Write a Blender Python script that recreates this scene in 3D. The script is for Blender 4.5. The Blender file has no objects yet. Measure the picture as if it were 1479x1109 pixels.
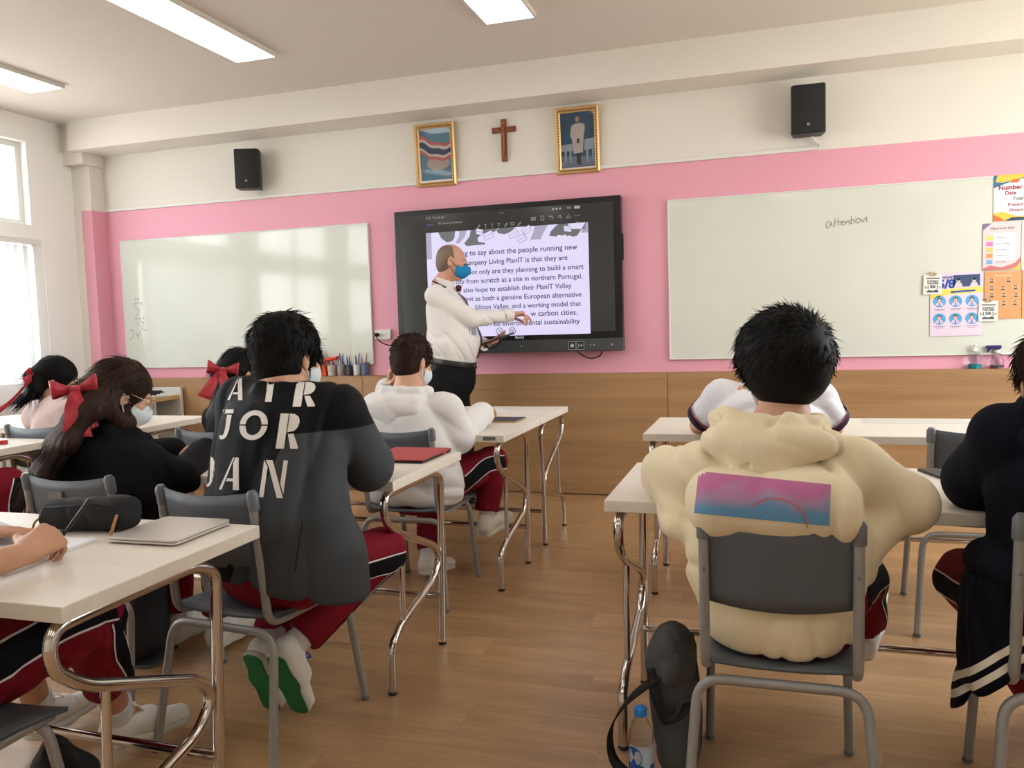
import bpy, bmesh, math, random
import numpy as np
from mathutils import Vector, Matrix
from mathutils.bvhtree import BVHTree

SC = bpy.context.scene
COL = SC.collection
rnd = random.Random(7)
pi = math.pi

# ---------------------------------------------------------------- camera
YAW, PITCH, ROLL, FPX = 0.304329, 0.073640, -0.030440, 1167.05
EYE = Vector((0, 0, 1.22))
def _cam():
    cy, sy, cp, sp = math.cos(YAW), math.sin(YAW), math.cos(PITCH), math.sin(PITCH)
    f = Vector((-sy * cp, cy * cp, -sp)); r = Vector((cy, sy, 0)); u = r.cross(f)
    c, s = math.cos(ROLL), math.sin(ROLL)
    r2 = c * r + s * u; u2 = -s * r + c * u
    cam = bpy.data.cameras.new('camera'); o = bpy.data.objects.new('camera', cam); COL.objects.link(o)
    m = Matrix((r2, u2, -f)).transposed().to_4x4(); m.translation = EYE
    o.matrix_world = m
    cam.sensor_width = 36; cam.lens = FPX / 1479 * 36; cam.clip_start = 0.05
    SC.camera = o
_cam()

# ---------------------------------------------------------------- light and exposure
EXPOSURE = -0.64
SKY = 17.0
LAMP = 9.0
vs = SC.view_settings
vs.view_transform = 'Standard'; vs.look = 'None'; vs.gamma = 1; vs.use_curve_mapping = False; vs.exposure = EXPOSURE
w = bpy.data.worlds.new('daylight'); SC.world = w; w.use_nodes = True
nt = w.node_tree; bg = nt.nodes['Background']; bg.inputs[1].default_value = SKY
tc = nt.nodes.new('ShaderNodeTexCoord'); sp_ = nt.nodes.new('ShaderNodeSeparateXYZ'); rp = nt.nodes.new('ShaderNodeValToRGB')
nt.links.new(tc.outputs['Generated'], sp_.inputs[0]); 
mp = nt.nodes.new('ShaderNodeMapRange'); mp.inputs[1].default_value = -0.25; mp.inputs[2].default_value = 0.5
nt.links.new(sp_.outputs[2], mp.inputs[0]); nt.links.new(mp.outputs[0], rp.inputs[0])
e = rp.color_ramp.elements
e[0].position = 0.0; e[0].color = (0.78, 0.76, 0.70, 1); e[1].position = 1.0; e[1].color = (0.90, 0.96, 1.0, 1)
n_ = rp.color_ramp.elements.new(0.33); n_.color = (0.80, 0.80, 0.78, 1); n_ = rp.color_ramp.elements.new(0.45); n_.color = (0.93, 0.97, 1.0, 1)
nt.links.new(rp.outputs[0], bg.inputs[0])
def portal(name, loc, rot, sx, sy):
    l = bpy.data.lights.new(name, 'AREA'); l.shape = 'RECTANGLE'; l.size = sx; l.size_y = sy
    o = bpy.data.objects.new(name, l); o.location = loc; o.rotation_euler = rot; COL.objects.link(o)
    l.cycles.is_portal = True
    return o
def lamp_light(name, x, y, z, sx, sy, power, col=(1, 0.985, 0.96)):
    l = bpy.data.lights.new(name, 'AREA'); l.shape = 'RECTANGLE'; l.size = sx; l.size_y = sy; l.energy = power; l.color = col
    o = bpy.data.objects.new(name, l); o.location = (x, y, z); COL.objects.link(o)
    return o

# ---------------------------------------------------------------- materials
def lin(c):
    return tuple(((v / 255) / 12.92 if v / 255 <= 0.04045 else ((v / 255 + 0.055) / 1.055) ** 2.4) for v in c)
_M = {}
def mat(name, rgb, rough=0.6, metal=0.0, noise=None, bump=None, emit=None, trans=0.0, spec=0.5, sheen=0.0, coat=0.0, alpha=1.0, ior=1.45, crease=None):
    """rgb is sRGB 0-255; noise=(scale, amount, stretch) colour mottling; bump=(scale, strength, stretch)"""
    if name in _M: return _M[name]
    m = bpy.data.materials.new(name); m.use_nodes = True; _M[name] = m
    t = m.node_tree; b = t.nodes['Principled BSDF']
    c = lin(rgb)
    b.inputs['Base Color'].default_value = (*c, 1); b.inputs['Roughness'].default_value = rough; b.inputs['Metallic'].default_value = metal
    b.inputs['Specular IOR Level'].default_value = spec; b.inputs['IOR'].default_value = ior
    b.inputs['Transmission Weight'].default_value = trans; b.inputs['Sheen Weight'].default_value = sheen
    b.inputs['Coat Weight'].default_value = coat; b.inputs['Alpha'].default_value = alpha
    if emit:
        b.inputs['Emission Color'].default_value = (*lin(emit[0]), 1); b.inputs['Emission Strength'].default_value = emit[1]
    if noise or bump:
        tcn = t.nodes.new('ShaderNodeTexCoord')
        def tex(sc, st, det=4):
            mp = t.nodes.new('ShaderNodeMapping'); mp.inputs['Scale'].default_value = st or (1, 1, 1)
            t.links.new(tcn.outputs['Object'], mp.inputs[0])
            n = t.nodes.new('ShaderNodeTexNoise'); n.inputs['Scale'].default_value = sc; n.inputs['Detail'].default_value = det
            t.links.new(mp.outputs[0], n.inputs['Vector']); return n
        if noise:
            n = tex(noise[0], noise[2] if len(noise) > 2 else None)
            r = t.nodes.new('ShaderNodeValToRGB'); a = noise[1]
            r.color_ramp.elements[0].position = 0.3; r.color_ramp.elements[1].position = 0.7
            r.color_ramp.elements[0].color = (*[max(0, v * (1 - a)) for v in c], 1); r.color_ramp.elements[1].color = (*[min(1, v * (1 + a)) for v in c], 1)
            t.links.new(n.outputs['Fac'], r.inputs[0]); t.links.new(r.outputs[0], b.inputs['Base Color'])
        if bump:
            n = tex(bump[0], bump[2] if len(bump) > 2 else None, 6)
            bm_ = t.nodes.new('ShaderNodeBump'); bm_.inputs['Strength'].default_value = bump[1]; bm_.inputs['Distance'].default_value = 0.01
            t.links.new(n.outputs['Fac'], bm_.inputs['Height']); t.links.new(bm_.outputs[0], b.inputs['Normal'])
            if crease:
                mp = t.nodes.new('ShaderNodeMapping'); mp.inputs['Scale'].default_value = crease[2]; t.links.new(tcn.outputs['Object'], mp.inputs[0])
                rn = t.nodes.new('ShaderNodeTexNoise'); rn.noise_type = 'RIDGED_MULTIFRACTAL'; rn.inputs['Scale'].default_value = crease[0]; rn.inputs['Detail'].default_value = 1.5; rn.inputs['Distortion'].default_value = 1.2
                t.links.new(mp.outputs[0], rn.inputs['Vector']); b2 = t.nodes.new('ShaderNodeBump'); b2.inputs['Strength'].default_value = crease[1]; b2.inputs['Distance'].default_value = .02
                t.links.new(rn.outputs['Fac'], b2.inputs['Height']); t.links.new(b2.outputs[0], bm_.inputs['Normal'])
    return m
def regions(m, regs, base=None):
    """flat dyed zones of a cloth: regs = [(rgb, [(normal, d), ...])], a zone is where dot(p, n) < d for all its planes (object space)"""
    t = m.node_tree; b = t.nodes['Principled BSDF']
    tcn = t.nodes.new('ShaderNodeTexCoord')
    cur = None
    if b.inputs['Base Color'].is_linked: cur = b.inputs['Base Color'].links[0].from_socket
    for rgb, planes in regs:
        msk = None
        for n, d in planes:
            dt = t.nodes.new('ShaderNodeVectorMath'); dt.operation = 'DOT_PRODUCT'; dt.inputs[1].default_value = n
            t.links.new(tcn.outputs['Object'], dt.inputs[0])
            lt = t.nodes.new('ShaderNodeMath'); lt.operation = 'LESS_THAN'; lt.inputs[1].default_value = d
            t.links.new(dt.outputs['Value'], lt.inputs[0])
            if msk is None: msk = lt.outputs[0]
            else:
                mu = t.nodes.new('ShaderNodeMath'); mu.operation = 'MULTIPLY'
                t.links.new(msk, mu.inputs[0]); t.links.new(lt.outputs[0], mu.inputs[1]); msk = mu.outputs[0]
        mx = t.nodes.new('ShaderNodeMix'); mx.data_type = 'RGBA'
        t.links.new(msk, mx.inputs[0])
        if cur is None: mx.inputs[6].default_value = b.inputs['Base Color'].default_value
        else: t.links.new(cur, mx.inputs[6])
        mx.inputs[7].default_value = (*lin(rgb), 1)
        cur = mx.outputs[2]
    t.links.new(cur, b.inputs['Base Color'])
    return m
def wood_mat(name, c1, c2, rough, scale=(0.6, 9, 9), per_object=False, coat=0.0, spec=0.5, seed=0.0, vari=0.16, grain=.1):
    m = bpy.data.materials.new(name); m.use_nodes = True; t = m.node_tree; b = t.nodes['Principled BSDF']; _M[name] = m
    tcn = t.nodes.new('ShaderNodeTexCoord'); mp = t.nodes.new('ShaderNodeMapping'); mp.inputs['Scale'].default_value = scale
    mp.inputs['Location'].default_value = (seed, seed * 1.7, 0)
    oi = t.nodes.new('ShaderNodeObjectInfo')
    src = tcn.outputs['Object']
    if per_object:
        ad = t.nodes.new('ShaderNodeVectorMath'); ad.operation = 'MULTIPLY_ADD'
        cb = t.nodes.new('ShaderNodeCombineXYZ')
        for k in range(3): t.links.new(oi.outputs['Random'], cb.inputs[k])
        ad.inputs[1].default_value = (37, 23, 11); t.links.new(cb.outputs[0], ad.inputs[0]); t.links.new(src, ad.inputs[2]); src = ad.outputs[0]
    t.links.new(src, mp.inputs[0])
    n1 = t.nodes.new('ShaderNodeTexNoise'); n1.inputs['Scale'].default_value = 1.0; n1.inputs['Detail'].default_value = 6; n1.inputs['Distortion'].default_value = 0.6
    t.links.new(mp.outputs[0], n1.inputs['Vector'])
    mp2 = t.nodes.new('ShaderNodeMapping'); mp2.inputs['Scale'].default_value = (scale[0] * 3, scale[1] * 9, scale[2] * 9)
    t.links.new(src, mp2.inputs[0])
    n2 = t.nodes.new('ShaderNodeTexNoise'); n2.inputs['Scale'].default_value = 1.0; n2.inputs['Detail'].default_value = 3
    t.links.new(mp2.outputs[0], n2.inputs['Vector'])
    r1 = t.nodes.new('ShaderNodeValToRGB'); r1.color_ramp.elements[0].position = 0.32; r1.color_ramp.elements[1].position = 0.68
    r1.color_ramp.elements[0].color = (*lin(c1), 1); r1.color_ramp.elements[1].color = (*lin(c2), 1)
    t.links.new(n1.outputs['Fac'], r1.inputs[0])
    hs = t.nodes.new('ShaderNodeHueSaturation')
    ma = t.nodes.new('ShaderNodeMapRange'); ma.inputs[1].default_value = 0.3; ma.inputs[2].default_value = 0.7; ma.inputs[3].default_value = 1 - grain; ma.inputs[4].default_value = 1 + grain
    t.links.new(n2.outputs['Fac'], ma.inputs[0])
    if per_object:
        mb = t.nodes.new('ShaderNodeMapRange'); mb.inputs[3].default_value = 1 - vari / 2; mb.inputs[4].default_value = 1 + vari / 2
        t.links.new(oi.outputs['Random'], mb.inputs[0])
        mm = t.nodes.new('ShaderNodeMath'); mm.operation = 'MULTIPLY'; t.links.new(ma.outputs[0], mm.inputs[0]); t.links.new(mb.outputs[0], mm.inputs[1])
        t.links.new(mm.outputs[0], hs.inputs['Value'])
    else: t.links.new(ma.outputs[0], hs.inputs['Value'])
    t.links.new(r1.outputs[0], hs.inputs['Color']); t.links.new(hs.outputs[0], b.inputs['Base Color'])
    b.inputs['Roughness'].default_value = rough; b.inputs['Coat Weight'].default_value = coat; b.inputs['Specular IOR Level'].default_value = spec
    bm_ = t.nodes.new('ShaderNodeBump'); bm_.inputs['Strength'].default_value = 0.08; bm_.inputs['Distance'].default_value = 0.005
    t.links.new(n2.outputs['Fac'], bm_.inputs['Height']); t.links.new(bm_.outputs[0], b.inputs['Normal'])
    return m

# ---------------------------------------------------------------- mesh building
def np_mesh(name, V, F):
    """V (n,3) array; F (m,3) or (m,4) int array"""
    me = bpy.data.meshes.new(name)
    V = np.asarray(V, np.float32); F = np.asarray(F, np.int32); k = F.shape[1]
    me.vertices.add(len(V)); me.vertices.foreach_set('co', V.ravel())
    me.loops.add(F.size); me.loops.foreach_set('vertex_index', F.ravel())
    me.polygons.add(len(F)); me.polygons.foreach_set('loop_start', np.arange(0, F.size, k, dtype=np.int32)); me.polygons.foreach_set('loop_total', np.full(len(F), k, np.int32))
    me.polygons.foreach_set('use_smooth', np.ones(len(F), bool))
    me.update(calc_edges=True)
    return me
def link(name, me, m, parent=None, loc=None):
    o = bpy.data.objects.new(name, me); COL.objects.link(o)
    if m is not None:
        for mm in (m if isinstance(m, (list, tuple)) else [m]): me.materials.append(mm)
    if parent is not None: o.parent = parent
    if loc is not None: o.location = loc
    return o
def tag(o, label=None, cat=None, group=None, kind=None):
    if label: o['label'] = label
    if cat: o['category'] = cat
    if group: o['group'] = group
    if kind: o['kind'] = kind
    return o
def empty(name, loc=(0, 0, 0), rz=0.0, label=None, cat=None, group=None, rot=None):
    o = bpy.data.objects.new(name, None); COL.objects.link(o); o.empty_display_size = 0.1
    o.location = loc; o.rotation_euler = rot or (0, 0, rz)
    return tag(o, label, cat, group)
def copy_tree(o, parent=None):
    c = o.copy(); COL.objects.link(c)
    if parent is not None: c.parent = parent
    for ch in list(o.children): copy_tree(ch, c)
    return c
class MB:
    def __init__(s): s.v = []; s.f = []; s.s = []; s.mi = []; s.cur = 0
    def add(s, vs, fs, smooth=False):
        o = len(s.v); s.v += [tuple(v) for v in vs]; s.f += [tuple(i + o for i in f) for f in fs]; s.s += [smooth] * len(fs); s.mi += [s.cur] * len(fs)
        return s
    def box(s, lo, hi, M=None):
        x0, y0, z0 = lo; x1, y1, z1 = hi
        vs = [Vector(p) for p in ((x0, y0, z0), (x1, y0, z0), (x1, y1, z0), (x0, y1, z0), (x0, y0, z1), (x1, y0, z1), (x1, y1, z1), (x0, y1, z1))]
        if M: vs = [M @ v for v in vs]
        return s.add(vs, [(0, 3, 2, 1), (4, 5, 6, 7), (0, 1, 5, 4), (1, 2, 6, 5), (2, 3, 7, 6), (3, 0, 4, 7)])
    def prism(s, poly, z0, z1, M=None):
        """poly: 2D points counter-clockwise, extruded z0..z1"""
        n = len(poly); vs = [Vector((x, y, z0)) for x, y in poly] + [Vector((x, y, z1)) for x, y in poly]
        if M: vs = [M @ v for v in vs]
        return s.add(vs, [tuple(range(n - 1, -1, -1)), tuple(range(n, 2 * n))] + [(i, (i + 1) % n, n + (i + 1) % n, n + i) for i in range(n)])
    def rbox(s, sx, sy, z0, z1, r, M=None, seg=5):
        return s.prism(rrect(sx, sy, r, seg), z0, z1, M)
    def tube(s, pts, r, seg=10, cap=True, closed=False, flat=None):
        P = [Vector(p) for p in pts]; n = len(P)
        rr = r if isinstance(r, (list, tuple)) else [r] * n
        T = []
        for i in range(n):
            a = P[i - 1] if (i > 0 or closed) else P[i]; b = P[(i + 1) % n] if (i < n - 1 or closed) else P[i]
            T.append((b - a).normalized())
        u = T[0].orthogonal().normalized()
        if flat: u = (Vector(flat) - T[0] * T[0].dot(Vector(flat))).normalized()
        vs = []
        for i in range(n):
            u = (u - T[i] * T[i].dot(u)); u = u.normalized() if u.length > 1e-6 else T[i].orthogonal().normalized()
            w_ = T[i].cross(u)
            for k in range(seg):
                a = 2 * pi * k / seg
                vs.append(P[i] + (u * math.cos(a) + w_ * math.sin(a)) * rr[i])
        fs = []
        for i in range(n if closed else n - 1):
            for k in range(seg):
                j = (i + 1) % n
                fs.append((i * seg + k, i * seg + (k + 1) % seg, j * seg + (k + 1) % seg, j * seg + k))
        s.add(vs, fs, True)
        if cap and not closed:
            s.add(vs[:seg], [tuple(range(seg - 1, -1, -1))]); s.add(vs[-seg:], [tuple(range(seg))])
        return s
    def lathe(s, prof, seg=24, c=(0, 0, 0), M=None, smooth=True):
        """prof [(r,z)], revolved about z"""
        vs = []
        for r, z in prof:
            for k in range(seg):
                a = 2 * pi * k / seg; v = Vector((c[0] + r * math.cos(a), c[1] + r * math.sin(a), c[2] + z)); vs.append(M @ v if M else v)
        fs = [(i * seg + k, i * seg + (k + 1) % seg, (i + 1) * seg + (k + 1) % seg, (i + 1) * seg + k) for i in range(len(prof) - 1) for k in range(seg)]
        s.add(vs, fs, smooth)
        if prof[0][0] > 1e-5: s.add(vs[:seg], [tuple(range(seg - 1, -1, -1))])
        if prof[-1][0] > 1e-5: s.add(vs[-seg:], [tuple(range(seg))])
        return s
    def strip(s, pts, wid, th=None):
        """ribbon: pts centre line, wid list of half width vectors"""
        vs = []
        for p, q in zip(pts, wid): p = Vector(p); q = Vector(q); vs += [p - q, p + q]
        s.add(vs, [(2 * i, 2 * i + 1, 2 * i + 3, 2 * i + 2) for i in range(len(pts) - 1)], True)
        return s
    def mesh(s, name):
        me = bpy.data.meshes.new(name); me.from_pydata([tuple(v) for v in s.v], [], s.f)
        me.polygons.foreach_set('use_smooth', s.s)
        if any(s.mi): me.polygons.foreach_set('material_index', s.mi)
        me.update(); return me
    def build(s, name, m, parent=None, loc=None, bevel=0.0, solid=0.0, seg=2):
        me = s.mesh(name)
        if bevel:
            bm = bmesh.new(); bm.from_mesh(me); bmesh.ops.remove_doubles(bm, verts=bm.verts, dist=1e-6)
            es = [ed for ed in bm.edges if len(ed.link_faces) == 2 and ed.calc_face_angle() > 0.6]
            bmesh.ops.bevel(bm, geom=es, offset=bevel, segments=seg, profile=0.5, affect='EDGES'); bm.to_mesh(me); bm.free()
        o = link(name, me, m, parent, loc)
        if solid:
            md = o.modifiers.new('s', 'SOLIDIFY'); md.thickness = solid; md.offset = 0
        return o
def rrect(sx, sy, r, seg=5):
    out = []
    for cx, cy, a0 in ((sx / 2 - r, sy / 2 - r, 0), (-sx / 2 + r, sy / 2 - r, pi / 2), (-sx / 2 + r, -sy / 2 + r, pi), (sx / 2 - r, -sy / 2 + r, 1.5 * pi)):
        for k in range(seg + 1):
            a = a0 + pi / 2 * k / seg; out.append((cx + r * math.cos(a), cy + r * math.sin(a)))
    return out
def fillet(pts, r, seg=6):
    """polyline with rounded corners"""
    P = [Vector(p) for p in pts]; out = [P[0]]
    for i in range(1, len(P) - 1):
        a, b, c = P[i - 1], P[i], P[i + 1]; ri = r[i - 1] if isinstance(r, (list, tuple)) else r
        d1 = (a - b); d2 = (c - b); l = min(ri, d1.length * 0.49, d2.length * 0.49)
        p0 = b + d1.normalized() * l; p1 = b + d2.normalized() * l
        for k in range(seg + 1):
            t = k / seg; out.append((1 - t) ** 2 * p0 + 2 * t * (1 - t) * b + t * t * p1)
    out.append(P[-1]); return out
def smooth_path(pts, n=8):
    """Catmull-Rom"""
    P = [Vector(p) for p in pts]; P = [2 * P[0] - P[1]] + P + [2 * P[-1] - P[-2]]; out = []
    for i in range(1, len(P) - 2):
        for k in range(n):
            t = k / n; a, b, c, d = P[i - 1:i + 3]
            out.append(0.5 * ((2 * b) + (c - a) * t + (2 * a - 5 * b + 4 * c - d) * t * t + (3 * b - a - 3 * c + d) * t ** 3))
    out.append(P[-2]); return out
def text_geo(s, height=None, width=None, bold=0.0, shear=0.0, align='LEFT', res=3):
    """flat text mesh: verts (x right, z up, in the plane y=0) and faces; height = letter cap scale, or fitted to a width"""
    cu = bpy.data.curves.new('t', 'FONT'); cu.body = s; cu.size = 1; cu.offset = bold; cu.shear = shear; cu.align_x = align; cu.resolution_u = res
    o = bpy.data.objects.new('t', cu); COL.objects.link(o)
    me = bpy.data.meshes.new_from_object(o)
    V = np.array([v.co[:] for v in me.vertices], float); F = [tuple(p.vertices) for p in me.polygons]
    bpy.data.objects.remove(o); bpy.data.curves.remove(cu); bpy.data.meshes.remove(me)
    if len(V) == 0: return [], []
    sx = sz = height or 1.0
    if width:
        sx = width / (V[:, 0].max() - V[:, 0].min())
        if not height: sz = sx
        V[:, 0] -= V[:, 0].min()
    return [(x * sx, 0.0, y * sz) for x, y, _ in V], F
def add_text(mb, s, x, y, z, height=None, width=None, bold=0.0, shear=0.0, align='LEFT', M=None):
    V, F = text_geo(s, height, width, bold, shear, align)
    vs = [Vector((vx + x, y, vz + z)) for vx, _, vz in V]
    if M: vs = [M @ v for v in vs]
    mb.add(vs, F); return mb
def poly_xz(mb, pts, y):
    """flat polygon on a wall (seen from -y): pts in (x,z)"""
    a = sum(pts[i][0] * pts[(i + 1) % len(pts)][1] - pts[(i + 1) % len(pts)][0] * pts[i][1] for i in range(len(pts)))
    if a < 0: pts = pts[::-1]
    mb.add([(x, y, z) for x, z in pts], [tuple(range(len(pts)))]); return mb
def disc_xz(mb, cx, cz, rx, rz, y, n=20):
    return poly_xz(mb, [(cx + rx * math.cos(2 * pi * k / n), cz + rz * math.sin(2 * pi * k / n)) for k in range(n)], y)
def stroke_xz(mb, pts, wd, y):
    """pen stroke on a wall: quads along a polyline"""
    for a, b in zip(pts[:-1], pts[1:]):
        dx, dz = b[0] - a[0], b[1] - a[1]; l = math.hypot(dx, dz) or 1e-6; nx, nz = -dz / l * wd / 2, dx / l * wd / 2
        ex, ez = dx / l * wd * .3, dz / l * wd * .3
        poly_xz(mb, [(a[0] + nx - ex, a[1] + nz - ez), (a[0] - nx - ex, a[1] - nz - ez), (b[0] - nx + ex, b[1] - nz + ez), (b[0] + nx + ex, b[1] + nz + ez)], y)
    return mb
# ================================================================ the room
WY = 5.63          # front wall
PY = 5.55          # face of the wooden wainscot
CEIL = 2.97
XL, XR, YB = -5.53, 2.75, -2.4
m_white = mat('wall paint', (226, 221, 211), 0.75, bump=(60, 0.05))
m_ceil = mat('ceiling paint', (216, 208, 198), 0.85)
m_pink = mat('pink paint', (226, 160, 177), 0.6, bump=(60, 0.05))
m_panel = wood_mat('wainscot laminate', (156, 119, 80), (174, 136, 95), 0.45, (0.8, 5, 14), True, vari=0.05, grain=.06)
m_floor = wood_mat('vinyl floor', (156, 122, 84), (181, 144, 103), 0.32, (1.4, 9, 9), True, spec=0.5, vari=0.10)
m_alu = mat('white window frame', (225, 225, 220), 0.4)
m_trunk = mat('pvc trunking', (226, 224, 216), 0.4)

# floor: a slab with planks on it
fl = MB().box((XL - .2, YB - .2, -0.12), (XR + .2, WY + .2, -0.002)).build('floor', m_floor); tag(fl, kind='structure')
pl_len, pl_w = 1.2, 0.18
plank_me = MB().box((0, 0, -0.003), (pl_len - .0007, pl_w - .0007, 0)).mesh('plank'); plank_me.materials.append(m_floor)
half_me = {}
row = 0; y = 0.75
while y < PY:
    w_ = min(pl_w, PY - y); off = (row * 0.437) % pl_len
    x = -4.6 - off
    while x < 2.2:
        ok = not (x + pl_len < -1.05 * y - 0.2)
        if ok and w_ > .05:
            o = bpy.data.objects.new('plank', plank_me); COL.objects.link(o); o.parent = fl; o.location = (x, y, 0)
            if w_ < pl_w - 1e-4: o.scale = (1, w_ / pl_w, 1)
        x += pl_len
    y += pl_w; row += 1

# front wall with pink field above the wainscot
wf = MB().box((XL - .2, WY, 0), (XR + .2, WY + .2, CEIL + .1)).build('wall_front', m_white); tag(wf, kind='structure')
MB().box((XL + .18, WY - .004, .8), (XR, WY + .01, 2.272)).build('pink_field', m_pink, wf)
# wainscot panels
xs = [XL, -5.25, -2.944, -0.634, 1.676, XR]
for a, b in zip(xs[:-1], xs[1:]):
    MB().box((0, 0, 0), (b - a - .004, WY - PY, .848)).build('wall_panel', m_panel, wf, (a + .002, PY, 0.006), bevel=.001)
MB().box((XL, PY - .001, .853), (XR, WY, .861)).build('ledge', m_panel, wf)
# beams and pier
tb = MB().box((-5.40, 5.33, 2.735), (XR, WY, CEIL + .05)).build('trim_1', m_white, bevel=.004); tag(tb, kind='structure')
tp = MB().box((XL - .1, 5.48, 0), (-5.346, WY, 2.64)).build('trim_2', m_white, bevel=.004); tag(tp, kind='structure')
MB().box((-5.342, 5.476, .861), (-5.3415, WY, 2.272)).box((-5.45, 5.4765, .861), (-5.342, 5.479, 2.272)).build('pink_field', m_pink, tp)
tl = MB().box((XL - .1, 5.40, 2.64), (-5.33, WY, CEIL + .02)).build('trim_3', m_white, bevel=.003); tag(tl, kind='structure')
# ceiling
ce = MB().box((XL - .2, YB - .2, CEIL), (XR + .2, WY + .2, CEIL + .15)).build('ceiling', m_ceil); tag(ce, kind='structure')
# other walls
wb = MB().box((XL - .2, YB - .2, 0), (XR + .2, YB, CEIL)).build('wall_back', m_white); tag(wb, kind='structure')
def wall_with_holes(name, x0, x1, holes, m):
    """a wall in the yz plane, holes = [(y0,y1,z0,z1)] in columns"""
    mb = MB(); ys = sorted({YB, WY} | {h[0] for h in holes} | {h[1] for h in holes})
    for a, b in zip(ys[:-1], ys[1:]):
        hs = sorted([h for h in holes if h[0] <= a + 1e-6 and h[1] >= b - 1e-6], key=lambda h: h[2]); z = 0
        for h in hs:
            if h[2] > z: mb.box((x0, a, z), (x1, b, h[2]))
            z = h[3]
        mb.box((x0, a, z), (x1, b, CEIL))
    o = mb.build(name, m); return tag(o, kind='structure')
m_wl = mat('wall paint lifted for glare', (246, 245, 241), .7)  # left wall only: base colour lightened to stand in for window glare
WIN = [(3.55, 5.05), (1.45, 3.15), (-0.7, 1.05)]
WT = 0.14
wall_with_holes('wall_left', XL - WT, XL, [h for a, b in WIN for h in ((a, b, .88, 1.955), (a, b, 2.115, 2.765))], m_wl)
RWIN = [(2.9, 4.9)]
wall_with_holes('wall_right', XR, XR + WT, [(a, b, 1.0, 2.6) for a, b in RWIN], m_white)
for a, b in RWIN: portal('right window daylight', (XR + .1, (a + b) / 2, 1.7), (0, pi / 2, 0), 1.4, b - a)
m_pane = mat('window glass', (255, 255, 255), 0.02, trans=1.0, ior=1.05)
m_blind = mat('blind fabric', (240, 242, 246), 0.8)
bt = m_blind.node_tree; _b = bt.nodes['Principled BSDF']; _tr = bt.nodes.new('ShaderNodeBsdfTranslucent'); _tr.inputs[0].default_value = (.9, .92, .96, 1)
_mx = bt.nodes.new('ShaderNodeMixShader'); _mx.inputs[0].default_value = 0.6
bt.links.new(_b.outputs[0], _mx.inputs[1]); bt.links.new(_tr.outputs[0], _mx.inputs[2]); bt.links.new(_mx.outputs[0], bt.nodes['Material Output'].inputs[0])
def frame_yz(mb, y0, y1, z0, z1, x0, x1, t, mull=0):
    mb.box((x0, y0, z0), (x1, y0 + t, z1)).box((x0, y1 - t, z0), (x1, y1, z1)).box((x0, y0 + t, z0), (x1, y1 - t, z0 + t)).box((x0, y0 + t, z1 - t), (x1, y1 - t, z1))
    for k in range(mull):
        yc = y0 + (y1 - y0) * (k + 1) / (mull + 1); mb.box((x0, yc - t / 2, z0 + t), (x1, yc + t / 2, z1 - t))
    return mb
for i, (a, b) in enumerate(WIN):
    wn = empty('window_%d' % (i + 1), (XL, (a + b) / 2, .88)); tag(wn, kind='structure')
    h = (b - a) / 2
    frame_yz(MB(), -h, h, 1.235, 1.885, -WT + .02, -WT + .075, .045, 1).build('window_frame', m_alu, wn, bevel=.003)
    frame_yz(MB(), -h, h, 0, 1.075, -WT + .02, -WT + .075, .045, 1).build('window_frame', m_alu, wn, bevel=.003)
    for k in (-1, 1):
        c = k * h / 2
        MB().box((-WT + .045, c - h / 2 + .02, 1.27), (-WT + .05, c + h / 2 - .02, 1.85)).build('pane', m_pane, wn)
        MB().box((-WT + .045, c - h / 2 + .02, .04), (-WT + .05, c + h / 2 - .02, 1.04)).build('pane', m_pane, wn)
    portal('left window daylight', (XL - .1, (a + b) / 2, 1.41), (0, -pi / 2, 0), 1.075, b - a)
    portal('left window daylight', (XL - .1, (a + b) / 2, 2.44), (0, -pi / 2, 0), .65, b - a)
tw = MB().box((XL - 1.25, -2.0, 0), (XL - 1.1, 6.6, 1.13)).box((XL - 1.3, -2.0, 1.13), (XL - 1.05, 6.6, 1.17)).build('added_parapet', mat('added parapet render', (150, 158, 168), .8)); tag(tw, kind='structure')  # parapet added outside to darken the lower part of the blinds
# vertical blind on the nearest visible window
bl = empty('vertical_blind', (XL + .035, 5.03, 1.99), 0, 'white vertical slat blind over the lower left window pane', 'blind')
MB().box((-.02, -1.5, -.03), (.02, 0.05, 0.012)).build('head_rail', m_alu, bl, bevel=.003)
sl_me = None
for k in range(19):
    if sl_me is None:
        mb = MB(); n = 6
        pts = [(.012 * math.sin(pi * j / n) - .006, -.043 + .086 * j / n) for j in range(n + 1)]
        mb.add([(x, yy, -1.10) for x, yy in pts] + [(x, yy, -.03) for x, yy in pts], [(j, j + 1, n + 2 + j, n + 1 + j) for j in range(n)], True)
        sl_me = mb.mesh('slat'); sl_me.materials.append(m_blind)
    o = bpy.data.objects.new('slat', sl_me); COL.objects.link(o); o.parent = bl; o.location = (0, -.04 - .078 * k, 0); o.rotation_euler = (0, 0, .55)
MB().tube(smooth_path([(.03, .05, -.02), (.034, .056, -.5), (.03, .05, -.98)], 6), .0022, 6).lathe([(.001, -.43), (.007, -.425), (.007, -.40), (.001, -.395)], 8, (.034, .056, 0)).build('pull_cord', m_alu, bl)
# pvc cable trunking under the white band
tr = MB().box((-5.33, WY - .02, 2.272), (.33, WY, 2.296)).build('trim_4', m_trunk, bevel=.002); tag(tr, kind='structure')
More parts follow.
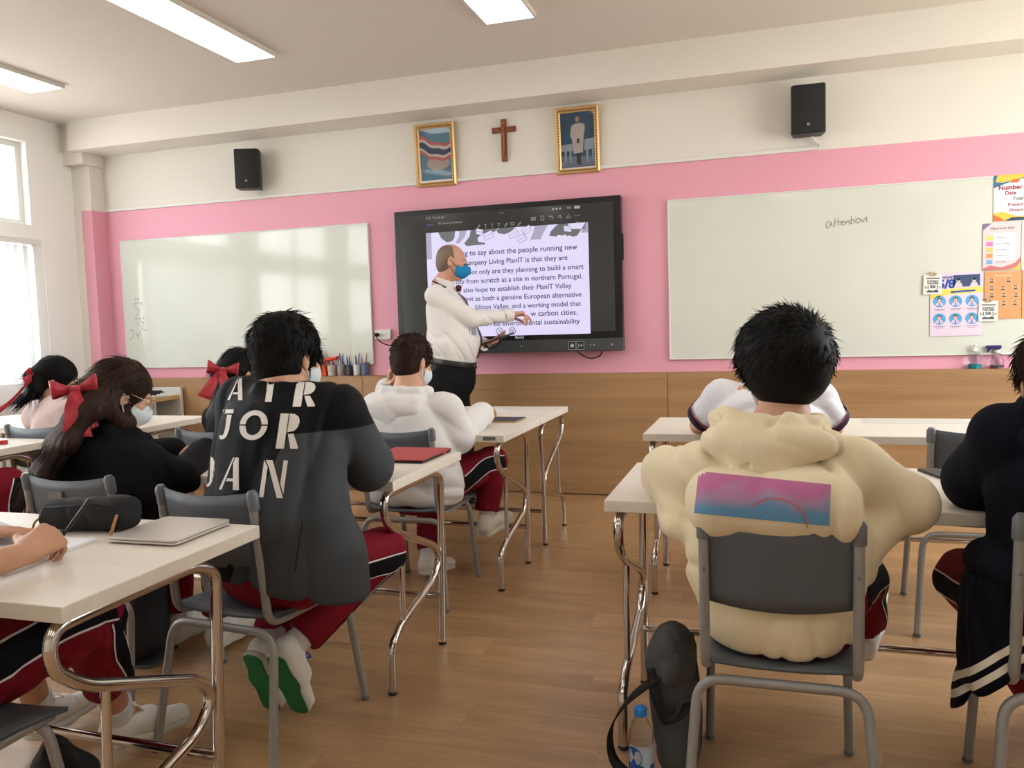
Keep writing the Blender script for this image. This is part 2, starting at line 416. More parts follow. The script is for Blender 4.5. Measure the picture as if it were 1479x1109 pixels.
# ceiling lights: three in sight, the rest of the grid is light only
m_lamp = mat('lamp diffuser', (255, 255, 255), 0.5, emit=((255, 254, 250), LAMP))
m_lframe = mat('lamp frame', (215, 210, 202), 0.4)
def ceiling_light(x0, x1, y0, y1, label):
    o = empty('ceiling_light', ((x0 + x1) / 2, (y0 + y1) / 2, CEIL), 0, label, 'light', 'ceiling light panels')
    sx, sy = x1 - x0, y1 - y0
    mb = MB(); t = .012
    mb.box((-sx / 2 - t, -sy / 2 - t, -.028), (-sx / 2, sy / 2 + t, 0)).box((sx / 2, -sy / 2 - t, -.028), (sx / 2 + t, sy / 2 + t, 0))
    mb.box((-sx / 2, -sy / 2 - t, -.028), (sx / 2, -sy / 2, 0)).box((-sx / 2, sy / 2, -.028), (sx / 2, sy / 2 + t, 0))
    mb.build('frame', m_lframe, o)
    MB().box((-sx / 2, -sy / 2, -.026), (sx / 2, sy / 2, -.004)).build('diffuser', m_lamp, o)
ceiling_light(-3.21, -2.93, 3.36, 4.56, 'long white ceiling light panel above the left half, the only one shown nearly whole')
ceiling_light(-4.91, -4.63, 3.36, 4.56, 'white ceiling light panel nearest the window wall, cut by the left edge')
ceiling_light(-1.51, -1.23, 3.34, 4.54, 'white ceiling light panel cut by the top edge near the middle')
for x in (.33, 2.0): lamp_light('ceiling lamp', x + .0, 3.95, CEIL - .03, .28, 1.2, 9)
for x in (-4.77, -3.07, -1.37, .33, 2.0): lamp_light('ceiling lamp', x, 1.6, CEIL - .03, .28, 1.2, 9)
for x in (-4.77, -3.07, -1.37, .33, 2.0): lamp_light('ceiling lamp', x, -.8, CEIL - .03, .28, 1.2, 9)
# ================================================================ things on the front wall
m_black = mat('black plastic', (22, 22, 23), 0.45)
m_bezel = mat('satin black bezel', (14, 14, 15), 0.3)
m_gun = mat('dark grey metal', (74, 78, 80), 0.4, 0.3)
m_scr = mat('screen glass', (20, 20, 20), 0.12, emit=((104, 102, 97), 0.32))
m_doc = mat('lit page', (40, 40, 44), 0.2, emit=((228, 220, 252), 1.5))
m_ink = mat('page ink', (20, 20, 26), 0.3, emit=((80, 74, 106), 1.0))
m_icon = mat('screen icons', (30, 30, 30), 0.3, emit=((200, 200, 200), 0.9))
m_gray1 = mat('page grey', (30, 30, 30), 0.3, emit=((112, 112, 114), 1.35))
m_gray2 = mat('page pale grey', (30, 30, 30), 0.3, emit=((178, 172, 196), 1.4))
m_blueic = mat('screen blue text', (30, 30, 30), 0.3, emit=((110, 110, 230), 1.0))
m_white_pl = mat('white plastic', (228, 226, 220), 0.35)
m_red_l = mat('red light', (180, 20, 20), 0.4)

tv = empty('interactive_board', (-1.775, WY, 1.02), 0, 'large black interactive touch screen showing a page of text on the pink wall', 'screen')
BW, BH, BD = 1.69, 1.055, .09
def L(x): return x + 1.775
def LZ(z): return z - 1.02
mb = MB().box((-BW / 2, -BD, .0), (BW / 2, -.02, BH)); mb.build('housing', m_bezel, tv, bevel=.006)
MB().box((-BW / 2 + .05, -BD - .003, .135), (BW / 2 - .05, -BD + .01, BH - .04)).build('display', m_scr, tv)
MB().box((-BW / 2 - .002, -BD - .012, -.002), (BW / 2 + .002, -.02, .085)).build('control_bar', m_gun, tv, bevel=.004)
MB().box((BW / 2 + .0, -.06, .62), (BW / 2 + .008, -.03, .80)).build('side_port_cover', m_black, tv, bevel=.002)
FY = -BD - .0135
pp = MB()
for cx in (.490, .548): pp.box((cx - .025, FY - .002, .012), (cx + .025, FY + .004, .066))
pp.build('port_cover', m_black, tv, bevel=.004)
for cx in (.490, .548):
    pp = MB()
    for a, b, c, d in ((-.026, -.024, .011, .067), (.024, .026, .011, .067), (-.026, .026, .065, .067), (-.026, .026, .011, .013)): pp.box((cx + a, FY - .003, c), (cx + b, FY, d))
    pp.build('port_outline', m_icon, tv)
    pp = MB()
    if cx < .5: disc_xz(pp, .490, .039, .013, .014, FY - .003)
    else: stroke_xz(pp, [(.538, .028), (.538, .05)], .006, FY - .003); stroke_xz(pp, [(.556, .03), (.556, .05)], .005, FY - .0031); stroke_xz(pp, [(.55, .04), (.565, .04)], .005, FY - .0032)
    pp.build('port_logo', m_icon, tv)
for cx, r in ((.62, .004), (.645, .005), (.77, .006), (.12, .005)): disc_xz(MB(), cx, .042, r, r, FY - .001, 10).build('indicator', m_icon, tv)
pp = MB(); add_text(pp, 'BenQ', .07, -BD - .0045, .098, height=.028, bold=.03); pp.build('bezel_lettering', m_icon, tv)
# the page shown on the screen
DY = -BD - .0045
dx0, dx1, dz0, dz1 = L(-2.365), L(-1.155), LZ(1.14), LZ(1.905)
pg = poly_xz(MB(), [(dx0, dz0), (dx1, dz0), (dx1, dz1), (dx0, dz1)], DY).build('page', m_doc, tv)
DW, DH = dx1 - dx0, dz1 - dz0
def U(u, v): return (dx0 + u * DW, dz1 - v * DH)    # page coordinates 0..1, v downwards
g = MB(); y1 = DY - .0008
def pg_poly(mb, pts, y): 
    return poly_xz(mb, [U(*q) for q in pts], y)
pg_poly(g, [(.08, 0), (.19, 0), (.185, .06), (.17, .09), (.135, .10), (.10, .06)], y1)
pg_poly(g, [(.29, 0), (.46, 0), (.44, .03), (.36, .04), (.33, .08), (.335, .115), (.375, .125), (.38, .14), (.26, .145), (.245, .12), (.28, .06)], y1)
pg_poly(g, [(.45, .015), (.47, 0), (.57, 0), (.545, .03), (.50, .06), (.46, .045)], y1)
pg_poly(g, [(.77, .10), (.78, .06), (.81, .015), (.83, 0), (.88, 0), (.90, .05), (.985, .06), (.985, .0), (.99, .0), (.96, .06), (.935, .115), (.88, .13)], y1)
g.build('illustration', m_gray1, pg)
g = MB()
pg_poly(g, [(.685, .0), (.765, 0), (.735, .07), (.72, .125), (.655, .125), (.675, .06)], y1)
pg_poly(g, [(.955, .09), (.99, .0), (1.0, 0), (1.0, .09)], y1); pg_poly(g, [(0.0, 0), (.035, 0), (.035, .25), (0, .25)], y1)
pg_poly(g, [(.215, 0), (.265, 0), (.25, .06), (.21, .12), (.19, .11), (.215, .05)], y1)
g.build('illustration', m_gray2, pg)
g = MB(); gl = MB()
for (u, v, s, a) in ((.345, .02, .05, -.2), (.40, .055, .065, .35), (.555, .055, .062, .4), (.635, .03, .06, .5), (.605, .105, .06, .45), (.88, .045, .05, -.15)):
    c, s_ = math.cos(a), math.sin(a)
    def R(px, pv): return (u + (px * c + pv * s_ * .6) * s, v + (-px * s_ + pv * c) * s * 1.6)
    pg_poly(g, [R(-.5, -.3), R(.4, -.3), R(.5, .35), R(-.4, .35)], y1 - .0006)
    o = [U(*R(*q)) for q in ((-.5, -.3), (.4, -.3), (.5, .35), (-.4, .35), (-.5, -.3))]; stroke_xz(gl, o, .0022, y1 - .001)
    stroke_xz(gl, [U(*R(-.45, .02)), U(*R(.45, .02))], .0022, y1 - .001)
for k in range(5): disc_xz(g, *U(.80 + .03 * k, .125 - .012 * math.sin(k * 1.1)), .02, .014, y1 - .0006, 12)
g.build('illustration', m_doc, pg); gl.build('illustration_line', m_ink, pg)
lines = [('ring to say about the people running new', .20, .935, .235), ('company Living PlanIT is that they are', .235, .875, .325), ('us. Not only are they planning to build a smart', .20, .968, .413),
         ('city from scratch at a site in northern Portugal,', .182, .96, .497), ('ey also hope to establish their PlanIT Valley', .182, .895, .58), ('ent as both a genuine European alternative', .24, .952, .663),
         ('Silicon Valley, and a working model that', .30, .948, .745), ('w carbon cities.', .645, .925, .825), ('nains real environmental sustainability', .30, .94, .905)]
for s, u0, u1, v in lines:
    t = MB(); x0, z0 = U(u0, v); add_text(t, s, x0, y1, z0, width=(u1 - u0) * DW, bold=.012, height=.052 if False else None); t.build('text_line', m_ink, pg)
g = MB()
for u in (.45, .53):
    cx, cz = U(u, .957)
    for k in range(20):
        a, b = 2 * pi * k / 20, 2 * pi * (k + 1) / 20; stroke_xz(g, [(cx + .024 * math.cos(a), cz + .024 * math.sin(a)), (cx + .024 * math.cos(b), cz + .024 * math.sin(b))], .005, y1)
cx, cz = U(.53, .957); stroke_xz(g, [(cx - .012, cz - .012), (cx + .012, cz + .012)], .005, y1); stroke_xz(g, [(cx - .012, cz + .012), (cx + .012, cz - .012)], .005, y1)
cx, cz = U(.45, .957); stroke_xz(g, [(cx - .012, cz - .006), (cx, cz + .008), (cx + .012, cz - .006)], .005, y1)
g.build('page_button', m_gray1, pg)
g = MB()
def ic(x, z): return (L(x), LZ(z))
add_text(g, '9:32  Thu 26 Jan', L(-2.36), DY, LZ(2.005), height=.022); add_text(g, '70%', L(-1.305), DY, LZ(2.005), height=.022)
for x in (-1.40, -1.375, -1.35): disc_xz(g, *ic(x, 2.012), .008, .008, DY, 8)
g.box((L(-1.25), DY - .0005, LZ(2.003)), (L(-1.21), DY, LZ(2.022)))
for k in range(3): disc_xz(g, L(-1.79 + .013 * k), LZ(2.012), .003, .003, DY, 8)
xs_ = [-1.545, -1.48, -1.415, -1.355, -1.29, -1.23]
for k, x in enumerate(xs_):
    cx, cz = ic(x, 1.955)
    if k == 0: stroke_xz(g, [(cx - .016, cz - .01), (cx + .016, cz - .01), (cx + .016, cz + .009), (cx - .016, cz + .009), (cx - .016, cz - .01)], .003, DY); disc_xz(g, cx, cz, .006, .006, DY, 10)
    if k == 1: stroke_xz(g, [(cx - .01, cz - .015), (cx + .012, cz - .015), (cx + .012, cz + .006), (cx + .003, cz + .015), (cx - .01, cz + .015), (cx - .01, cz - .015)], .003, DY)
    if k == 2: stroke_xz(g, [(cx - .014, cz + .008), (cx + .006, cz + .008), (cx + .012, cz - .002), (cx + .004, cz - .012)], .003, DY); stroke_xz(g, [(cx - .006, cz + .014), (cx - .014, cz + .008), (cx - .006, cz + .002)], .003, DY)
    if k == 3:
        q = [(cx + .009 * math.cos(a * pi / 6), cz + .003 + .009 * math.sin(a * pi / 6)) for a in range(13)]; stroke_xz(g, q, .003, DY); stroke_xz(g, [(cx + .006, cz - .004), (cx + .014, cz - .013)], .003, DY)
    if k == 4: stroke_xz(g, [(cx - .012, cz + .004), (cx - .012, cz - .012), (cx + .012, cz - .012), (cx + .012, cz + .004)], .003, DY); stroke_xz(g, [(cx, cz - .003), (cx, cz + .015)], .003, DY)
    if k == 5:
        for d in (-.012, 0, .012): disc_xz(g, cx + d, cz, .003, .003, DY, 8)
cx, cz = ic(-1.225, 1.90); stroke_xz(g, [(cx - .014, cz - .01), (cx + .008, cz - .01), (cx + .008, cz + .01), (cx - .014, cz + .01), (cx - .014, cz - .01)], .003, DY); stroke_xz(g, [(cx - .004, cz - .016), (cx + .014, cz - .016), (cx + .014, cz + .002)], .003, DY)
for k, x in enumerate((-1.955, -1.90, -1.85, -1.80, -1.75, -1.70, -1.65)):
    cx, cz = ic(x, 1.927)
    if k in (0, 4, 6): stroke_xz(g, [(cx - .011, cz - .012), (cx + .009, cz + .011), (cx + .012, cz + .007), (cx - .004, cz - .012)], .003, DY)
    elif k == 5: stroke_xz(g, [(cx - .012, cz - .004), (cx - .012, cz + .011), (cx + .012, cz + .011), (cx + .012, cz - .004), (cx - .002, cz - .004), (cx - .007, cz - .011)], .003, DY)
    else: stroke_xz(g, [(cx - .009, cz + .011), (cx + .009, cz + .011)], .003, DY); stroke_xz(g, [(cx, cz + .011), (cx, cz - .012)], .003, DY)
add_text(g, 'B2+ Student Workbook', L(-2.265), DY, LZ(1.962), height=.019)
g.build('toolbar_icons', m_icon, tv)
g = MB(); add_text(g, 'Done', L(-2.35), DY, LZ(1.957), height=.02); g.build('toolbar_text', m_blueic, tv)
tag(MB().tube(smooth_path([(-1.28, 5.60, 1.03), (-1.24, 5.585, .995), (-1.17, 5.58, .965), (-1.10, 5.585, .985), (-1.085, 5.60, 1.03)], 6), .0045, 8).build('screen_cable', m_black), 'black cable looping down below the right end of the touch screen', 'cable')

# whiteboards
m_wb = mat('whiteboard enamel', (214, 217, 205), 0.12, noise=(1.6, 0.035), coat=.3)
m_marker = mat('black marker', (112, 118, 116), 0.6)
m_smear = mat('marker smear', (196, 206, 200), 0.3)
def whiteboard(x0, x1, z0, z1, label):
    o = empty('whiteboard', ((x0 + x1) / 2, WY, z0), 0, label, 'whiteboard', 'whiteboards either side of the touch screen')
    h = (x1 - x0) / 2; H = z1 - z0; t = .009
    MB().box((-h + t, -.020, t), (h - t, -.004, H - t)).build('writing_surface', m_wb, o)
    f = MB().box((-h, -.024, 0), (h, -.002, t)).box((-h, -.024, H - t), (h, -.002, H)).box((-h, -.024, t), (-h + t, -.002, H - t)).box((h - t, -.024, t), (h, -.002, H - t))
    f.build('frame', m_alu, o, bevel=.0015)
    return o, (x0 + x1) / 2, z0
wl, wx, wz = whiteboard(-5.20, -2.872, .945, 2.022, 'left whiteboard, nearest the windows, with a small sum sign written on it')
g = MB(); q = lambda x, z: (x - wx, z - wz); SY = -.0208
stroke_xz(g, [q(-5.01, 1.475), q(-5.01, 1.50), q(-5.10, 1.49), q(-5.045, 1.43), q(-5.09, 1.365), q(-5.0, 1.36), q(-5.0, 1.385)], .004, SY)
stroke_xz(g, [q(-5.075, 1.515), q(-5.075, 1.545)], .004, SY); stroke_xz(g, [q(-5.06, 1.515), q(-5.045, 1.545), q(-5.04, 1.515)], .004, SY)
stroke_xz(g, [q(-5.085, 1.34), q(-5.085, 1.325)], .004, SY); stroke_xz(g, [q(-5.06, 1.335), q(-5.06, 1.32)], .004, SY); stroke_xz(g, [q(-5.03, 1.34), q(-5.0, 1.33), q(-5.02, 1.30), q(-5.02, 1.27), q(-4.98, 1.265)], .005, SY)
stroke_xz(g, [q(-5.15, 1.265), q(-5.115, 1.265), q(-5.12, 1.21), q(-5.145, 1.19), q(-5.16, 1.205)], .004, SY); stroke_xz(g, [q(-5.09, 1.255), q(-5.075, 1.21), q(-5.045, 1.25)], .004, SY); stroke_xz(g, [q(-5.07, 1.215), q(-5.07, 1.18)], .004, SY)
g.build('marker_writing', m_marker, wl)
wr_, wx, wz = whiteboard(-.622, 2.30, .945, 2.025, 'right whiteboard with a handwritten word and class posters stuck on it')
g = MB(); x0, z0, k = .385, 1.765, .0148   # the word, in strokes of the hand
W_ = [[(.9, 3.3), (.3, 3.2), (-.3, 2.0), (-.2, .8), (.5, .5), (1.2, 1.6), (1.5, 3.2), (1.6, 1.8), (2.3, 1.2)], [(3.0, 4.5), (2.7, 1.4), (2.9, 1.1)], [(4.2, 4.6), (4.0, 2.2), (4.3, 1.5)], [(3.3, 3.0), (5.2, 3.1)],
      [(5.0, 2.3), (6.1, 2.7), (5.9, 3.2), (5.3, 2.9), (5.0, 2.0), (5.6, 1.4), (6.4, 1.8)], [(6.6, 3.1), (6.8, 1.7)], [(6.8, 2.3), (7.6, 3.2), (8.0, 2.9), (8.1, 1.7), (8.7, 1.8)], [(8.7, 4.9), (8.6, 2.3), (9.0, 1.8)], [(8.4, 3.3), (9.8, 3.5), (9.7, 2.2)], [(10.1, 4.5), (10.1, 4.3)],
      [(10.9, 3.9), (10.3, 3.0), (10.3, 2.2), (11.0, 1.9), (11.8, 2.7), (11.8, 3.6), (11.0, 4.0)], [(12.3, 3.3), (12.6, 2.2), (13.4, 3.4), (14.0, 4.2), (14.1, 3.0), (14.2, 1.9)]]
for s in W_: stroke_xz(g, [q(x0 + a * k * 1.13, z0 + b * k) for a, b in s], .0042, SY)
g.build('marker_writing', m_marker, wr_)

# loudspeakers
m_grille = mat('speaker grille', (30, 30, 30), 0.75, bump=(500, .4))
def loudspeaker(x, z, rz, w_, label):
    o = empty('loudspeaker', (x, WY, z), 0, label, 'speaker', 'black wall loudspeakers')
    M = Matrix.Rotation(rz, 4, 'Z')
    MB().prism([(-.085, .06), (-w_ / 2, -.05), (-w_ / 2 + .01, -.075), (w_ / 2 - .01, -.075), (w_ / 2, -.05), (.085, .06)][::1], -.15, .15, Matrix.Translation((0, -.10, 0)) @ M).build('cabinet', m_black, o, bevel=.006)
    pts = [(-w_ / 2 + .006 + (w_ - .012) * k / 8, -.074 - .014 * math.sin(pi * k / 8)) for k in range(9)] + [(w_ / 2 - .006, -.068), (-w_ / 2 + .006, -.068)]
    MB().prism(pts, -.143, .143, Matrix.Translation((0, -.10, 0)) @ M).build('grille', m_grille, o, bevel=.003)
    lg = MB().box((-.008, -.0905, -.105), (-.003, -.087, -.09)).box((.002, -.0905, -.105), (.006, -.087, -.09)); lg.v = [tuple(Matrix.Translation((0, -.10, 0)) @ M @ Vector(v)) for v in lg.v]; lg.build('badge', m_icon2, o)
    MB().box((-.03, -.06, -.09), (.03, -.001, .09)).build('wall_bracket', m_black, o, bevel=.003)
    return o
m_icon2 = mat('pale badge', (200, 200, 198), 0.4)
loudspeaker(-3.84, 2.485, .36, .19, 'black loudspeaker high on the wall left of the framed pictures')
loudspeaker(.268, 2.50, .02, .205, 'black loudspeaker high on the wall above the right whiteboard')
tag(MB().tube(smooth_path([(.29, 5.56, 2.36), (.31, 5.585, 2.335), (.345, 5.61, 2.31), (.335, 5.62, 2.285)], 6), .005, 8).build('speaker_wire', m_trunk), 'white wire from the right loudspeaker into the trunking', 'cable')
tag(MB().tube(smooth_path([(-3.80, 5.58, 2.345), (-3.785, 5.595, 2.32), (-3.79, 5.615, 2.29)], 6), .004, 8).tube(smooth_path([(-3.81, 5.58, 2.345), (-3.815, 5.6, 2.315), (-3.80, 5.615, 2.29)], 6), .004, 8).build('speaker_wire', m_trunk), 'white wire from the left loudspeaker into the trunking', 'cable')

# framed pictures
m_gold = mat('gilt frame', (222, 186, 130), 0.35, 0.6)
m_gold2 = mat('dark gilt beading', (126, 84, 40), 0.4, 0.6)
m_glass = mat('picture glass', (250, 250, 250), 0.03, trans=1.0, ior=1.3)
def P_(name, rgb, r=0.6): return mat(name, rgb, r)
def picture(x0, x1, z0, z1, label):
    o = empty('framed_picture', ((x0 + x1) / 2, WY, z0), 0, label, 'picture', 'gilt framed pictures beside the crucifix')
    o.rotation_euler = (math.radians(3.0), 0, 0); o.location.y = WY - .004
    h = (x1 - x0) / 2; H = z1 - z0; t = .036
    prof = [(0, 0), (0, -.022), (.006, -.028), (.014, -.024), (.018, -.018), (.027, -.020), (t, -.012), (t, 0)]
    mb = MB(); ring = [(-h, 0), (h, 0), (h, H), (-h, H)]; dirs = [(1, 1), (-1, 1), (-1, -1), (1, -1)]
    vs = [(cx + dx * a, yy, cz + dz * a) for (cx, cz), (dx, dz) in zip(ring, dirs) for a, yy in prof]; n = len(prof)
    mb.add(vs, [(i * n + k, i * n + k + 1, ((i + 1) % 4) * n + k + 1, ((i + 1) % 4) * n + k) for i in range(4) for k in range(n - 1)]); mb.build('frame', m_gold, o)
    bd = MB(); a = .0225
    for (p0, p1) in (((-h + a, a), (h - a, a)), ((h - a, a), (h - a, H - a)), ((h - a, H - a), (-h + a, H - a)), ((-h + a, H - a), (-h + a, a))):
        n = int(math.hypot(p1[0] - p0[0], p1[1] - p0[1]) / .017)
        for k in range(n):
            cx = p0[0] + (p1[0] - p0[0]) * (k + .5) / n; cz = p0[1] + (p1[1] - p0[1]) * (k + .5) / n
            M = Matrix.Translation((cx, -.02, cz)) @ Matrix.Rotation(.6, 4, 'Y'); bd.box((-.0055, -.004, -.004), (.0055, .004, .004), M)
    tag(bd.build('beading', m_gold2, o), kind='stuff')
    MB().box((-h + t - .004, -.010, t - .004), (h - t + .004, -.002, H - t + .004)).build('backing', P_('picture sky', (96, 142, 168), .5), o)
    return o, h - t, t, H - t
o, h, a, b = picture(-2.452, -2.137, 2.25, 2.70, 'gilt framed picture of a waving striped flag over sky, left of the crucifix')
def flagband(z, amp, top, bot, name, rgb, y):
    mb = MB(); n = 16
    wv = lambda u: .016 * math.sin(u * 5.2 + 1.6) - .045 * u + .007 * math.sin(u * 13) + .02
    T = [(-h + 2 * h * k / n, z + wv(k / n) + top) for k in range(n + 1)]; B = [(-h + 2 * h * k / n, z + wv(k / n + .06) + bot) for k in range(n + 1)]
    vs = [(x, y, zz) for x, zz in T] + [(x, y, zz) for x, zz in B]; mb.add(vs, [(k, n + 1 + k, n + 2 + k, k + 1) for k in range(n)]); mb.build('picture_print', P_(name, rgb, .5), o)
zf = .27
flagband(zf, 0, .062, -.062, 'flag red', (206, 104, 100), -.0105); flagband(zf, 0, .040, -.040, 'flag white', (222, 214, 204), -.011); flagband(zf, 0, .018, -.022, 'flag blue', (44, 62, 104), -.0115)
mb = MB(); disc_xz(mb, .02, .165, .09, .05, -.0104, 24); mb.build('picture_print', P_('sunset glow', (196, 176, 168), .5), o)
MB().box((-h, -.0135, a), (h, -.0125, b)).build('glass', m_glass, o)
o, h, a, b = picture(-1.384, -1.075, 2.255, 2.705, 'gilt framed picture of a man standing in a pale uniform, right of the crucifix')
mb = MB(); poly_xz(mb, [(-h, a), (h, a), (h, a + .075), (-h, a + .09)], -.0105); mb.build('picture_print', P_('portrait ground', (120, 132, 152), .5), o)
mb = MB(); poly_xz(mb, [(-h, a + .12), (-.035, a + .12), (-.04, a + .17), (-h, a + .165)], -.011); poly_xz(mb, [(.045, a + .12), (h, a + .125), (h, a + .20), (.05, a + .19)], -.011)
for x in (-.095, -.06, .06, .1): poly_xz(mb, [(x, a + .04), (x + .012, a + .04), (x + .014, a + .13), (x, a + .13)], -.011)
mb.build('picture_print', P_('portrait furniture', (168, 182, 196), .5), o)
mb = MB(); poly_xz(mb, [(-.03, a + .10), (.035, a + .105), (.045, a + .22), (.055, a + .27), (.05, a + .295), (.018, a + .305), (-.02, a + .30), (-.042, a + .285), (-.052, a + .22), (-.04, a + .20)], -.0115)
mb.build('picture_print', P_('portrait coat', (206, 198, 190), .5), o)
mb = MB(); poly_xz(mb, [(-.008, a + .03), (.02, a + .02), (.022, a + .11), (-.012, a + .11)], -.0113); disc_xz(mb, .002, a + .352, .016, .014, -.0118, 14); poly_xz(mb, [(-.006, a + .17), (.012, a + .17), (.014, a + .20), (-.004, a + .20)], -.012)
mb.build('picture_print', P_('portrait dark', (46, 46, 56), .5), o)
mb = MB(); disc_xz(mb, .001, a + .332, .014, .021, -.0119, 14); mb.build('picture_print', P_('portrait face', (196, 160, 138), .5), o)
mb = MB(); poly_xz(mb, [(-h, a + .09), (h, a + .075), (h, b), (-h, b)], -.0103); mb.build('picture_print', P_('portrait blue', (44, 84, 118), .5), o)
MB().box((-h, -.0135, a), (h, -.0125, b)).build('glass', m_glass, o)

# crucifix
m_cw = wood_mat('crucifix wood', (112, 58, 36), (138, 76, 46), .5, (9, 9, 2))
m_cf = mat('crucifix figure', (150, 96, 66), .5)
cr = empty('crucifix', (-1.768, WY, 2.383), 0, 'brown wooden crucifix hanging between the two gilt framed pictures', 'crucifix')
MB().box((-.02, -.022, 0), (.02, -.002, .297)).build('post', m_cw, cr, bevel=.002); MB().box((-.088, -.021, .205), (.088, -.003, .242)).build('crossbar', m_cw, cr, bevel=.002)
fg = MB().tube(smooth_path([(-.07, -.026, .228), (-.03, -.028, .213), (0, -.029, .205), (.03, -.028, .213), (.07, -.026, .228)], 4), .0055, 8).tube([(0, -.031, .21), (0, -.032, .165), (0, -.030, .135), (.003, -.034, .095), (0, -.028, .05)], [.011, .012, .009, .008, .005], 8).lathe([(.001, -.012), (.008, -.006), (.009, .004), (.001, .012)], 10, (0, -.032, .228))
fg.build('figure', m_cf, cr)
MB().box((-.018, -.025, .262), (.006, -.022, .275)).build('plaque', m_cf, cr)

# wall outlet with plug
ou = empty('wall_socket', (-2.79, WY, 1.172), 0, 'white double wall socket with a black plug left of the touch screen', 'socket')
MB().box((-.065, -.018, -.038), (.055, -.001, .038)).build('box', m_white_pl, ou, bevel=.003); MB().box((.055, -.03, -.034), (.075, -.001, .04)).build('side_plate', m_trunk, ou, bevel=.002)
hs = MB()
for x in (-.005, .012, .03): disc_xz(hs, x, .004 - (.012 if x == .012 else 0), .003, .004, -.0185, 8)
hs.build('socket_hole', m_black, ou)
pc = empty('power_cord', (-2.825, WY, 1.172), 0, 'black plug and cord running from the wall socket behind the screen', 'cable')
MB().lathe([(.001, 0), (.014, .003), (.016, .03), (.010, .042), (.001, .044)], 12, (0, 0, 0), Matrix.Translation((0, -.018, 0)) @ Matrix.Rotation(pi / 2, 4, 'X')).build('plug', m_black, pc, bevel=0)
MB().tube(smooth_path([(0, -.05, -.002), (.01, -.055, -.03), (.05, -.045, -.065), (.12, -.03, -.085), (.22, -.02, -.06)], 6), .0045, 8).build('cord', m_black, pc)

# posters
m_paper = mat('poster paper', (226, 222, 222), .5)
def poster(x0, x1, z0, z1, rgb, label, dy=0.0, rz=0.0, mname=None, group='posters on the right whiteboard'):
    o = empty('poster', ((x0 + x1) / 2, WY - .0225 - dy, (z0 + z1) / 2), 0, label, 'poster', group); o.rotation_euler = (0, rz, 0)
    h, H = (x1 - x0) / 2, (z1 - z0) / 2
    MB().box((-h, -.0015, -H), (h, 0, H)).build('sheet', mat(mname or 'sheet %d %d %d' % rgb, rgb, .35), o)
    return o, h, H
F1, F2, F3 = -.0019, -.0023, -.0027
def put(mb, nm, rgb, o): return mb.build(nm, mat('print %d %d %d' % rgb, rgb, .45), o)
# number of students
o, h, H = poster(1.327, 1.62, 1.752, 2.026, (232, 232, 230), 'white poster with bright paint splashes and attendance lines, top of the right whiteboard')
m = MB(); poly_xz(m, [(-h, H), (h, H), (h, H - .03), (.0, H - .028), (-h + .07, H - .05), (-h, H - .075)], F1); put(m, 'print', (52, 108, 140), o)
m = MB(); poly_xz(m, [(-h + .02, H), (h * .4, H), (.02, H - .02), (-h + .05, H - .045), (-h + .01, H - .04)], F2); poly_xz(m, [(-h, -H), (h, -H), (h, -H + .03), (-.02, -H + .025), (-h + .05, -H + .055), (-h, -H + .05)], F1); put(m, 'print', (232, 190, 72), o)
m = MB(); poly_xz(m, [(-h, -H), (-h + .06, -H), (-h + .03, -H + .025), (-h, -H + .04)], F2); poly_xz(m, [(-h + .10, H - .03), (-h + .14, H - .028), (-h + .13, H - .05), (-h + .09, H - .05)], F3); put(m, 'print', (222, 104, 50), o)
m = MB(); poly_xz(m, [(-h + .06, -H), (h, -H), (h, -H + .012), (-h + .1, -H + .02)], F2); add_text(m, 'Total', -h + .100, F1, -.016, height=.027, bold=.02, shear=.2); put(m, 'print', (40, 60, 92), o)
m = MB(); add_text(m, 'Number of Students', -h + .025, F1, .049, height=.037, bold=.035); add_text(m, 'Date', -h + .06, F1, .019, height=.030, bold=.03); add_text(m, 'Present', -h + .076, F1, -.050, height=.027, bold=.02); add_text(m, 'Absent', -h + .082, F1, -.083, height=.027, bold=.02)
put(m, 'print', (150, 36, 70), o)
m = MB()
for z in (.019, -.016, -.050, -.083): stroke_xz(m, [(-h + .165, z), (h - .02, z)], .0025, F1)
put(m, 'print', (110, 110, 112), o)
# classroom duty
o, h, H = poster(1.273, 1.475, 1.459, 1.742, (232, 204, 204), 'pale pink duty poster with five coloured tabs, below the paint splash poster', .002)
m = MB(); poly_xz(m, [(-h + .055, -H + .06), (h - .03, -H + .06), (h - .03, H - .06), (-h + .055, H - .06)], F1); put(m, 'print', (246, 240, 238), o)
for k, c in enumerate(((236, 206, 110), (214, 128, 178), (196, 196, 100), (226, 150, 90), (120, 170, 206))):
    m = MB(); z = H - .075 - .036 * k; poly_xz(m, [(-h + .018, z - .026), (-h + .052, z - .026), (-h + .052, z), (-h + .018, z)], F2); put(m, 'print', c, o)
m = MB(); add_text(m, 'Classroom duty', -h + .037, F1, H - .038, width=.13, bold=.02)
for k in range(5): stroke_xz(m, [(-h + .068, H - .09 - .036 * k), (-h + .125 + .02 * (k % 2), H - .09 - .036 * k)], .003, F2)
put(m, 'print', (86, 74, 84), o)
m = MB(); poly_xz(m, [(-h, -H), (h, -H), (h, -H + .075), (h - .03, -H + .04), (.0, -H + .015), (-h + .04, -H + .03), (-h, -H + .012)], F1); put(m, 'print', (196, 112, 112), o)
m = MB(); poly_xz(m, [(.03, -H), (h, -H), (h, -H + .045), (h - .025, -H + .012)], F2); put(m, 'print', (226, 190, 90), o)
m = MB(); poly_xz(m, [(-h, H), (-h + .045, H), (-h, H - .04)], F1); put(m, 'print', (120, 112, 148), o)
o2, _, _ = poster(1.479, 1.70, 1.459, 1.742, (228, 206, 208), 'second pale pink poster running off the right edge', .001)
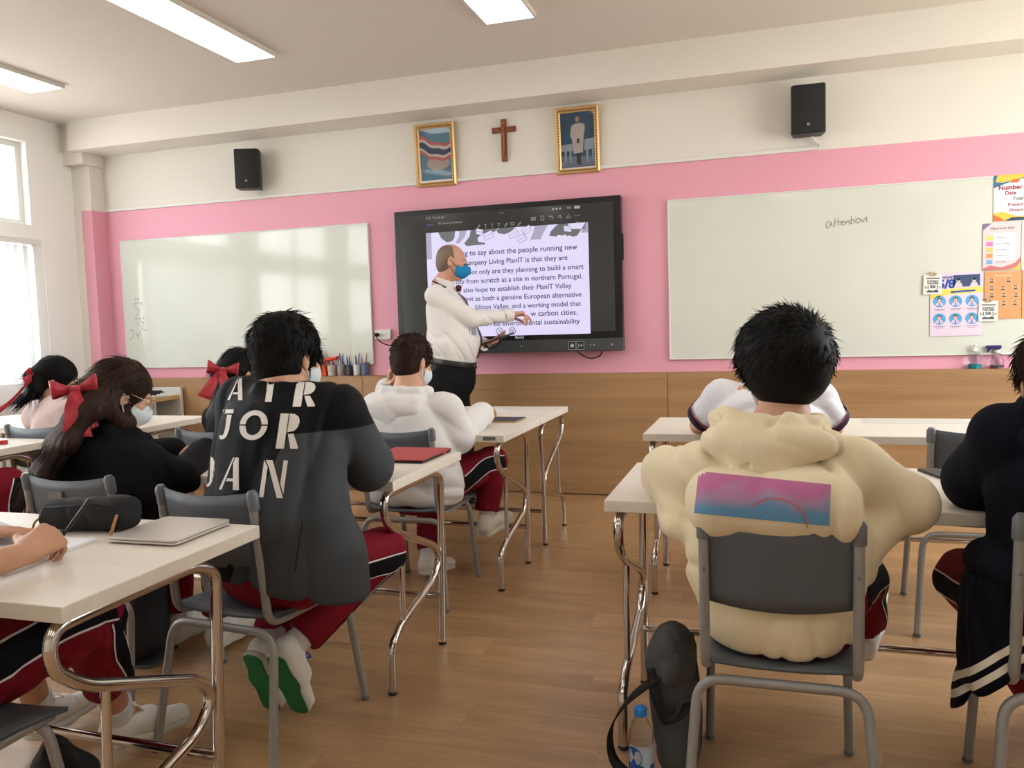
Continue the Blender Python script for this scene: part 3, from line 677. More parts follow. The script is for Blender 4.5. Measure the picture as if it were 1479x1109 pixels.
# orange photo poster
o, h, H = poster(1.285, 1.482, 1.163, 1.452, (216, 156, 104), 'orange poster with rows of small round portraits', .001)
mo = MB(); mh = MB(); mc = MB()
for (u, v) in ((-.062, .09), (.03, .09), (-.06, .045), (.0, .042), (.067, .045), (-.06, 0), (.005, 0), (.07, -.002), (-.06, -.045), (.005, -.05), (.065, -.05)):
    disc_xz(mc, u, v, .017, .017, F1, 16); disc_xz(mh, u, v + .004, .009, .0095, F2, 10); disc_xz(mo, u, v + .001, .006, .0075, F3, 10); poly_xz(mh, [(u - .012, v - .013), (u + .012, v - .013), (u + .007, v - .004), (u - .007, v - .004)], F2)
put(mc, 'portrait_disc', (226, 178, 132), o); put(mh, 'portrait_hair', (56, 50, 54), o); put(mo, 'portrait_face', (214, 170, 140), o)
m = MB(); stroke_xz(m, [(-.045, .118), (.045, .118)], .004, F1); put(m, 'print', (244, 214, 180), o)
o2, _, _ = poster(1.486, 1.70, 1.163, 1.452, (218, 160, 108), 'second orange poster running off the right edge', .0015)
# class 5/8 poster
o, h, H = poster(.985, 1.275, 1.066, 1.455, (226, 208, 224), 'lilac class poster with six round portraits and a yellow band, between the clipped tags', .001)
m = MB(); poly_xz(m, [(-h, H - .105), (h, H - .09), (h, H - .125), (-h + .09, H - .135), (-h, H - .16)], F1); put(m, 'print', (238, 214, 96), o)
m = MB(); add_text(m, 'SECONDARY', -h + .015, F1, H - .035, width=.125, bold=.05); add_text(m, '5/8', -h + .045, F1, H - .092, height=.072, bold=.05); poly_xz(m, [(-.03, H - .125), (h - .04, H - .118), (h - .04, H - .108), (-.03, H - .112)], F2); put(m, 'print', (36, 78, 158), o)
m = MB(); poly_xz(m, [(-.015, H - .09), (h - .015, H - .085), (h - .015, H - .015), (-.015, H - .015)], F1); put(m, 'print', (58, 78, 116), o)
m = MB(); mh = MB()
for x in (.012, .098): disc_xz(m, x, H - .05, .011, .013, F2, 12); poly_xz(m, [(x - .025, H - .088), (x + .025, H - .088), (x + .014, H - .062), (x - .014, H - .062)], F2); disc_xz(mh, x, H - .042, .011, .009, F3, 10)
put(m, 'print', (214, 204, 206), o); put(mh, 'portrait_hair', (40, 36, 40), o)
mc = MB(); mb_ = MB(); mh = MB(); mf = MB(); ml = MB(); mt = MB()
for i in range(3):
    for j in range(2):
        cx, cz = -.093 + .09 * i, H - .175 - .108 * j
        disc_xz(mc, cx, cz, .036, .036, F1, 24); disc_xz(mh, cx, cz + .012, .0125, .0125, F3, 12); disc_xz(mf, cx, cz + .006, .0095, .012, F3 - .0003, 12)
        poly_xz(mb_, [(cx - .024, cz - .026), (cx + .024, cz - .026), (cx + .018, cz - .010), (cx + .006, cz - .004), (cx - .006, cz - .004), (cx - .018, cz - .010)], F2)
        poly_xz(mt, [(cx - .003, cz - .026), (cx + .003, cz - .026), (cx + .002, cz - .006), (cx - .002, cz - .006)], F3)
        stroke_xz(ml, [(cx - .03, cz - .047), (cx + .03, cz - .047)], .004, F1); stroke_xz(ml, [(cx - .02, cz - .056), (cx + .02, cz - .056)], .003, F1)
put(mc, 'portrait_disc', (88, 164, 214), o); put(mb_, 'portrait_shirt', (214, 196, 222), o); put(mh, 'portrait_hair', (44, 38, 44), o); put(mf, 'portrait_face', (222, 180, 158), o); put(ml, 'caption', (140, 128, 146), o); put(mt, 'portrait_tie', (72, 62, 92), o)
# two clipped tags
def clip_tag(x, z, s, label):
    o, h, H = poster(x - .052, x + .052, z - .062, z + .062, (232, 232, 226), label, .008, .03, group='small white tags clipped over the class poster')
    m = MB(); add_text(m, 'STUDENT', -.033, F1, .014, width=.066, bold=.05); add_text(m, 'WELLNESS', -.033, F1, .002, width=.066, bold=.05); add_text(m, '( 5/6 )', -.030, F1, -.022, width=.06, bold=.06)
    poly_xz(m, [(-.033, -.05), (.033, -.05), (.033, -.038), (.02, -.033), (.0, -.04), (-.02, -.035), (-.033, -.042)], F1); stroke_xz(m, [(-.036, .037), (.036, .037)], .007, F1); stroke_xz(m, [(-.042, -.012), (-.038, -.025)], .005, F1); stroke_xz(m, [(.042, -.012), (.038, -.025)], .005, F1)
    put(m, 'print', (74, 78, 84), o)
    mm = MB().box((-.016, -.014, .054), (-.001, .0, .079)).box((.003, -.012, .056), (.018, .0, .072)); mm.build('peg', mat('wooden peg', (196, 164, 120), .6), o, bevel=.002)
clip_tag(.998, 1.388, 0, 'small white tag pegged over the left corner of the lilac class poster')
clip_tag(1.305, 1.213, 0, 'small white tag pegged between the lilac and the orange posters')

# things on the ledge
m_clear = mat('clear plastic', (240, 246, 246), 0.05, trans=1.0, ior=1.2)
m_teal = mat('teal liquid', (40, 150, 160), 0.2)
m_navy = mat('navy plastic', (34, 36, 96), 0.35)
LZ0 = .861
bt_ = empty('sanitiser_bottle', (1.232, 5.59, LZ0), 0, 'clear pump bottle with a little teal liquid on the wooden ledge', 'bottle')
MB().lathe([(.033, 0), (.036, .004), (.036, .075), (.030, .095), (.014, .105), (.013, .112)], 18).build('body', m_clear, bt_); MB().lathe([(.0335, .002), (.0335, .03), (.001, .03)], 18).build('liquid', m_teal, bt_)
MB().lathe([(.015, .108), (.015, .125), (.006, .127), (.005, .14), (.009, .141), (.009, .15), (.001, .151)], 14).box((-.006, -.035, .142), (.006, 0, .149)).build('pump', m_white_pl, bt_)
bt_ = empty('spray_bottle', (1.355, 5.59, LZ0), 0, 'clear spray bottle with a navy trigger on the wooden ledge', 'bottle')
MB().lathe([(.034, 0), (.036, .004), (.036, .05), (.022, .085), (.013, .095), (.013, .10)], 18).build('body', m_clear, bt_); MB().lathe([(.0365, .008), (.0365, .022)], 18).build('label_band', mat('dark print', (70, 66, 66), .5), bt_)
MB().lathe([(.015, .098), (.015, .115)], 14).build('collar', m_white_pl, bt_)
MB().box((-.06, -.012, .122), (.02, .012, .142)).box((-.012, -.01, .112), (.012, .01, .124)).prism([(-.06, .10), (-.05, .098), (-.035, .124), (-.048, .124)], -.006, .006, Matrix.Rotation(pi / 2, 4, 'X')).build('trigger', m_navy, bt_, bevel=.002)
# pens, cups, glue gun
m_orange = mat('orange plastic', (232, 86, 30), .4); m_redp = mat('red plastic', (214, 44, 30), .4)
gg = empty('hand_drill_toy', (-3.315, 5.59, LZ0), 0, 'orange and black tool leaning upright on the ledge beside the pen cups', 'tool'); gg.name = 'glue_gun'
MB().prism([(-.07, 0), (.05, 0), (.03, .10), (.0, .12)], -.02, .02, Matrix.Rotation(pi / 2, 4, 'X')).build('body', m_orange, gg, bevel=.006)
MB().tube(smooth_path([(-.02, -.01, .10), (-.012, -.015, .15), (-.005, -.01, .18)], 5), .018, 8).build('nozzle', m_redp, gg); MB().tube([(-.01, -.022, .08), (.0, -.024, .16), (.012, -.015, .205)], [.012, .013, .01], 8).tube([(.02, -.022, .09), (.025, -.024, .15), (.0, -.02, .20)], [.01, .011, .008], 8).tube(smooth_path([(.01, -.022, .1), (.012, -.03, .05), (.008, -.04, -.02)], 5), .005, 6).build('handle', m_black, gg)
tag(MB().tube([(-3.275, 5.585, .985), (-3.19, 5.58, 1.0), (-3.165, 5.58, 1.004)], [.014, .014, .014], 12).build('marker_pen', m_redp), 'thick red marker lying across the tops of the pen cups', 'marker', 'pens on the ledge')
cup_m = mat('clear cup', (226, 228, 228), .15, trans=.7); 
def cup(x, r, h, m_, label): 
    o = tag(MB().lathe([(r * .85, .003), (r, h), (r - .003, h), (r * .85 - .003, .006), (.001, .006)], 16).build('pen_cup', m_, None, (x, 5.59, LZ0)), label, 'cup', 'pen cups on the ledge'); return o
cups = [(-3.225, .034, .085, mat('white patterned cup', (190, 176, 172), .5, noise=(60, .4)), 'pale patterned pen cup at the left end of the ledge row'), (-3.145, .032, .09, cup_m, 'clear pen cup second from the left in the ledge row'), (-3.07, .026, .075, mat('black cup', (50, 50, 52), .4), 'small dark pen cup in the middle of the ledge row'),
        (-3.005, .03, .088, mat('pale cup', (200, 200, 196), .5), 'pale pen cup right of the small dark cup'), (-2.935, .034, .10, mat('mesh cup', (86, 92, 122), .45), 'bluish mesh pen cup at the right end of the ledge row')]
for c in cups: cup(*c)
pcols = [(40, 60, 150), (30, 30, 34), (226, 120, 40), (190, 40, 46), (240, 240, 236), (46, 96, 190), (120, 120, 124), (214, 170, 60), (60, 70, 90)]
for ci, (cx, r, h, _, _) in enumerate(cups):
    for j in range(5):
        a = j * 1.9 + ci; k = (ci * 5 + j * 4) % len(pcols); rx, ry = math.cos(a) * r * .5, math.sin(a) * r * .5; hh = .11 + .028 * ((j * 7 + ci * 3) % 4) * .8 + (.045 if ci == 4 and j == 0 else 0)
        cn = ('dark blue', 'black', 'orange', 'red', 'white', 'bright blue', 'grey', 'yellow', 'slate blue')[k]; wh = ('pale patterned', 'clear', 'small dark', 'plain pale', 'bluish mesh')[ci]
        tag(MB().tube([(cx + rx * .4, 5.59 + ry * .4, LZ0 + .008), (cx + rx * 1.2, 5.59 + ry * 1.2, LZ0 + hh * .8), (cx + rx * 1.5, 5.59 + ry * 1.5, LZ0 + hh)], [.0045, .0045, .002], 7).build('pen', mat('pen %d' % k, pcols[k], .35)),
            cn + ' pen standing in the ' + wh + ' cup on the ledge', 'pen', 'pens on the ledge')

# low cabinet with papers and cables
m_cab = mat('white laminate cabinet', (212, 210, 204), .4); m_cabw = wood_mat('cabinet edge', (196, 160, 112), (210, 176, 128), .5)
cb = empty('low_cabinet', (-4.60, 5.05, 0), 0, 'white low cabinet with a wooden edged top standing against the wainscot at left', 'cabinet')
MB().box((-.47, .455, 0), (.015, .48, .787)).build('side_panel', m_cab, cb, bevel=.002); MB().box((-.47, -.53, 0), (.015, -.505, .787)).build('side_panel', m_cab, cb, bevel=.002)
MB().box((-.45, -.505, .70), (-.012, .455, .722)).build('top_board', m_cab, cb); MB().box((-.012, -.505, .692), (.0, .455, .727)).build('edge_strip', m_cabw, cb, bevel=.001)
MB().box((-.47, -.505, 0), (-.45, .455, .787)).build('back_panel', m_cab, cb); MB().box((-.45, -.505, .05), (-.10, .30, .70)).build('inner_box', m_cab, cb, bevel=.002)
tag(MB().box((-.12, -.08, 0), (.12, .09, .006), Matrix.Translation((-4.74, 5.08, .724)) @ Matrix.Rotation(.15, 4, 'Z')).build('paper_stack', mat('white paper', (236, 236, 238), .6)), 'white papers on the left cabinet beside the black cables', 'paper')
ck = MB(); r5 = random.Random(5)
for k in range(5):
    cx, cy = -4.76 + r5.uniform(-.04, .04), 5.35 + r5.uniform(-.03, .03); ck.tube(smooth_path([(cx + (.05 + .012 * k) * math.cos(a * .9 + k), cy + .06 * math.sin(a * .9 + k) - .02, .737 + .035 * abs(math.sin(a * 1.3 + k * 2))) for a in range(8)], 5), .006, 7)
tag(ck.build('cable_tangle', m_black), 'tangle of black cables on top of the left cabinet', 'cable')
# ================================================================ desks and chairs
m_top = wood_mat('desk laminate', (221, 213, 200), (228, 221, 208), .42, (1.2, 6, 6), grain=.025)
m_edge = mat('desk edge', (214, 208, 196), .45)
m_chrome = mat('chrome tube', (205, 200, 196), .09, 1.0)
m_gtube = mat('grey painted tube', (150, 150, 148), .38, .25, noise=(40, .06))
m_gpl = mat('grey seat plastic', (86, 92, 99), .42, bump=(300, .12))
m_gcap = mat('grey sleeve plastic', (104, 107, 111), .4)
m_foot = mat('rubber foot', (36, 34, 34), .6)
m_stick = mat('grey sticker', (112, 110, 106), .5)
TT = .722
def make_desk():
    o = empty('desk')
    W2, D2 = .77, .31
    t = MB(); t.box((-W2, -D2, TT - .033), (W2, D2, TT)); t.build('desktop', m_top, o, bevel=.0025)
    for s in (-1, 1):
        x = s * .732
        f = empty('leg_frame'); f.parent = o; f.location = (x, 0, 0)
        y0 = -D2 - .0 + .012
        S = [(0, 0, .012), (0, .0, .165), (0, .075, .205), (0, .385, .278), (0, .437, .35), (0, .385, .405), (0, .06, .535), (0, -.012, .60), (0, -.004, .672), (0, .07, TT - .047), (0, .40, TT - .047), (0, .475, .64), (0, .437, .012)]
        S = [(a, y0 + b, c) for a, b, c in S]
        f0 = MB().tube(fillet(S, [.05, .05, .06, .08, .06, .06, .06, .05, .05, .08, .03], 6), .0142, 12)
        b0 = f0.build('bent_tube', m_chrome, f)
        MB().tube([(0, y0 + .115, .513), (0, y0 + .10, .215)], .010, 10).build('brace', m_chrome, f)
        for yy in (y0, y0 + .437): MB().lathe([(.006, .012), (.014, .010), (.0155, .004), (.012, 0)], 12, (0, yy, 0)).build('foot', m_foot, f)
    MB().tube([(-.732, -D2 + .012 + .437, .19), (.732, -D2 + .012 + .437, .19)], .0125, 10).build('stretcher', m_chrome, o)
    MB().tube([(-.732, -D2 + .012 + .32, TT - .055), (.732, -D2 + .012 + .32, TT - .055)], .010, 8).build('top_rail', m_chrome, o)
    return o
desk0 = make_desk(); first = [True]
def desk(x0, y0, label, flip=False, stick=None, w=1.0):
    o = desk0 if first[0] else copy_tree(desk0); first[0] = False
    o.location = (x0 + .77 * (1 if x0 else 1), y0 + .31, 0) if not flip else (x0 + .77, y0 + .31, 0)
    if flip: o.rotation_euler = (0, 0, pi)
    tag(o, label, 'desk', 'white two seat desks with chrome legs')
    if stick is not None:
        MB().box((stick - .03, -.3115, TT - .024), (stick + .03, -.3095, TT - .007)).build('sticker', m_stick, o)
    return o
D1 = desk(-2.79, 1.145, 'white desk at lower left with a pencil case and a closed laptop on it')
D2_ = desk(-2.695, 2.355, 'white desk holding the red tablet case, at the black jacket with white letters', stick=.68)
D3 = desk(-2.665, 3.435, 'white desk with a black tablet and open book, at the white hoodie', stick=.70)
D3b = desk(-2.665, 4.06, 'white desk pushed against the far side of the desk with the black tablet', True)
D5 = desk(-.432, 2.20, 'white desk in front of the cream hoodie')
D7 = desk(-.515, 3.54, 'white desk in front of the white polo shirt, nearest the front wall at right')
D8 = desk(-4.88, 2.50, 'white desk cut by the left edge, with a small red item on it')
D6 = desk(-4.765, 3.50, 'white desk at left nearest the low cabinet, empty right end')

def make_chair():
    o = empty('school_chair')
    zs = .42
    # seat shell
    n, mrows = 9, 8; vs = []
    for j in range(mrows):
        t = j / (mrows - 1); y = -.19 + .40 * t
        for i in range(n):
            u = -1 + 2 * i / (n - 1); hw = .19 - .012 * (1 - t)
            z = zs - .012 + .010 * u * u + .012 * max(0, (.25 - t)) * 4 * .6 - .03 * max(0, t - .75) * 2
            vs.append((u * hw, y, z))
    s = MB(); s.add(vs, [(j * n + i, j * n + i + 1, (j + 1) * n + i + 1, (j + 1) * n + i) for j in range(mrows - 1) for i in range(n - 1)], True)
    s.build('seat', m_gpl, o, solid=.010)
    # back shell, curved, a little higher at the middle of its lower edge
    n, mrows = 13, 7; vs = []
    for j in range(mrows):
        t = j / (mrows - 1)
        for i in range(n):
            u = -1 + 2 * i / (n - 1)
            zb = .562 + .016 * u * u; zt = .785 - .016 * (1 - u * u)
            z = zb + (zt - zb) * t
            vs.append((u * .168, -.175 - .05 * (z - .42) / .345 - .022 * (1 - u * u) + .004, z))
    s = MB(); s.add(vs, [(j * n + i, j * n + i + 1, (j + 1) * n + i + 1, (j + 1) * n + i) for j in range(mrows - 1) for i in range(n - 1)], True)
    bk = s.build('backrest', m_gpl, o, solid=.008)
    for sx in (-1, 1):
        MB().tube([(sx * .166, -.219, .735), (sx * .166, -.2255, .779), (sx * .165, -.227, .790)], [.0165, .0165, .010], 12).build('sleeve', m_gcap, bk)
        MB().tube(fillet([(sx * .166, -.227, .775), (sx * .168, -.188, .405), (sx * .165, -.10, .396), (sx * .165, .19, .396)], [.06, .03], 6), .0122, 12).build('upright', m_gtube, o)
        MB().tube([(sx * .165, -.2255, .66), (sx * .165, -.2325, .661)], .004, 8).build('screw', m_gcap, bk)
    MB().tube(fillet([(-.215, -.255, .004), (-.185, -.19, .378), (.185, -.19, .378), (.215, -.255, .004)], .06, 7), .0122, 12).build('rear_leg_frame', m_gtube, o)
    MB().tube(fillet([(-.188, .235, .004), (-.175, .165, .388), (.175, .165, .388), (.188, .235, .004)], .05, 7), .0122, 12).build('front_leg_frame', m_gtube, o)
    for (x, y) in ((-.215, -.255), (.215, -.255), (-.188, .235), (.188, .235)): MB().lathe([(.0135, 0), (.014, .004), (.0135, .014)], 12, (x, y, 0)).build('foot', m_gcap, o)
    return o
chair0 = make_chair(); firstc = [True]
def chair(x, y, label, rz=0.0):
    o = chair0 if firstc[0] else copy_tree(chair0); firstc[0] = False
    o.location = (x, y, 0); o.rotation_euler = (0, 0, rz)
    return tag(o, label, 'chair', 'grey school chairs')
CH = {}
CH['cream'] = chair(.028, 2.10, 'grey school chair under the cream hoodie')
CH['jordan'] = chair(-1.478, 2.10, 'grey school chair under the black and grey jacket with white letters', -.1)
CH['girl'] = chair(-2.115, 2.22, 'grey school chair behind the black hoodie, with a small sticker on its back')
MB().box((-.055, -.2510, .715), (.0, -.2455, .737)).build('sticker', m_stick, CH['girl'])
CH['white'] = chair(-1.525, 3.385, 'grey school chair under the white hoodie')
CH['near'] = chair(-1.665, 1.14, 'grey school chair at the lower left corner, mostly out of the picture')
CH['navy'] = chair(.692, 2.13, 'grey school chair at the right edge under the navy striped hem', -.06)
CH['empty'] = chair(.755, 3.535, 'empty grey school chair between the navy jacket and the front right desk')
CH['polo'] = chair(.0, 3.33, 'grey school chair under the white polo shirt, hidden behind the cream hoodie')
CH['pink'] = chair(-3.53, 3.37, 'grey school chair under the pale pink sweatshirt')
CH['bow'] = chair(-2.44, 3.32, 'grey school chair behind the lettered jacket, under the hidden student with a red bow')
CH['left'] = chair(-3.62, 2.36, 'grey school chair cut off by the left edge, under dark red trousers')

CH['cream'].scale = (1, 1, .975)

# ---------------------------------------------------------------- things on the desks
m_silver = mat('silver aluminium', (206, 200, 194), .35, .6)
lp = empty('laptop', (-1.425, 1.645, TT), .02, 'closed silver laptop on the lower left desk', 'laptop')
MB().rbox(.20, .215, .004, .0095, .012).build('base', m_silver, lp, bevel=.0015); MB().rbox(.20, .215, .0105, .016, .012).build('lid', m_silver, lp, bevel=.0015)
MB().box((-.03, -.1085, .0088), (.03, -.104, .0112)).build('notch', m_gtube, lp)
ft = MB(); [ft.lathe([(.008, 0), (.008, .004)], 10, (x, y, 0)) for x in (-.08, .08) for y in (-.08, .08)]; ft.build('rubber_feet', m_foot, lp)
m_case = mat('black canvas', (24, 24, 26), .85, bump=(400, .3)); m_leather = mat('tan leather', (164, 112, 66), .6); m_zip = mat('metal zip', (150, 130, 96), .35, .9)
m_note = mat('notebook paper', (228, 229, 234), .7)
nb = empty('notebook', (-1.66, 1.40, TT), .1, 'open notebook under the writing hand at lower left', 'notebook')
MB().box((-.10, -.14, 0), (.11, .14, .008)).build('right_page', m_note, nb, bevel=.001)
pg_ = []; n = 8
V_ = []; 
for k in range(n + 1):
    t = k / n; V_ += [(-.10 - .18 * t, -.14, .008 + .035 * math.sin(pi * min(1, t * 1.15)) ** 1), (-.10 - .18 * t, .14, .008 + .035 * math.sin(pi * min(1, t * 1.15)))]
MB().add(V_, [(2 * k, 2 * k + 1, 2 * k + 3, 2 * k + 2) for k in range(n)], True).build('left_page', m_note, nb, solid=.004)
rc_ = empty('tablet_case', (-1.315, 2.83, TT), .0, 'red folding tablet case on the desk beside the lettered jacket', 'tablet')
m_redc = mat('red leatherette', (168, 52, 56), .45, bump=(300, .1))
MB().rbox(.24, .285, 0, .010, .01).build('tablet', m_black, rc_, bevel=.002); MB().rbox(.245, .29, .0105, .0145, .012).build('cover', m_redc, rc_, bevel=.0015); MB().box((.1225, .04, .002), (.1245, .075, .0145)).build('closing_tab', m_redc, rc_, bevel=.0005)
tag(MB().box((-.14, -.10, 0), (.14, .10, .003), Matrix.Translation((-1.55, 2.62, TT)) @ Matrix.Rotation(-.1, 4, 'Z')).build('paper_sheet', m_note), 'white sheet of paper under the arm of the lettered jacket', 'paper')
bk_ = empty('tablet', (-1.335, 3.965, TT), 0.0, 'black tablet with a gold edge on the desk of the white hoodie', 'tablet')
MB().rbox(.27, .19, 0, .009, .012).build('back_shell', mat('gold aluminium', (196, 176, 130), .3, .8), bk_, bevel=.0015); MB().rbox(.264, .184, .0092, .0108, .01).build('front_glass', mat('tablet glass', (26, 25, 27), .35), bk_)
ob = empty('open_book', (-1.60, 4.08, TT), .15, 'open book with white pages by the sleeve of the white hoodie', 'book')
for s in (-1, 1):
    V_ = []; n = 8
    for k in range(n + 1):
        t = k / n; z = .004 + .026 * math.sin(pi * (t * .9 + .08)) + .006 * (1 - t); V_ += [(s * .17 * t, -.12, z), (s * .17 * t, .12, z)]
    MB().add(V_, [(2 * k, 2 * k + 1, 2 * k + 3, 2 * k + 2) for k in range(n)], True).build('page_block', m_note, ob, solid=.005)
    MB().box((min(0, s * .175), -.125, 0), (max(0, s * .175), .125, .002)).build('book_cover', m_gtube, ob)
tag(MB().box((-.10, -.07, 0), (.10, .07, .0015), Matrix.Translation((-1.54, 4.43, TT)) @ Matrix.Rotation(.5, 4, 'Z')).build('paper_sheet', m_note), 'loose white paper behind the open book on the far desk', 'paper')
tag(MB().tube([(-1.53, 4.02, TT + .037), (-1.49, 4.13, TT + .037)], .005, 8).build('pen', m_black), 'black pen lying on the open book', 'pen')
mo_ = empty('computer_mouse', (-.31, 2.47, TT), .2, 'small black mouse on the desk by the cream elbow', 'mouse')
MB().lathe([(.03, 0), (.032, .008), (.026, .02), (.012, .027), (.001, .028)], 16, (0, 0, 0), Matrix.Diagonal((.8, 1.35, 1, 1))).build('shell', m_black, mo_); MB().box((-.003, .005, .024), (.003, .022, .0285)).build('wheel', m_gtube, mo_, bevel=.001)
tag(MB().box((-.22, -.09, 0), (.22, .09, .0012), Matrix.Translation((.65, 4.06, TT))).build('paper_sheet', mat('faint grey sheet', (206, 202, 194), .6)), 'thin sheet at the far edge of the front right desk', 'paper')
tag(MB().rbox(.03, .03, 0, .02, .008, Matrix.Translation((-3.475, 2.93, TT))).build('eraser', mat('pink red rubber', (196, 60, 66), .6), bevel=.002), 'small red item on the desk at the left edge', 'eraser')
tag(MB().box((-.03, -.09, 0), (.03, .09, .008), Matrix.Translation((.51, 2.70, TT)) @ Matrix.Rotation(.3, 4, 'Z')).build('phone', m_black, bevel=.002), 'black phone on the desk beside the navy sleeve', 'phone')

# ---------------------------------------------------------------- bottle and bags on the floor
m_pet = mat('clear bottle', (245, 250, 250), .04, trans=1.0, ior=1.07)
m_bcap = mat('blue bottle cap', (30, 124, 206), .4); m_blab = mat('blue bottle label', (34, 84, 168), .35); m_blab2 = mat('pale blue label', (190, 214, 232), .35)
wb_ = empty('water_bottle', (-.315, 2.03, 0), 0, 'clear water bottle with a blue cap and label standing beside the grey bag', 'bottle')
MB().lathe([(.024, 0), (.031, .004), (.0325, .02), (.031, .03), (.0325, .04), (.0325, .128), (.031, .135), (.0325, .142), (.031, .155), (.024, .175), (.015, .192), (.0125, .197), (.0125, .205)], 24).build('body', m_pet, wb_)
MB().lathe([(.0295, .004), (.0305, .02), (.0305, .075), (.001, .075)], 20).build('water', mat('water', (235, 245, 250), .02, trans=1.0, ior=1.05), wb_)
MB().lathe([(.0165, .198), (.017, .200), (.017, .216), (.0155, .219), (.001, .219)], 20).build('cap', m_bcap, wb_)
lb = MB(); r = .0333; A0, A1 = -2.5, .35; n = 18
lb.add([(r * math.cos(A0 + (A1 - A0) * k / n), r * math.sin(A0 + (A1 - A0) * k / n), z) for z in (.062, .128) for k in range(n + 1)], [(k, k + 1, n + 2 + k, n + 1 + k) for k in range(n)], True)
m_lab = mat('label film', (200, 220, 240), .3, trans=.5)
lab = lb.build('label', m_lab, wb_)
def on_cyl(mb, c, z, ra, rz, r, n=22):
    vs = [(r * math.cos(c), r * math.sin(c), z)] + [(r * math.cos(c + ra / r * math.cos(2 * pi * k / n)), r * math.sin(c + ra / r * math.cos(2 * pi * k / n)), z + rz * math.sin(2 * pi * k / n)) for k in range(n)]
    return mb.add(vs, [(0, 1 + k, 1 + (k + 1) % n) for k in range(n)], True)
m = on_cyl(MB(), -2.05, .098, .024, .027, .0337); m2 = MB(); r = .0336
m2.add([(r * math.cos(A0 + (A1 - A0) * k / n), r * math.sin(A0 + (A1 - A0) * k / n), z) for z in (.062, .078) for k in range(n + 1)], [(k, k + 1, n + 2 + k, n + 1 + k) for k in range(n)], True)
m.build('label_disc', m_blab, lab); m2.build('label_band', m_blab, lab)
m = MB(); r = .0337; m.add([(r * math.cos(-1.25 + .55 * k / 6), r * math.sin(-1.25 + .55 * k / 6), z) for z in (.070, .120) for k in range(7)], [(k, k + 1, 8 + k, 7 + k) for k in range(6)], True); m.build('label_panel', m_blab2, lab)
V_, F_ = text_geo('คริสตัล', width=.036, bold=.02); m = MB(); m.add([((.0340) * math.cos(-2.05 + (x - .018) / .034), .0340 * math.sin(-2.05 + (x - .018) / .034), .094 + z) for x, _, z in V_], F_); m.build('label_lettering', m_white_pl, lab)
# ================================================================ solid modelling by distance fields (bodies, clothes, bags)
f32 = np.float32
def A3(v): return np.array(v, f32)
def _bb(pts, r): 
    p = np.array(pts, float); return p.min(0) - r, p.max(0) + r
def smin(a, b, k):
    if k <= 0: return np.minimum(a, b)
    h = np.maximum(k - np.abs(a - b), 0) / k; return np.minimum(a, b) - h * h * (k * .25)
def smax(a, b, k): return -smin(-a, -b, k)
def rc(a, b, ra, rb=None, k=.02, op='u', sub=None):
    """tapered capsule"""
    a_, b_ = A3(a), A3(b); rb = ra if rb is None else rb; ab = b_ - a_; L2 = max(float(ab @ ab), 1e-9)
    def f(P):
        q = P - a_; t = np.clip(q @ ab / L2, 0, 1); d = q - t[:, None] * ab
        return np.sqrt((d * d).sum(1)) - (ra + (rb - ra) * t)
    lo, hi = _bb([a, b], max(ra, rb)); return dict(f=f, k=k, op=op, lo=lo, hi=hi)
def ec(a, b, A, B, u, k=.03, op='u'):
    """elliptic tapered capsule; A=(half width along u, half depth) at a, B at b"""
    a_, b_ = A3(a), A3(b); ab = b_ - a_; L = float(np.sqrt(ab @ ab)); t_ = ab / L
    u_ = A3(u); u_ = u_ - t_ * (u_ @ t_); u_ /= np.sqrt(u_ @ u_); v_ = np.cross(t_, u_)
    def f(P):
        q = P - a_; s = q @ t_; t = np.clip(s / L, 0, 1); w = s - t * L
        rx = A[0] + (B[0] - A[0]) * t; ry = A[1] + (B[1] - A[1]) * t; m = np.minimum(rx, ry)
        return (np.sqrt((q @ u_ / rx) ** 2 + (q @ v_ / ry) ** 2 + (w / m) ** 2) - 1) * m
    lo, hi = _bb([a, b], max(*A, *B)); return dict(f=f, k=k, op=op, lo=lo, hi=hi)
def el(c, r, M=None, k=.02, op='u'):
    """ellipsoid, M = 3x3 with axes in its columns"""
    c_ = A3(c); r_ = A3(r); R = np.array(M if M is not None else np.eye(3), f32); m = float(min(r))
    def f(P):
        q = (P - c_) @ R; return (np.sqrt(((q / r_) ** 2).sum(1)) - 1) * m
    ext = np.sqrt(((np.abs(R) * np.array(r)) ** 2).sum(1)); return dict(f=f, k=k, op=op, lo=np.array(c) - ext, hi=np.array(c) + ext)
def bx(c, h, r, M=None, k=.01, op='u'):
    """rounded box, h half sizes, r rounding"""
    c_ = A3(c); h_ = A3(h) - r; R = np.array(M if M is not None else np.eye(3), f32)
    def f(P):
        q = np.abs((P - c_) @ R) - h_; return np.sqrt((np.maximum(q, 0) ** 2).sum(1)) + np.minimum(q.max(1), 0) - r
    ext = (np.abs(R) * np.array(h)).sum(1); return dict(f=f, k=k, op=op, lo=np.array(c) - ext, hi=np.array(c) + ext)
def half(n, p, k=.004):
    """keep the side the normal n points away from (dot(x - p, n) < 0)"""
    n_ = A3(n); n_ = n_ / np.sqrt(n_ @ n_); d = float(n_ @ A3(p))
    return dict(f=lambda P: P @ n_ - d, k=k, op='i', lo=None, hi=None)
def _eval(pr, P, pad):
    D = np.full(len(P), pad, f32)
    for q in pr:
        if q['lo'] is None: v = q['f'](P); D = smax(D, v, q['k']); continue
        pp = pad + q['k']; m = np.all((P > q['lo'] - pp) & (P < q['hi'] + pp), axis=1)
        if not m.any(): continue
        v = q['f'](P[m]).astype(f32)
        if q['op'] == 'u': D[m] = smin(D[m], v, q['k'])
        elif q['op'] == 's': D[m] = smax(D[m], -v, q['k'])
    return D
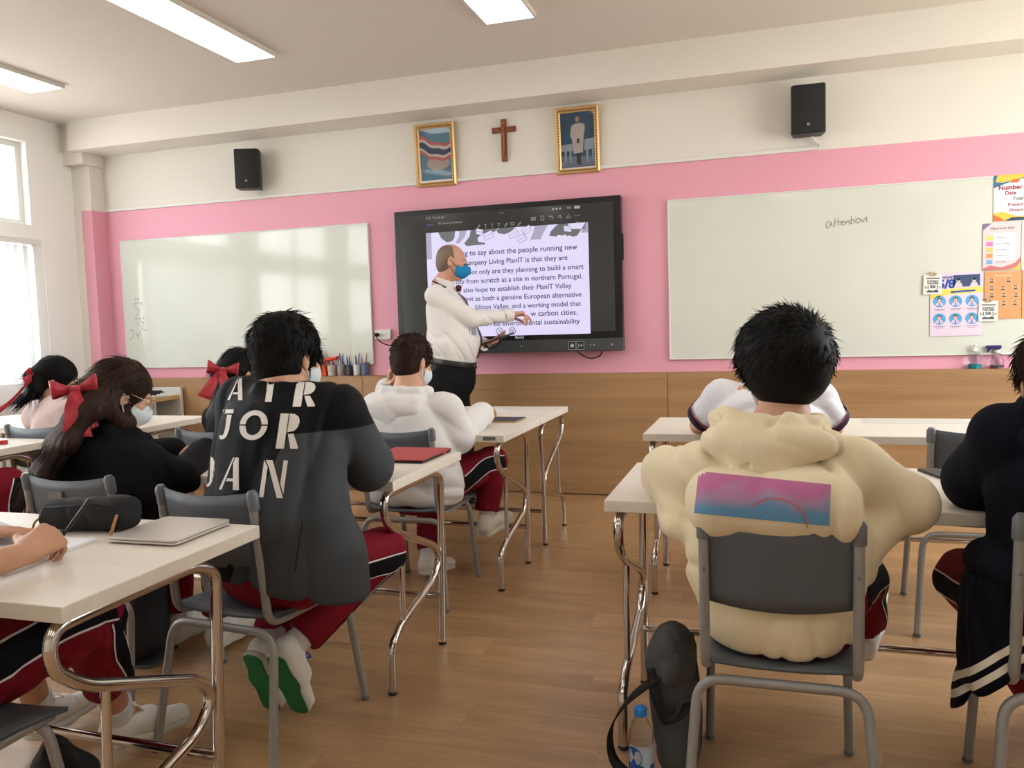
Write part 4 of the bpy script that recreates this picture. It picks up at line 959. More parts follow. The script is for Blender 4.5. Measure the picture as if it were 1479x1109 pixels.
def sdf_mesh(pr, res, disp=None, amp=0.0):
    U_ = [q for q in pr if q['op'] == 'u']
    lo = np.min([q['lo'] for q in U_], 0) - 3 * res - amp; hi = np.max([q['hi'] for q in U_], 0) + 3 * res + amp
    B = 8; nb = np.ceil((hi - lo) / (res * B)).astype(int) + 1; n = nb * B
    bi = np.stack(np.meshgrid(*[np.arange(k) for k in nb], indexing='ij'), -1).reshape(-1, 3)
    hd = res * B * .5 * 1.733; ctr = (lo + (bi + .5) * B * res).astype(f32)
    dc = _eval(pr, ctr, hd + .03); act = np.abs(dc) < hd + amp + res
    V = np.repeat(np.repeat(np.repeat(np.where(dc < 0, -1, 1).astype(f32).reshape(nb), B, 0), B, 1), B, 2)
    o8 = np.stack(np.meshgrid(*[np.arange(B)] * 3, indexing='ij'), -1).reshape(-1, 3)
    ab = bi[act]
    for c in range(0, len(ab), 600):
        idx = (ab[c:c + 600, None, :] * B + o8[None]).reshape(-1, 3); P = (lo + idx * res).astype(f32)
        D = _eval(pr, P, .05)
        if disp is not None: D = D + disp(P)
        V[idx[:, 0], idx[:, 1], idx[:, 2]] = D
    S = V < 0
    c8 = [(i, j, k) for i in (0, 1) for j in (0, 1) for k in (0, 1)]
    sl = lambda i, N: slice(i, N - 1 + i)
    anyv = None; allv = None
    for i, j, k in c8:
        s = S[sl(i, n[0]), sl(j, n[1]), sl(k, n[2])]
        anyv = s.copy() if anyv is None else (anyv | s); allv = s.copy() if allv is None else (allv & s)
    cell = np.argwhere(anyv & ~allv); m = len(cell)
    pos = np.zeros((m, 3)); cnt = np.zeros(m)
    for a in c8:
        for ax in range(3):
            if a[ax]: continue
            b = list(a); b[ax] = 1
            ia = cell + a; ib = cell + b
            va = V[ia[:, 0], ia[:, 1], ia[:, 2]]; vb = V[ib[:, 0], ib[:, 1], ib[:, 2]]; cr = (va < 0) != (vb < 0)
            t = np.where(cr, va / np.where(cr, va - vb, 1), 0); p = np.tile(np.array(a, float), (m, 1)); p[:, ax] = t
            pos += np.where(cr[:, None], p, 0); cnt += cr
    verts = lo + (cell + pos / cnt[:, None]) * res
    cid = np.full(tuple(n - 1), -1, np.int32); cid[cell[:, 0], cell[:, 1], cell[:, 2]] = np.arange(m)
    F = []
    for ax in range(3):
        a1, a2 = (ax + 1) % 3, (ax + 2) % 3
        s0 = [slice(1, n[k] - 1) for k in range(3)]; s1 = list(s0); s0[ax] = slice(0, n[ax] - 1); s1[ax] = slice(1, n[ax])
        X = S[tuple(s0)]; Y = S[tuple(s1)]; e_ = np.argwhere(X != Y); base = np.zeros(3, int); base[a1] = 1; base[a2] = 1
        if len(e_) == 0: continue
        g = e_ + base; sg = X[e_[:, 0], e_[:, 1], e_[:, 2]]
        d1 = np.zeros(3, int); d1[a1] = 1; d2 = np.zeros(3, int); d2[a2] = 1
        q = [g - d1 - d2, g - d2, g, g - d1]; ids = np.stack([cid[x[:, 0], x[:, 1], x[:, 2]] for x in q], 1)
        ids[~sg] = ids[~sg][:, ::-1]; F.append(ids)
    return verts, np.concatenate(F)
def folds(seed, amp, scale=1.0, dirv=(0.3, 0.2, 1.0)):
    """cloth folds: a few soft creases, long across dirv, fading in and out"""
    r = np.random.RandomState(seed); d0 = np.array(dirv, float); d0 /= np.linalg.norm(d0)
    S = []
    for i in range(4):
        d = d0 + r.normal(size=3) * .45; d /= np.linalg.norm(d)
        S.append((d * r.uniform(20, 34) * scale, r.normal(size=3) * 6 * scale, r.rand() * 6.28, r.normal(size=3) * 8 * scale, r.rand() * 6.28, r.uniform(.5, 1.0)))
    def f(P):
        t = np.zeros(len(P))
        for k, wv, ph, mk, mp, a in S:
            c = np.abs(np.sin(P @ k + 1.2 * np.sin(P @ wv + ph) + ph)); m = np.clip(np.sin(P @ mk + mp) * .9 + .25, 0, 1)
            t += a * m * ((1 - c) ** 2.2 - .16)
        return (amp * t).astype(f32)
    return f
def sdf_obj(name, pr, res, m, parent, org, disp=None, amp=0.0):
    V, F = sdf_mesh(pr, res, disp, amp)
    o = link(name, np_mesh(name, V - np.array(org), F), m, parent)
    return o, (V, F)
def bvh_of(VF): return BVHTree.FromPolygons([tuple(v) for v in VF[0]], [tuple(map(int, f)) for f in VF[1]])
def conform(name, V, F, direction, bvh, m, parent, org, off=.003, reach=1.0, src=None):
    """lay a flat print onto a garment: each vertex is moved along direction until it meets the cloth"""
    d = Vector(direction).normalized(); out = []; ok = []
    for v in V:
        if src is not None: d = (Vector(v) - Vector(src)).normalized()
        h = bvh.ray_cast(Vector(v) - d * reach * .5, d, reach)
        ok.append(h[0] is not None); out.append((h[0] - d * off) if h[0] is not None else Vector(v))
    F2 = [f for f in F if all(ok[i] for i in f)]
    mb = MB().add([tuple(v - Vector(org)) for v in out], F2, True)
    return mb.build(name, m, parent)
def subdiv(V, F, size):
    """triangulate and cut a flat polygon mesh to pieces under a size"""
    bm = bmesh.new(); vs = [bm.verts.new(v) for v in V]
    for f in F: bm.faces.new([vs[i] for i in f])
    bmesh.ops.triangulate(bm, faces=bm.faces[:])
    for _ in range(6):
        es = [e for e in bm.edges if e.calc_length() > size]
        if not es: break
        bmesh.ops.subdivide_edges(bm, edges=es, cuts=1); bmesh.ops.triangulate(bm, faces=[f for f in bm.faces if len(f.verts) > 3])
    bm.verts.index_update(); V2 = [v.co[:] for v in bm.verts]; F2 = [tuple(v.index for v in f.verts) for f in bm.faces]; bm.free(); return V2, F2
def hair_strands(P, D, Ln, r0, org, bend=None, seg=4, seed=1, curl=.0):
    """tapered three-sided locks: roots P, directions D, lengths Ln; bend added per segment"""
    n = len(P); rs = np.random.RandomState(seed); D = D / np.linalg.norm(D, axis=1)[:, None]
    sd = np.cross(D, rs.normal(size=(n, 3))); sd /= np.linalg.norm(sd, axis=1)[:, None] + 1e-9; up = np.cross(D, sd)
    V = np.zeros((n, seg * 3 + 1, 3)); p = P.copy(); d = D.copy(); jit = rs.normal(size=(n, 3)) * curl
    for s in range(seg):
        rr = r0 * (1 - s / seg) ** .7
        for k in range(3):
            a = 2 * pi * k / 3; V[:, s * 3 + k] = p + (sd * math.cos(a) + up * math.sin(a)) * rr
        d = d + (bend if bend is not None else 0) / seg + jit / seg; d /= np.linalg.norm(d, axis=1)[:, None]; p = p + d * (Ln / seg)[:, None]
    V[:, -1] = p
    F = []
    for s in range(seg - 1):
        for k in range(3): F.append([s * 3 + k, s * 3 + (k + 1) % 3, s * 3 + 3 + (k + 1) % 3]); F.append([s * 3 + k, s * 3 + 3 + (k + 1) % 3, s * 3 + 3 + k])
    for k in range(3): F.append([(seg - 1) * 3 + k, (seg - 1) * 3 + (k + 1) % 3, seg * 3])
    F = np.array(F)[None] + (np.arange(n) * (seg * 3 + 1))[:, None, None]
    return V.reshape(-1, 3) - np.array(org), F.reshape(-1, 3)

# ---------------------------------------------------------------- anatomy
def headM(yaw, pitch=0, roll=0):
    """columns right, forward, up; yaw measured from +y towards +x, pitch up positive"""
    return np.array((Matrix.Rotation(-yaw, 3, 'Z') @ Matrix.Rotation(pitch, 3, 'X') @ Matrix.Rotation(roll, 3, 'Y')), float)
def head_prims(c, M, s=1.0):
    c = np.array(c, float); W = lambda x, y, z: c + M @ (np.array([x, y, z]) * s)
    E_ = lambda x, y, z, r, k=.02, op='u': el(W(x, y, z), [q * s for q in r], M, k, op)
    pr = [E_(0, -.012, .03, (.075, .094, .086), 0), E_(0, .022, -.045, (.058, .068, .074), .035), E_(0, .062, -.098, (.026, .02, .018), .03),
          E_(0, .074, .022, (.05, .02, .012), .02), rc(W(0, .088, .008), W(0, .106, -.030), .008 * s, .0135 * s, .012), E_(0, .098, -.034, (.018, .011, .009), .01),
          E_(.03, .088, .004, (.018, .016, .013), .01, 's'), E_(-.03, .088, .004, (.018, .016, .013), .01, 's'), E_(.03, .078, .003, (.014, .012, .012), .004), E_(-.03, .078, .003, (.014, .012, .012), .004),
          E_(.038, .066, -.028, (.022, .018, .018), .02), E_(-.038, .066, -.028, (.022, .018, .018), .02), E_(0, .084, -.062, (.024, .012, .008), .008), E_(0, .082, -.072, (.021, .012, .008), .006)]
    for sx in (1, -1):
        Me = M @ np.array(Matrix.Rotation(sx * .35, 3, 'Z'))
        pr += [el(W(sx * .079, -.008, -.008), [.010 * s, .020 * s, .033 * s], Me, .008), el(W(sx * .090, -.002, -.004), [.008 * s, .011 * s, .019 * s], Me, .006, 's')]
    return pr
def hand_prims(w, F, N, right=True, curl=(.35, .5, .3), thumb=.5, s=1.0, spread=.06, per=None):
    w = np.array(w, float); F = np.array(F, float); F /= np.linalg.norm(F); N = np.array(N, float); N -= F * (F @ N); N /= np.linalg.norm(N)
    S = np.cross(F, N) * (1 if right else -1)
    pr = []
    offs = (.031, .011, -.009, -.028); lens = ((.040, .025, .021), (.044, .029, .023), (.041, .027, .022), (.032, .020, .019)); kl = (.088, .091, .086, .078); rad = (.0092, .0095, .009, .0078)
    for i in range(4):
        kn = w + (F * kl[i] + S * offs[i]) * s
        pr.append(rc(w + (F * .012 + S * offs[i] * .55) * s, kn, .0145 * s, .0115 * s, .014))
        a = 0; p = kn; cu = per[i] if per else curl; sd = S * (spread * (1.5 - i))
        for j in range(3):
            a += cu[j]; d = F * math.cos(a) + N * math.sin(a) + sd * math.cos(a); d /= np.linalg.norm(d); q = p + d * lens[i][j] * s
            pr.append(rc(p, q, (rad[i] - .0008 * j) * s, (rad[i] - .0008 * (j + 1)) * s, .004)); p = q
    b = w + (F * .022 + S * .024 + N * .006) * s; d = F * .62 + S * .72 + N * thumb * .5; d /= np.linalg.norm(d); q = b + d * .044 * s
    pr.append(rc(w + (F * .012 + S * .010) * s, q, .0155 * s, .0115 * s, .012)); d2 = F * .95 + S * (.30 - .5 * thumb) + N * thumb; d2 /= np.linalg.norm(d2); r_ = q + d2 * .032 * s
    pr.append(rc(q, r_, .0108 * s, .0098 * s, .004)); d3 = d2 + N * .25 * thumb - S * .15; d3 /= np.linalg.norm(d3); pr.append(rc(r_, r_ + d3 * .026 * s, .0098 * s, .0082 * s, .004))
    return pr
SKIN = mat('skin', (206, 160, 132), .5, noise=(25, .06), spec=.35); SKIN2 = mat('fair ruddy skin', (206, 154, 130), .5, noise=(30, .08), spec=.35); SKIN3 = mat('tanned skin', (190, 142, 112), .5, noise=(25, .06), spec=.35)
m_eye = mat('eye white', (226, 222, 216), .2); m_iris = mat('dark iris', (40, 26, 20), .15)
HAIR = mat('black hair', (14, 13, 13), .6, spec=.18, noise=(90, .25, (1, 1, .25))); HAIRB = mat('dark brown hair', (50, 35, 27), .6, spec=.15, noise=(70, .35, (1, 1, .2))); HAIRG = mat('greying cropped hair', (118, 98, 84), .6, noise=(200, .15))
V3 = lambda *a: np.array(a, float)
def body(J, label, org, res=.006, skin=None, hands=None, group=None):
    """J: joints in world space. One continuous figure; returns the object"""
    u = J['u']; hd = J['hd']; M = J['M']; s = J.get('hs', 1.0)
    hb = np.array(hd) + M @ V3(0, -.022, -.07) * s
    pr = [ec(J['pel'], J['wst'], (.145, .105), (.125, .095), u, 0), ec(J['wst'], J['chs'], (.125, .095), (.15, .105), u, .04), ec(J['chs'], J['nck'], (.15, .10), (.07, .065), u, .04), rc(J['nck'], hb, .054, .050, .03)]
    pr += head_prims(hd, M, s)
    for k in 'LR':
        pr += [rc(J['chs'] + (np.array(J['sh' + k]) - J['chs']) * .35 + V3(0, 0, .04), J['sh' + k], .055, .05, .04), rc(J['sh' + k], J['el' + k], .047, .037, .03), rc(J['el' + k], J['wr' + k], .038, .0255, .015)]
        h = (hands or {}).get(k) or {}
        F = h.get('F', np.array(J['wr' + k]) - np.array(J['el' + k])); N = h.get('N', (0, 0, -1))
        pr += hand_prims(J['wr' + k], F, N, k == 'R', **{a: b for a, b in h.items() if a not in 'FN'})
        pr += [rc(J['hip' + k], J['kn' + k], .08, .056, .04), rc(J['kn' + k], J['an' + k], .053, .034, .02), rc(J['an' + k], J['an' + k] + (np.array(J['to' + k]) - J['an' + k]) * .25, .034, .026, .02)]
    V, F = sdf_mesh(pr, res)
    o = link('person', np_mesh('person', V - org, F), skin or SKIN, None, org)
    tag(o, label, 'person', group)
    for sx in (1, -1):
        c = np.array(hd) + M @ V3(sx * .03, .0825, .004) * s - org
        mb = MB(); Mx = Matrix(M.tolist()).to_4x4(); T = Matrix.Translation(Vector(c)) @ Mx @ Matrix.Rotation(-pi / 2, 4, 'X')
        r = .0105 * s; mb.lathe([(r * math.sin(a), r * math.cos(a)) for a in (0.02, .4, .8, 1.2, 1.57, 2.2, 3.1)], 12, (0, 0, 0), T); mb.build('eye', m_eye, o)
        mb = MB(); r = .0108 * s; mb.lathe([(r * math.sin(a), r * math.cos(a)) for a in (0.02, .25, .5)], 12, (0, 0, 0), T); mb.build('iris', m_iris, o)
    return o
def hip_wear(J, extra=.02, flare=0.0, hemt=None, rk=.07, ra=.062):
    """trousers"""
    u = J['u']; pr = [ec(np.array(J['pel']) + V3(0, 0, -.01), np.array(J['wst']), (.165 + extra * .5, .125 + extra * .3), (.15, .115), u, 0)]
    for k in 'LR':
        h, kn, an = (np.array(J[x + k], float) for x in ('hip', 'kn', 'an')); d = an - kn; d /= np.linalg.norm(d); e_ = an - d * .05 if hemt is None else kn + (an - kn) * hemt
        pr += [rc(h, kn, .09 + extra * .5, rk + extra * .3, .04), rc(kn, e_, rk, ra + flare, .035)]
        pr += [dict(half(d, e_ + d * .012), lo=e_ - .11, hi=e_ + .11, op='c')]
    return pr
# clipping restricted to a neighbourhood (cuffs)
_ev0 = _eval
def _eval(pr, P, pad):
    D = np.full(len(P), pad, f32)
    for q in pr:
        if q['lo'] is None: D = smax(D, q['f'](P), q['k']); continue
        pp = (pad + q['k']) if q['op'] != 'c' else 0
        m = np.all((P > q['lo'] - pp) & (P < q['hi'] + pp), axis=1)
        if not m.any(): continue
        v = q['f'](P[m]).astype(f32)
        if q['op'] == 'u': D[m] = smin(D[m], v, q['k'])
        elif q['op'] == 's': D[m] = smax(D[m], -v, q['k'])
        else: D[m] = smax(D[m], v, q['k'])
    return D
def limb_stripe(parent, org, bvh, a, b, out, w, m, name, t0=0.0, t1=1.0, n=14, off=.003, wave=0.0, piping=None):
    """a stripe down a sleeve or trouser leg, laid on the cloth from the side 'out'"""
    a, b = np.array(a, float), np.array(b, float); d = (b - a) / np.linalg.norm(b - a); out = np.array(out, float); out -= d * (d @ out); out /= np.linalg.norm(out); sd = np.cross(d, out)
    def lay(c0, c1, m_, nm, offs):
        rows = []
        for i in range(n + 1):
            t = t0 + (t1 - t0) * i / n; c = a + (b - a) * t; row = []; wv = wave * math.sin(t * 5.5 + .6)
            for j in range(5):
                e_ = c0 + (c1 - c0) * j / 4 + wv; ang = e_ / .085; o_ = out * math.cos(ang) + sd * math.sin(ang)
                h = bvh.ray_cast(Vector(c + o_ * .3), Vector(-o_), .4); row.append((np.array(h[0]) + o_ * offs) if h[0] is not None else None)
            rows.append(row)
        vs = []; ids = {}; fs = []
        for i, r_ in enumerate(rows):
            for j, p in enumerate(r_):
                if p is not None: ids[i, j] = len(vs); vs.append(tuple(p - org))
        for i in range(n):
            for j in range(4):
                k = [(i, j), (i, j + 1), (i + 1, j + 1), (i + 1, j)]
                if all(q in ids for q in k): fs.append(tuple(ids[q] for q in k))
        if fs: return MB().add(vs, fs, True).build(nm, m_, parent)
    lay(-w, w, m, name, off)
    if piping:
        lay(-w - .005, -w, piping, 'piping', off + .001); lay(w, w + .005, piping, 'piping', off + .001)
# shoes: one last, copied
m_shoe = mat('off white canvas', (228, 228, 220), .65, noise=(30, .05)); m_sole = mat('off white sole', (204, 202, 190), .6); m_green = mat('green rubber sole', (28, 120, 66), .6, bump=(120, .4)); m_sock = mat('white sock', (226, 226, 230), .85, bump=(200, .3)); m_lace = mat('white lace', (226, 226, 220), .7); m_bluel = mat('blue lace', (26, 96, 206), .6); m_dkshoe = mat('black leather shoe', (24, 22, 24), .35)
def _shoe_meshes():
    up = [ec((0, -.075, .048), (0, .03, .050), (.036, .036), (.040, .034), (1, 0, 0), 0), ec((0, .03, .045), (0, .135, .035), (.040, .032), (.040, .027), (1, 0, 0), .03), ec((0, -.07, .05), (0, -.06, .105), (.034, .040), (.036, .042), (1, 0, 0), .03),
          ec((0, -.035, .075), (0, .04, .07), (.030, .02), (.026, .012), (1, 0, 0), .03), rc((0, -.055, .085), (0, -.06, .16), .031, .033, .008, 's'), half((0, 0, -1), (0, 0, .022)), half((0, 0.15, 1), (0, -.06, .112), .01)]
    so = [ec((0, -.075, .014), (0, .02, .014), (.042, .028), (.042, .028), (1, 0, 0), 0), ec((0, .02, .014), (0, .135, .014), (.042, .028), (.042, .028), (1, 0, 0), .03), half((0, 0, 1), (0, 0, .028)), half((0, 0, -1), (0, 0, 0.002))]
    a = np_mesh('shoe_upper', *sdf_mesh(up, .004)); b = np_mesh('shoe_sole', *sdf_mesh(so, .004))
    tb = MB(); 
    tr = so[:2] + [half((0, 0, 1), (0, 0, .0025), .0005), half((0, 0, -1), (0, 0, -.001), .0005)]
    c = np_mesh('shoe_tread', *sdf_mesh(tr, .003))
    l = MB()
    for i in range(4):
        y = .0 + .019 * i; z = .094 - .0075 * i; l.tube(smooth_path([(-.026, y, z - .016), (-.012, y + .004, z), (.012, y + .004, z), (.026, y, z - .016)], 4), .0032, 6)
    l.tube(smooth_path([(0, .0, .098), (-.02, -.005, .112), (-.034, .005, .105), (-.012, .004, .098), (.014, -.002, .112), (.036, .006, .102), (.012, .006, .097)], 5), .003, 6)
    return a, b, c, l.mesh('lace')
SHOE = None
def shoe(parent, org, an, to, up=(0, 0, 1), m_up=None, m_so=None, lace=None, size=1.0, tread=None, heel=None, m_sk=None):
    """a sneaker whose heel sits under the ankle an and points at to"""
    global SHOE
    if SHOE is None: SHOE = _shoe_meshes()
    an, to = np.array(an, float), np.array(to, float); d = to - an; up = np.array(up, float)
    f = d - up * (d @ up) / (up @ up); f /= np.linalg.norm(f); up /= np.linalg.norm(up); r = np.cross(f, up)
    c = (np.array(heel) if heel is not None else an - up * .082) + f * .055 * size
    M = Matrix(np.column_stack((r, f, up)).tolist()).to_4x4(); M = Matrix.Translation(Vector(c - org)) @ M @ Matrix.Scale(size, 4)
    def inst(me, nm, m_, par):
        k = me.copy(); o = link(nm, k, m_, None); o.parent = par; o.matrix_local = M if par is parent else Matrix.Identity(4); return o
    s = inst(SHOE[0], 'shoe', m_up or m_shoe, parent); inst(SHOE[1], 'sole', m_so or m_sole, s); inst(SHOE[3], 'laces', lace or m_lace, s)
    if tread: inst(SHOE[2], 'tread', tread, s)
    return s
def sock(parent, org, an, kn, L=.12, m_=None):
    an, kn = np.array(an, float), np.array(kn, float); d = (kn - an) / np.linalg.norm(kn - an)
    mb = MB(); pts = [an - d * .03, an, an + d * L * .5, an + d * L]; mb.tube([Vector(p - org) for p in pts], [.036, .040, .042, .045], 16); mb.build('sock', m_ or m_sock, parent)
m_mask = mat('pale mask', (214, 224, 228), .8); m_loop = mat('white ear loop', (230, 230, 230), .7)
def face_mask(parent, org, hd, M, s, m_, trim=None):
    W = lambda x, y, z: np.array(hd) + M @ (V3(x, y, z) * s)
    pr = [el(W(0, .045, -.05), [.066 * s, .074 * s, .062 * s], M, 0), rc(W(0, .098, -.022), W(0, .104, -.045), .02 * s, .022 * s, .03), el(W(0, .038, -.045), [.061 * s, .072 * s, .072 * s], M, .002, 's'), half(-M[:, 1], W(0, .03, 0)), half(M @ V3(0, .35, 1), W(0, .10, -.012)), half(M @ V3(0, -.3, -1), W(0, .06, -.112))]
    pr[0]['k'] = 0
    o, _ = sdf_obj('face_mask', pr, .003, m_, parent, org)
    mb = MB()
    for sx in (1, -1):
        for z0, z1 in ((-.03, .012), (-.085, -.03)):
            mb.tube([Vector(W(sx * .058, .035, z0) - org), Vector(W(sx * .074, .01, (z0 + z1) / 2) - org), Vector(W(sx * .084, -.01, z1) - org)], .0022 * s, 6)
    mb.build('ear_loop', trim or m_loop, o)
    return o
def glasses(parent, org, hd, M, s, m_):
    W = lambda x, y, z: Vector(np.array(hd) + M @ (V3(x, y, z) * s) - org); mb = MB()
    for sx in (1, -1):
        mb.tube([W(sx * .034 + .025 * math.cos(a * pi / 8), .106, .0 + .021 * math.sin(a * pi / 8)) for a in range(16)], .0014, 6, closed=True)
        mb.tube([W(sx * .059, .104, .004), W(sx * .078, .06, .006), W(sx * .084, -.008, .012)], .0014, 6)
    mb.tube([W(-.009, .107, .002), W(.009, .107, .002)], .0014, 6)
    g = mb.build('glasses', m_, parent); ln = MB(); m_lens = mat('spectacle lens', (235, 238, 240), .03, alpha=.14)
    for sx in (1, -1): ln.add([W(sx * .034 + .0245 * math.cos(a * pi / 8), .106, .0 + .0205 * math.sin(a * pi / 8)) for a in range(16)], [tuple(range(16))])
    ln.build('lens', m_lens, g)
def short_hair(parent, org, hd, M, s, m_, n=2500, thick=.014, length=(.02, .05), seed=1, crown=(0.01, -.05, .11), nape=-.085, front=.055, puff=(0, 0, 0), r0=.0022, lift=.35, bend=-.5, side=-.03):
    """cap of hair plus locks; the hairline leaves face, ears and nape free"""
    W = lambda x, y, z: np.array(hd) + M @ (V3(x, y, z) * s)
    R_ = (.075 + thick + puff[0], .096 + thick + puff[1], .088 + thick + puff[2])
    pr = [el(W(0, -.014, .03), [q * s for q in R_], M, 0), el(W(0, -.045, -.03), [(.062 + thick * .6) * s, (.055 + thick * .5) * s, .062 * s], M, .03)]
    pr += [half(-(M @ V3(0, -.38, 1)), W(0, -.045, nape)), el(W(0, .10, -.055), [.080 * s, .072 * s, .105 * s], M, .012, 's')]
    for sx in (1, -1): pr += [el(W(sx * .095, .0, -.03), [.034 * s, .030 * s, .042 * s], M, .01, 's')]
    V, F = sdf_mesh(pr, .005); rs = np.random.RandomState(seed)
    cap = link('hair', np_mesh('hair', V - org, F), m_, parent)
    tri = V[F[:, :3]]; nr = np.cross(tri[:, 1] - tri[:, 0], tri[:, 2] - tri[:, 0]); ar = np.linalg.norm(nr, axis=1) + 1e-12; nr /= ar[:, None]
    ctr = V[F].mean(1); rel = (ctr - hd) @ M; good = (rel[:, 2] > nape + .01) & ((nr @ M)[:, 2] > -.75) ; p_ = ar * good; p_ /= p_.sum()
    pick = rs.choice(len(F), n, p=p_); P = ctr[pick] - nr[pick] * .004; N = nr[pick]
    cw = W(*crown); away = P - cw; away -= N * (away * N).sum(1)[:, None]; away /= np.linalg.norm(away, axis=1)[:, None] + 1e-6
    down = -M[:, 2][None] - N * (N @ -M[:, 2])[:, None]
    D = away * .8 + down * .35 + N * lift + rs.normal(size=(n, 3)) * .18
    Ln = rs.uniform(length[0], length[1], n) * s; relz = ((P - hd) @ M)[:, 2]; Ln *= np.clip((relz + .10) / .14, .28, 1.0)
    SV, SF = hair_strands(P, D, Ln, r0 * s, org, bend=N * bend + down * .3, seg=4, seed=seed, curl=.25)
    o = link('locks', np_mesh('locks', SV, SF), m_, cap); tag(o, kind='stuff')
    return cap
def bow(parent, org, c, M, s, m_, tails=((-.02, -.16), (.05, -.13)), name='hair_bow', tw=.03):
    """ribbon bow in the plane of M's columns 0 (right) and 2 (up), facing M column 1"""
    W = lambda x, y, z: Vector(np.array(c) + M @ (V3(x, y, z) * s) - org); mb = MB()
    for sx in (1, -1):
        C = []; Wd = []
        for k in range(17):
            a = k / 16; t = math.sin(pi * a); x = sx * (.008 + .082 * t ** .8); y = .024 * math.sin(2 * pi * a) * t ** .5; hw = .012 + .026 * t; z = .012 * t + .006 * math.sin(6 * a)
            C.append(W(x, y, z)); Wd.append(W(x, y, z + hw) - W(x, y, z))
        mb.strip(C, Wd)
    b = mb.build(name, m_, parent, solid=.002)
    mb = MB(); mb.tube([W(-.014, .0, 0), W(-.008, .006, 0), W(.008, .006, 0), W(.014, .0, 0)], [.012 * s, .017 * s, .017 * s, .012 * s], 10); mb.build('knot', m_, b)
    mb = MB()
    for i, (tx, tz) in enumerate(tails):
        C = []; Wd = []
        for k in range(9):
            t = k / 8; x = tx * t + .006 * math.sin(4 * t); z = tz * t; y = .004 + .05 * t + .012 * math.sin(3 * t + i); hw = .010 + tw * t ** .7
            C.append(W(x, y, z)); Wd.append(W(x + hw, y + .008 * math.sin(9 * t), z + hw * .25 * (1 if tx > 0 else -1)) - W(x, y, z))
        mb.strip(C, Wd)
    mb.build('ribbon_tail', m_, b, solid=.002)
    return b
# ================================================================ people
def cloth(name, rgb, rough=.85, nz=(300, .06), bp=(700, .25), cr=.16): return mat(name, rgb, rough, noise=nz, bump=bp, sheen=(.08 if sum(rgb) > 400 else 0), spec=(.4 if sum(rgb) > 400 else .12), crease=(5.5, cr, (1.3, 1.3, .7)))
m_cream = cloth('cream fleece', (232, 218, 184)); m_bone = cloth('white fleece', (226, 224, 222)); m_blackk = cloth('black cotton', (20, 20, 22)); m_nvy = cloth('navy wool', (16, 18, 28)); m_pinks = cloth('dusty pink fleece', (206, 184, 178))
m_track = cloth('dark red track cloth', (126, 24, 40), .7); m_trackb = cloth('black side stripe', (24, 24, 30), .8); m_pipe = mat('white piping', (226, 222, 222), .7)
m_shirt = cloth('white shirt cotton', (232, 228, 224), .75); m_polo = cloth('white polo cotton', (232, 232, 238), .8); m_trs = cloth('black suit cloth', (24, 24, 26), .75); m_red = mat('red satin ribbon', (176, 26, 44), .45, sheen=.3, bump=(120, .1)); m_skirt = cloth('dark skirt', (40, 36, 44))
ux = (1, 0, 0)
def legs_sock(o, org, J, lace=None, kw=None):
    for k in 'LR':
        q = (kw or {}).get(k, {}); sock(o, org, J['an' + k], J['kn' + k]); shoe(o, org, J['an' + k], J['to' + k], lace=lace, **q)
def arr(J): return {k: (np.array(v, float) if isinstance(v, (tuple, list)) else v) for k, v in J.items()}
def hoodie_prims(J, wT, wB, dep, arm, extra=(), hem=None, neck=True):
    """torso and sleeves: wT half width at the chest, wB at the hem, dep half depth, arm=(shoulder, elbow, wrist) radii"""
    u = J['u']; pr = [ec(J['pel'], J['wst'], (wB, dep[0]), ((wB + wT) / 2 + .01, dep[1]), u, 0), ec(J['wst'], J['chs'], ((wB + wT) / 2 + .01, dep[1]), (wT, dep[2]), u, .02), ec(J['chs'], J['nck'] + V3(0, 0, -.06), (wT * .95, dep[2]), (.08, .07), u, .02)]
    for k in 'LR':
        pr += [rc(J['nck'] + V3(0, 0, -.085), J['sh' + k], .06, arm[0], .03), rc(J['sh' + k], J['el' + k], arm[0], arm[1], .02), rc(J['el' + k], J['wr' + k], arm[1], arm[2], .02)]
    pr.append(rc(J['shL'] + (J['shR'] - J['shL']) * .08, J['shR'] + (J['shL'] - J['shR']) * .08, arm[0] * 1.05, arm[0] * 1.05, .03))
    pr += list(extra)
    if hem: pr.append(half(*hem))
    if neck: pr.append(rc(J['nck'] + V3(0, 0, .0), J['hd'] + V3(0, 0, -.06), .060, .062, .01, 's'))
    return pr
def hood_ring(pts, r): return [rc(a, b, r, r, .02) for a, b in zip(pts[:-1], pts[1:])]

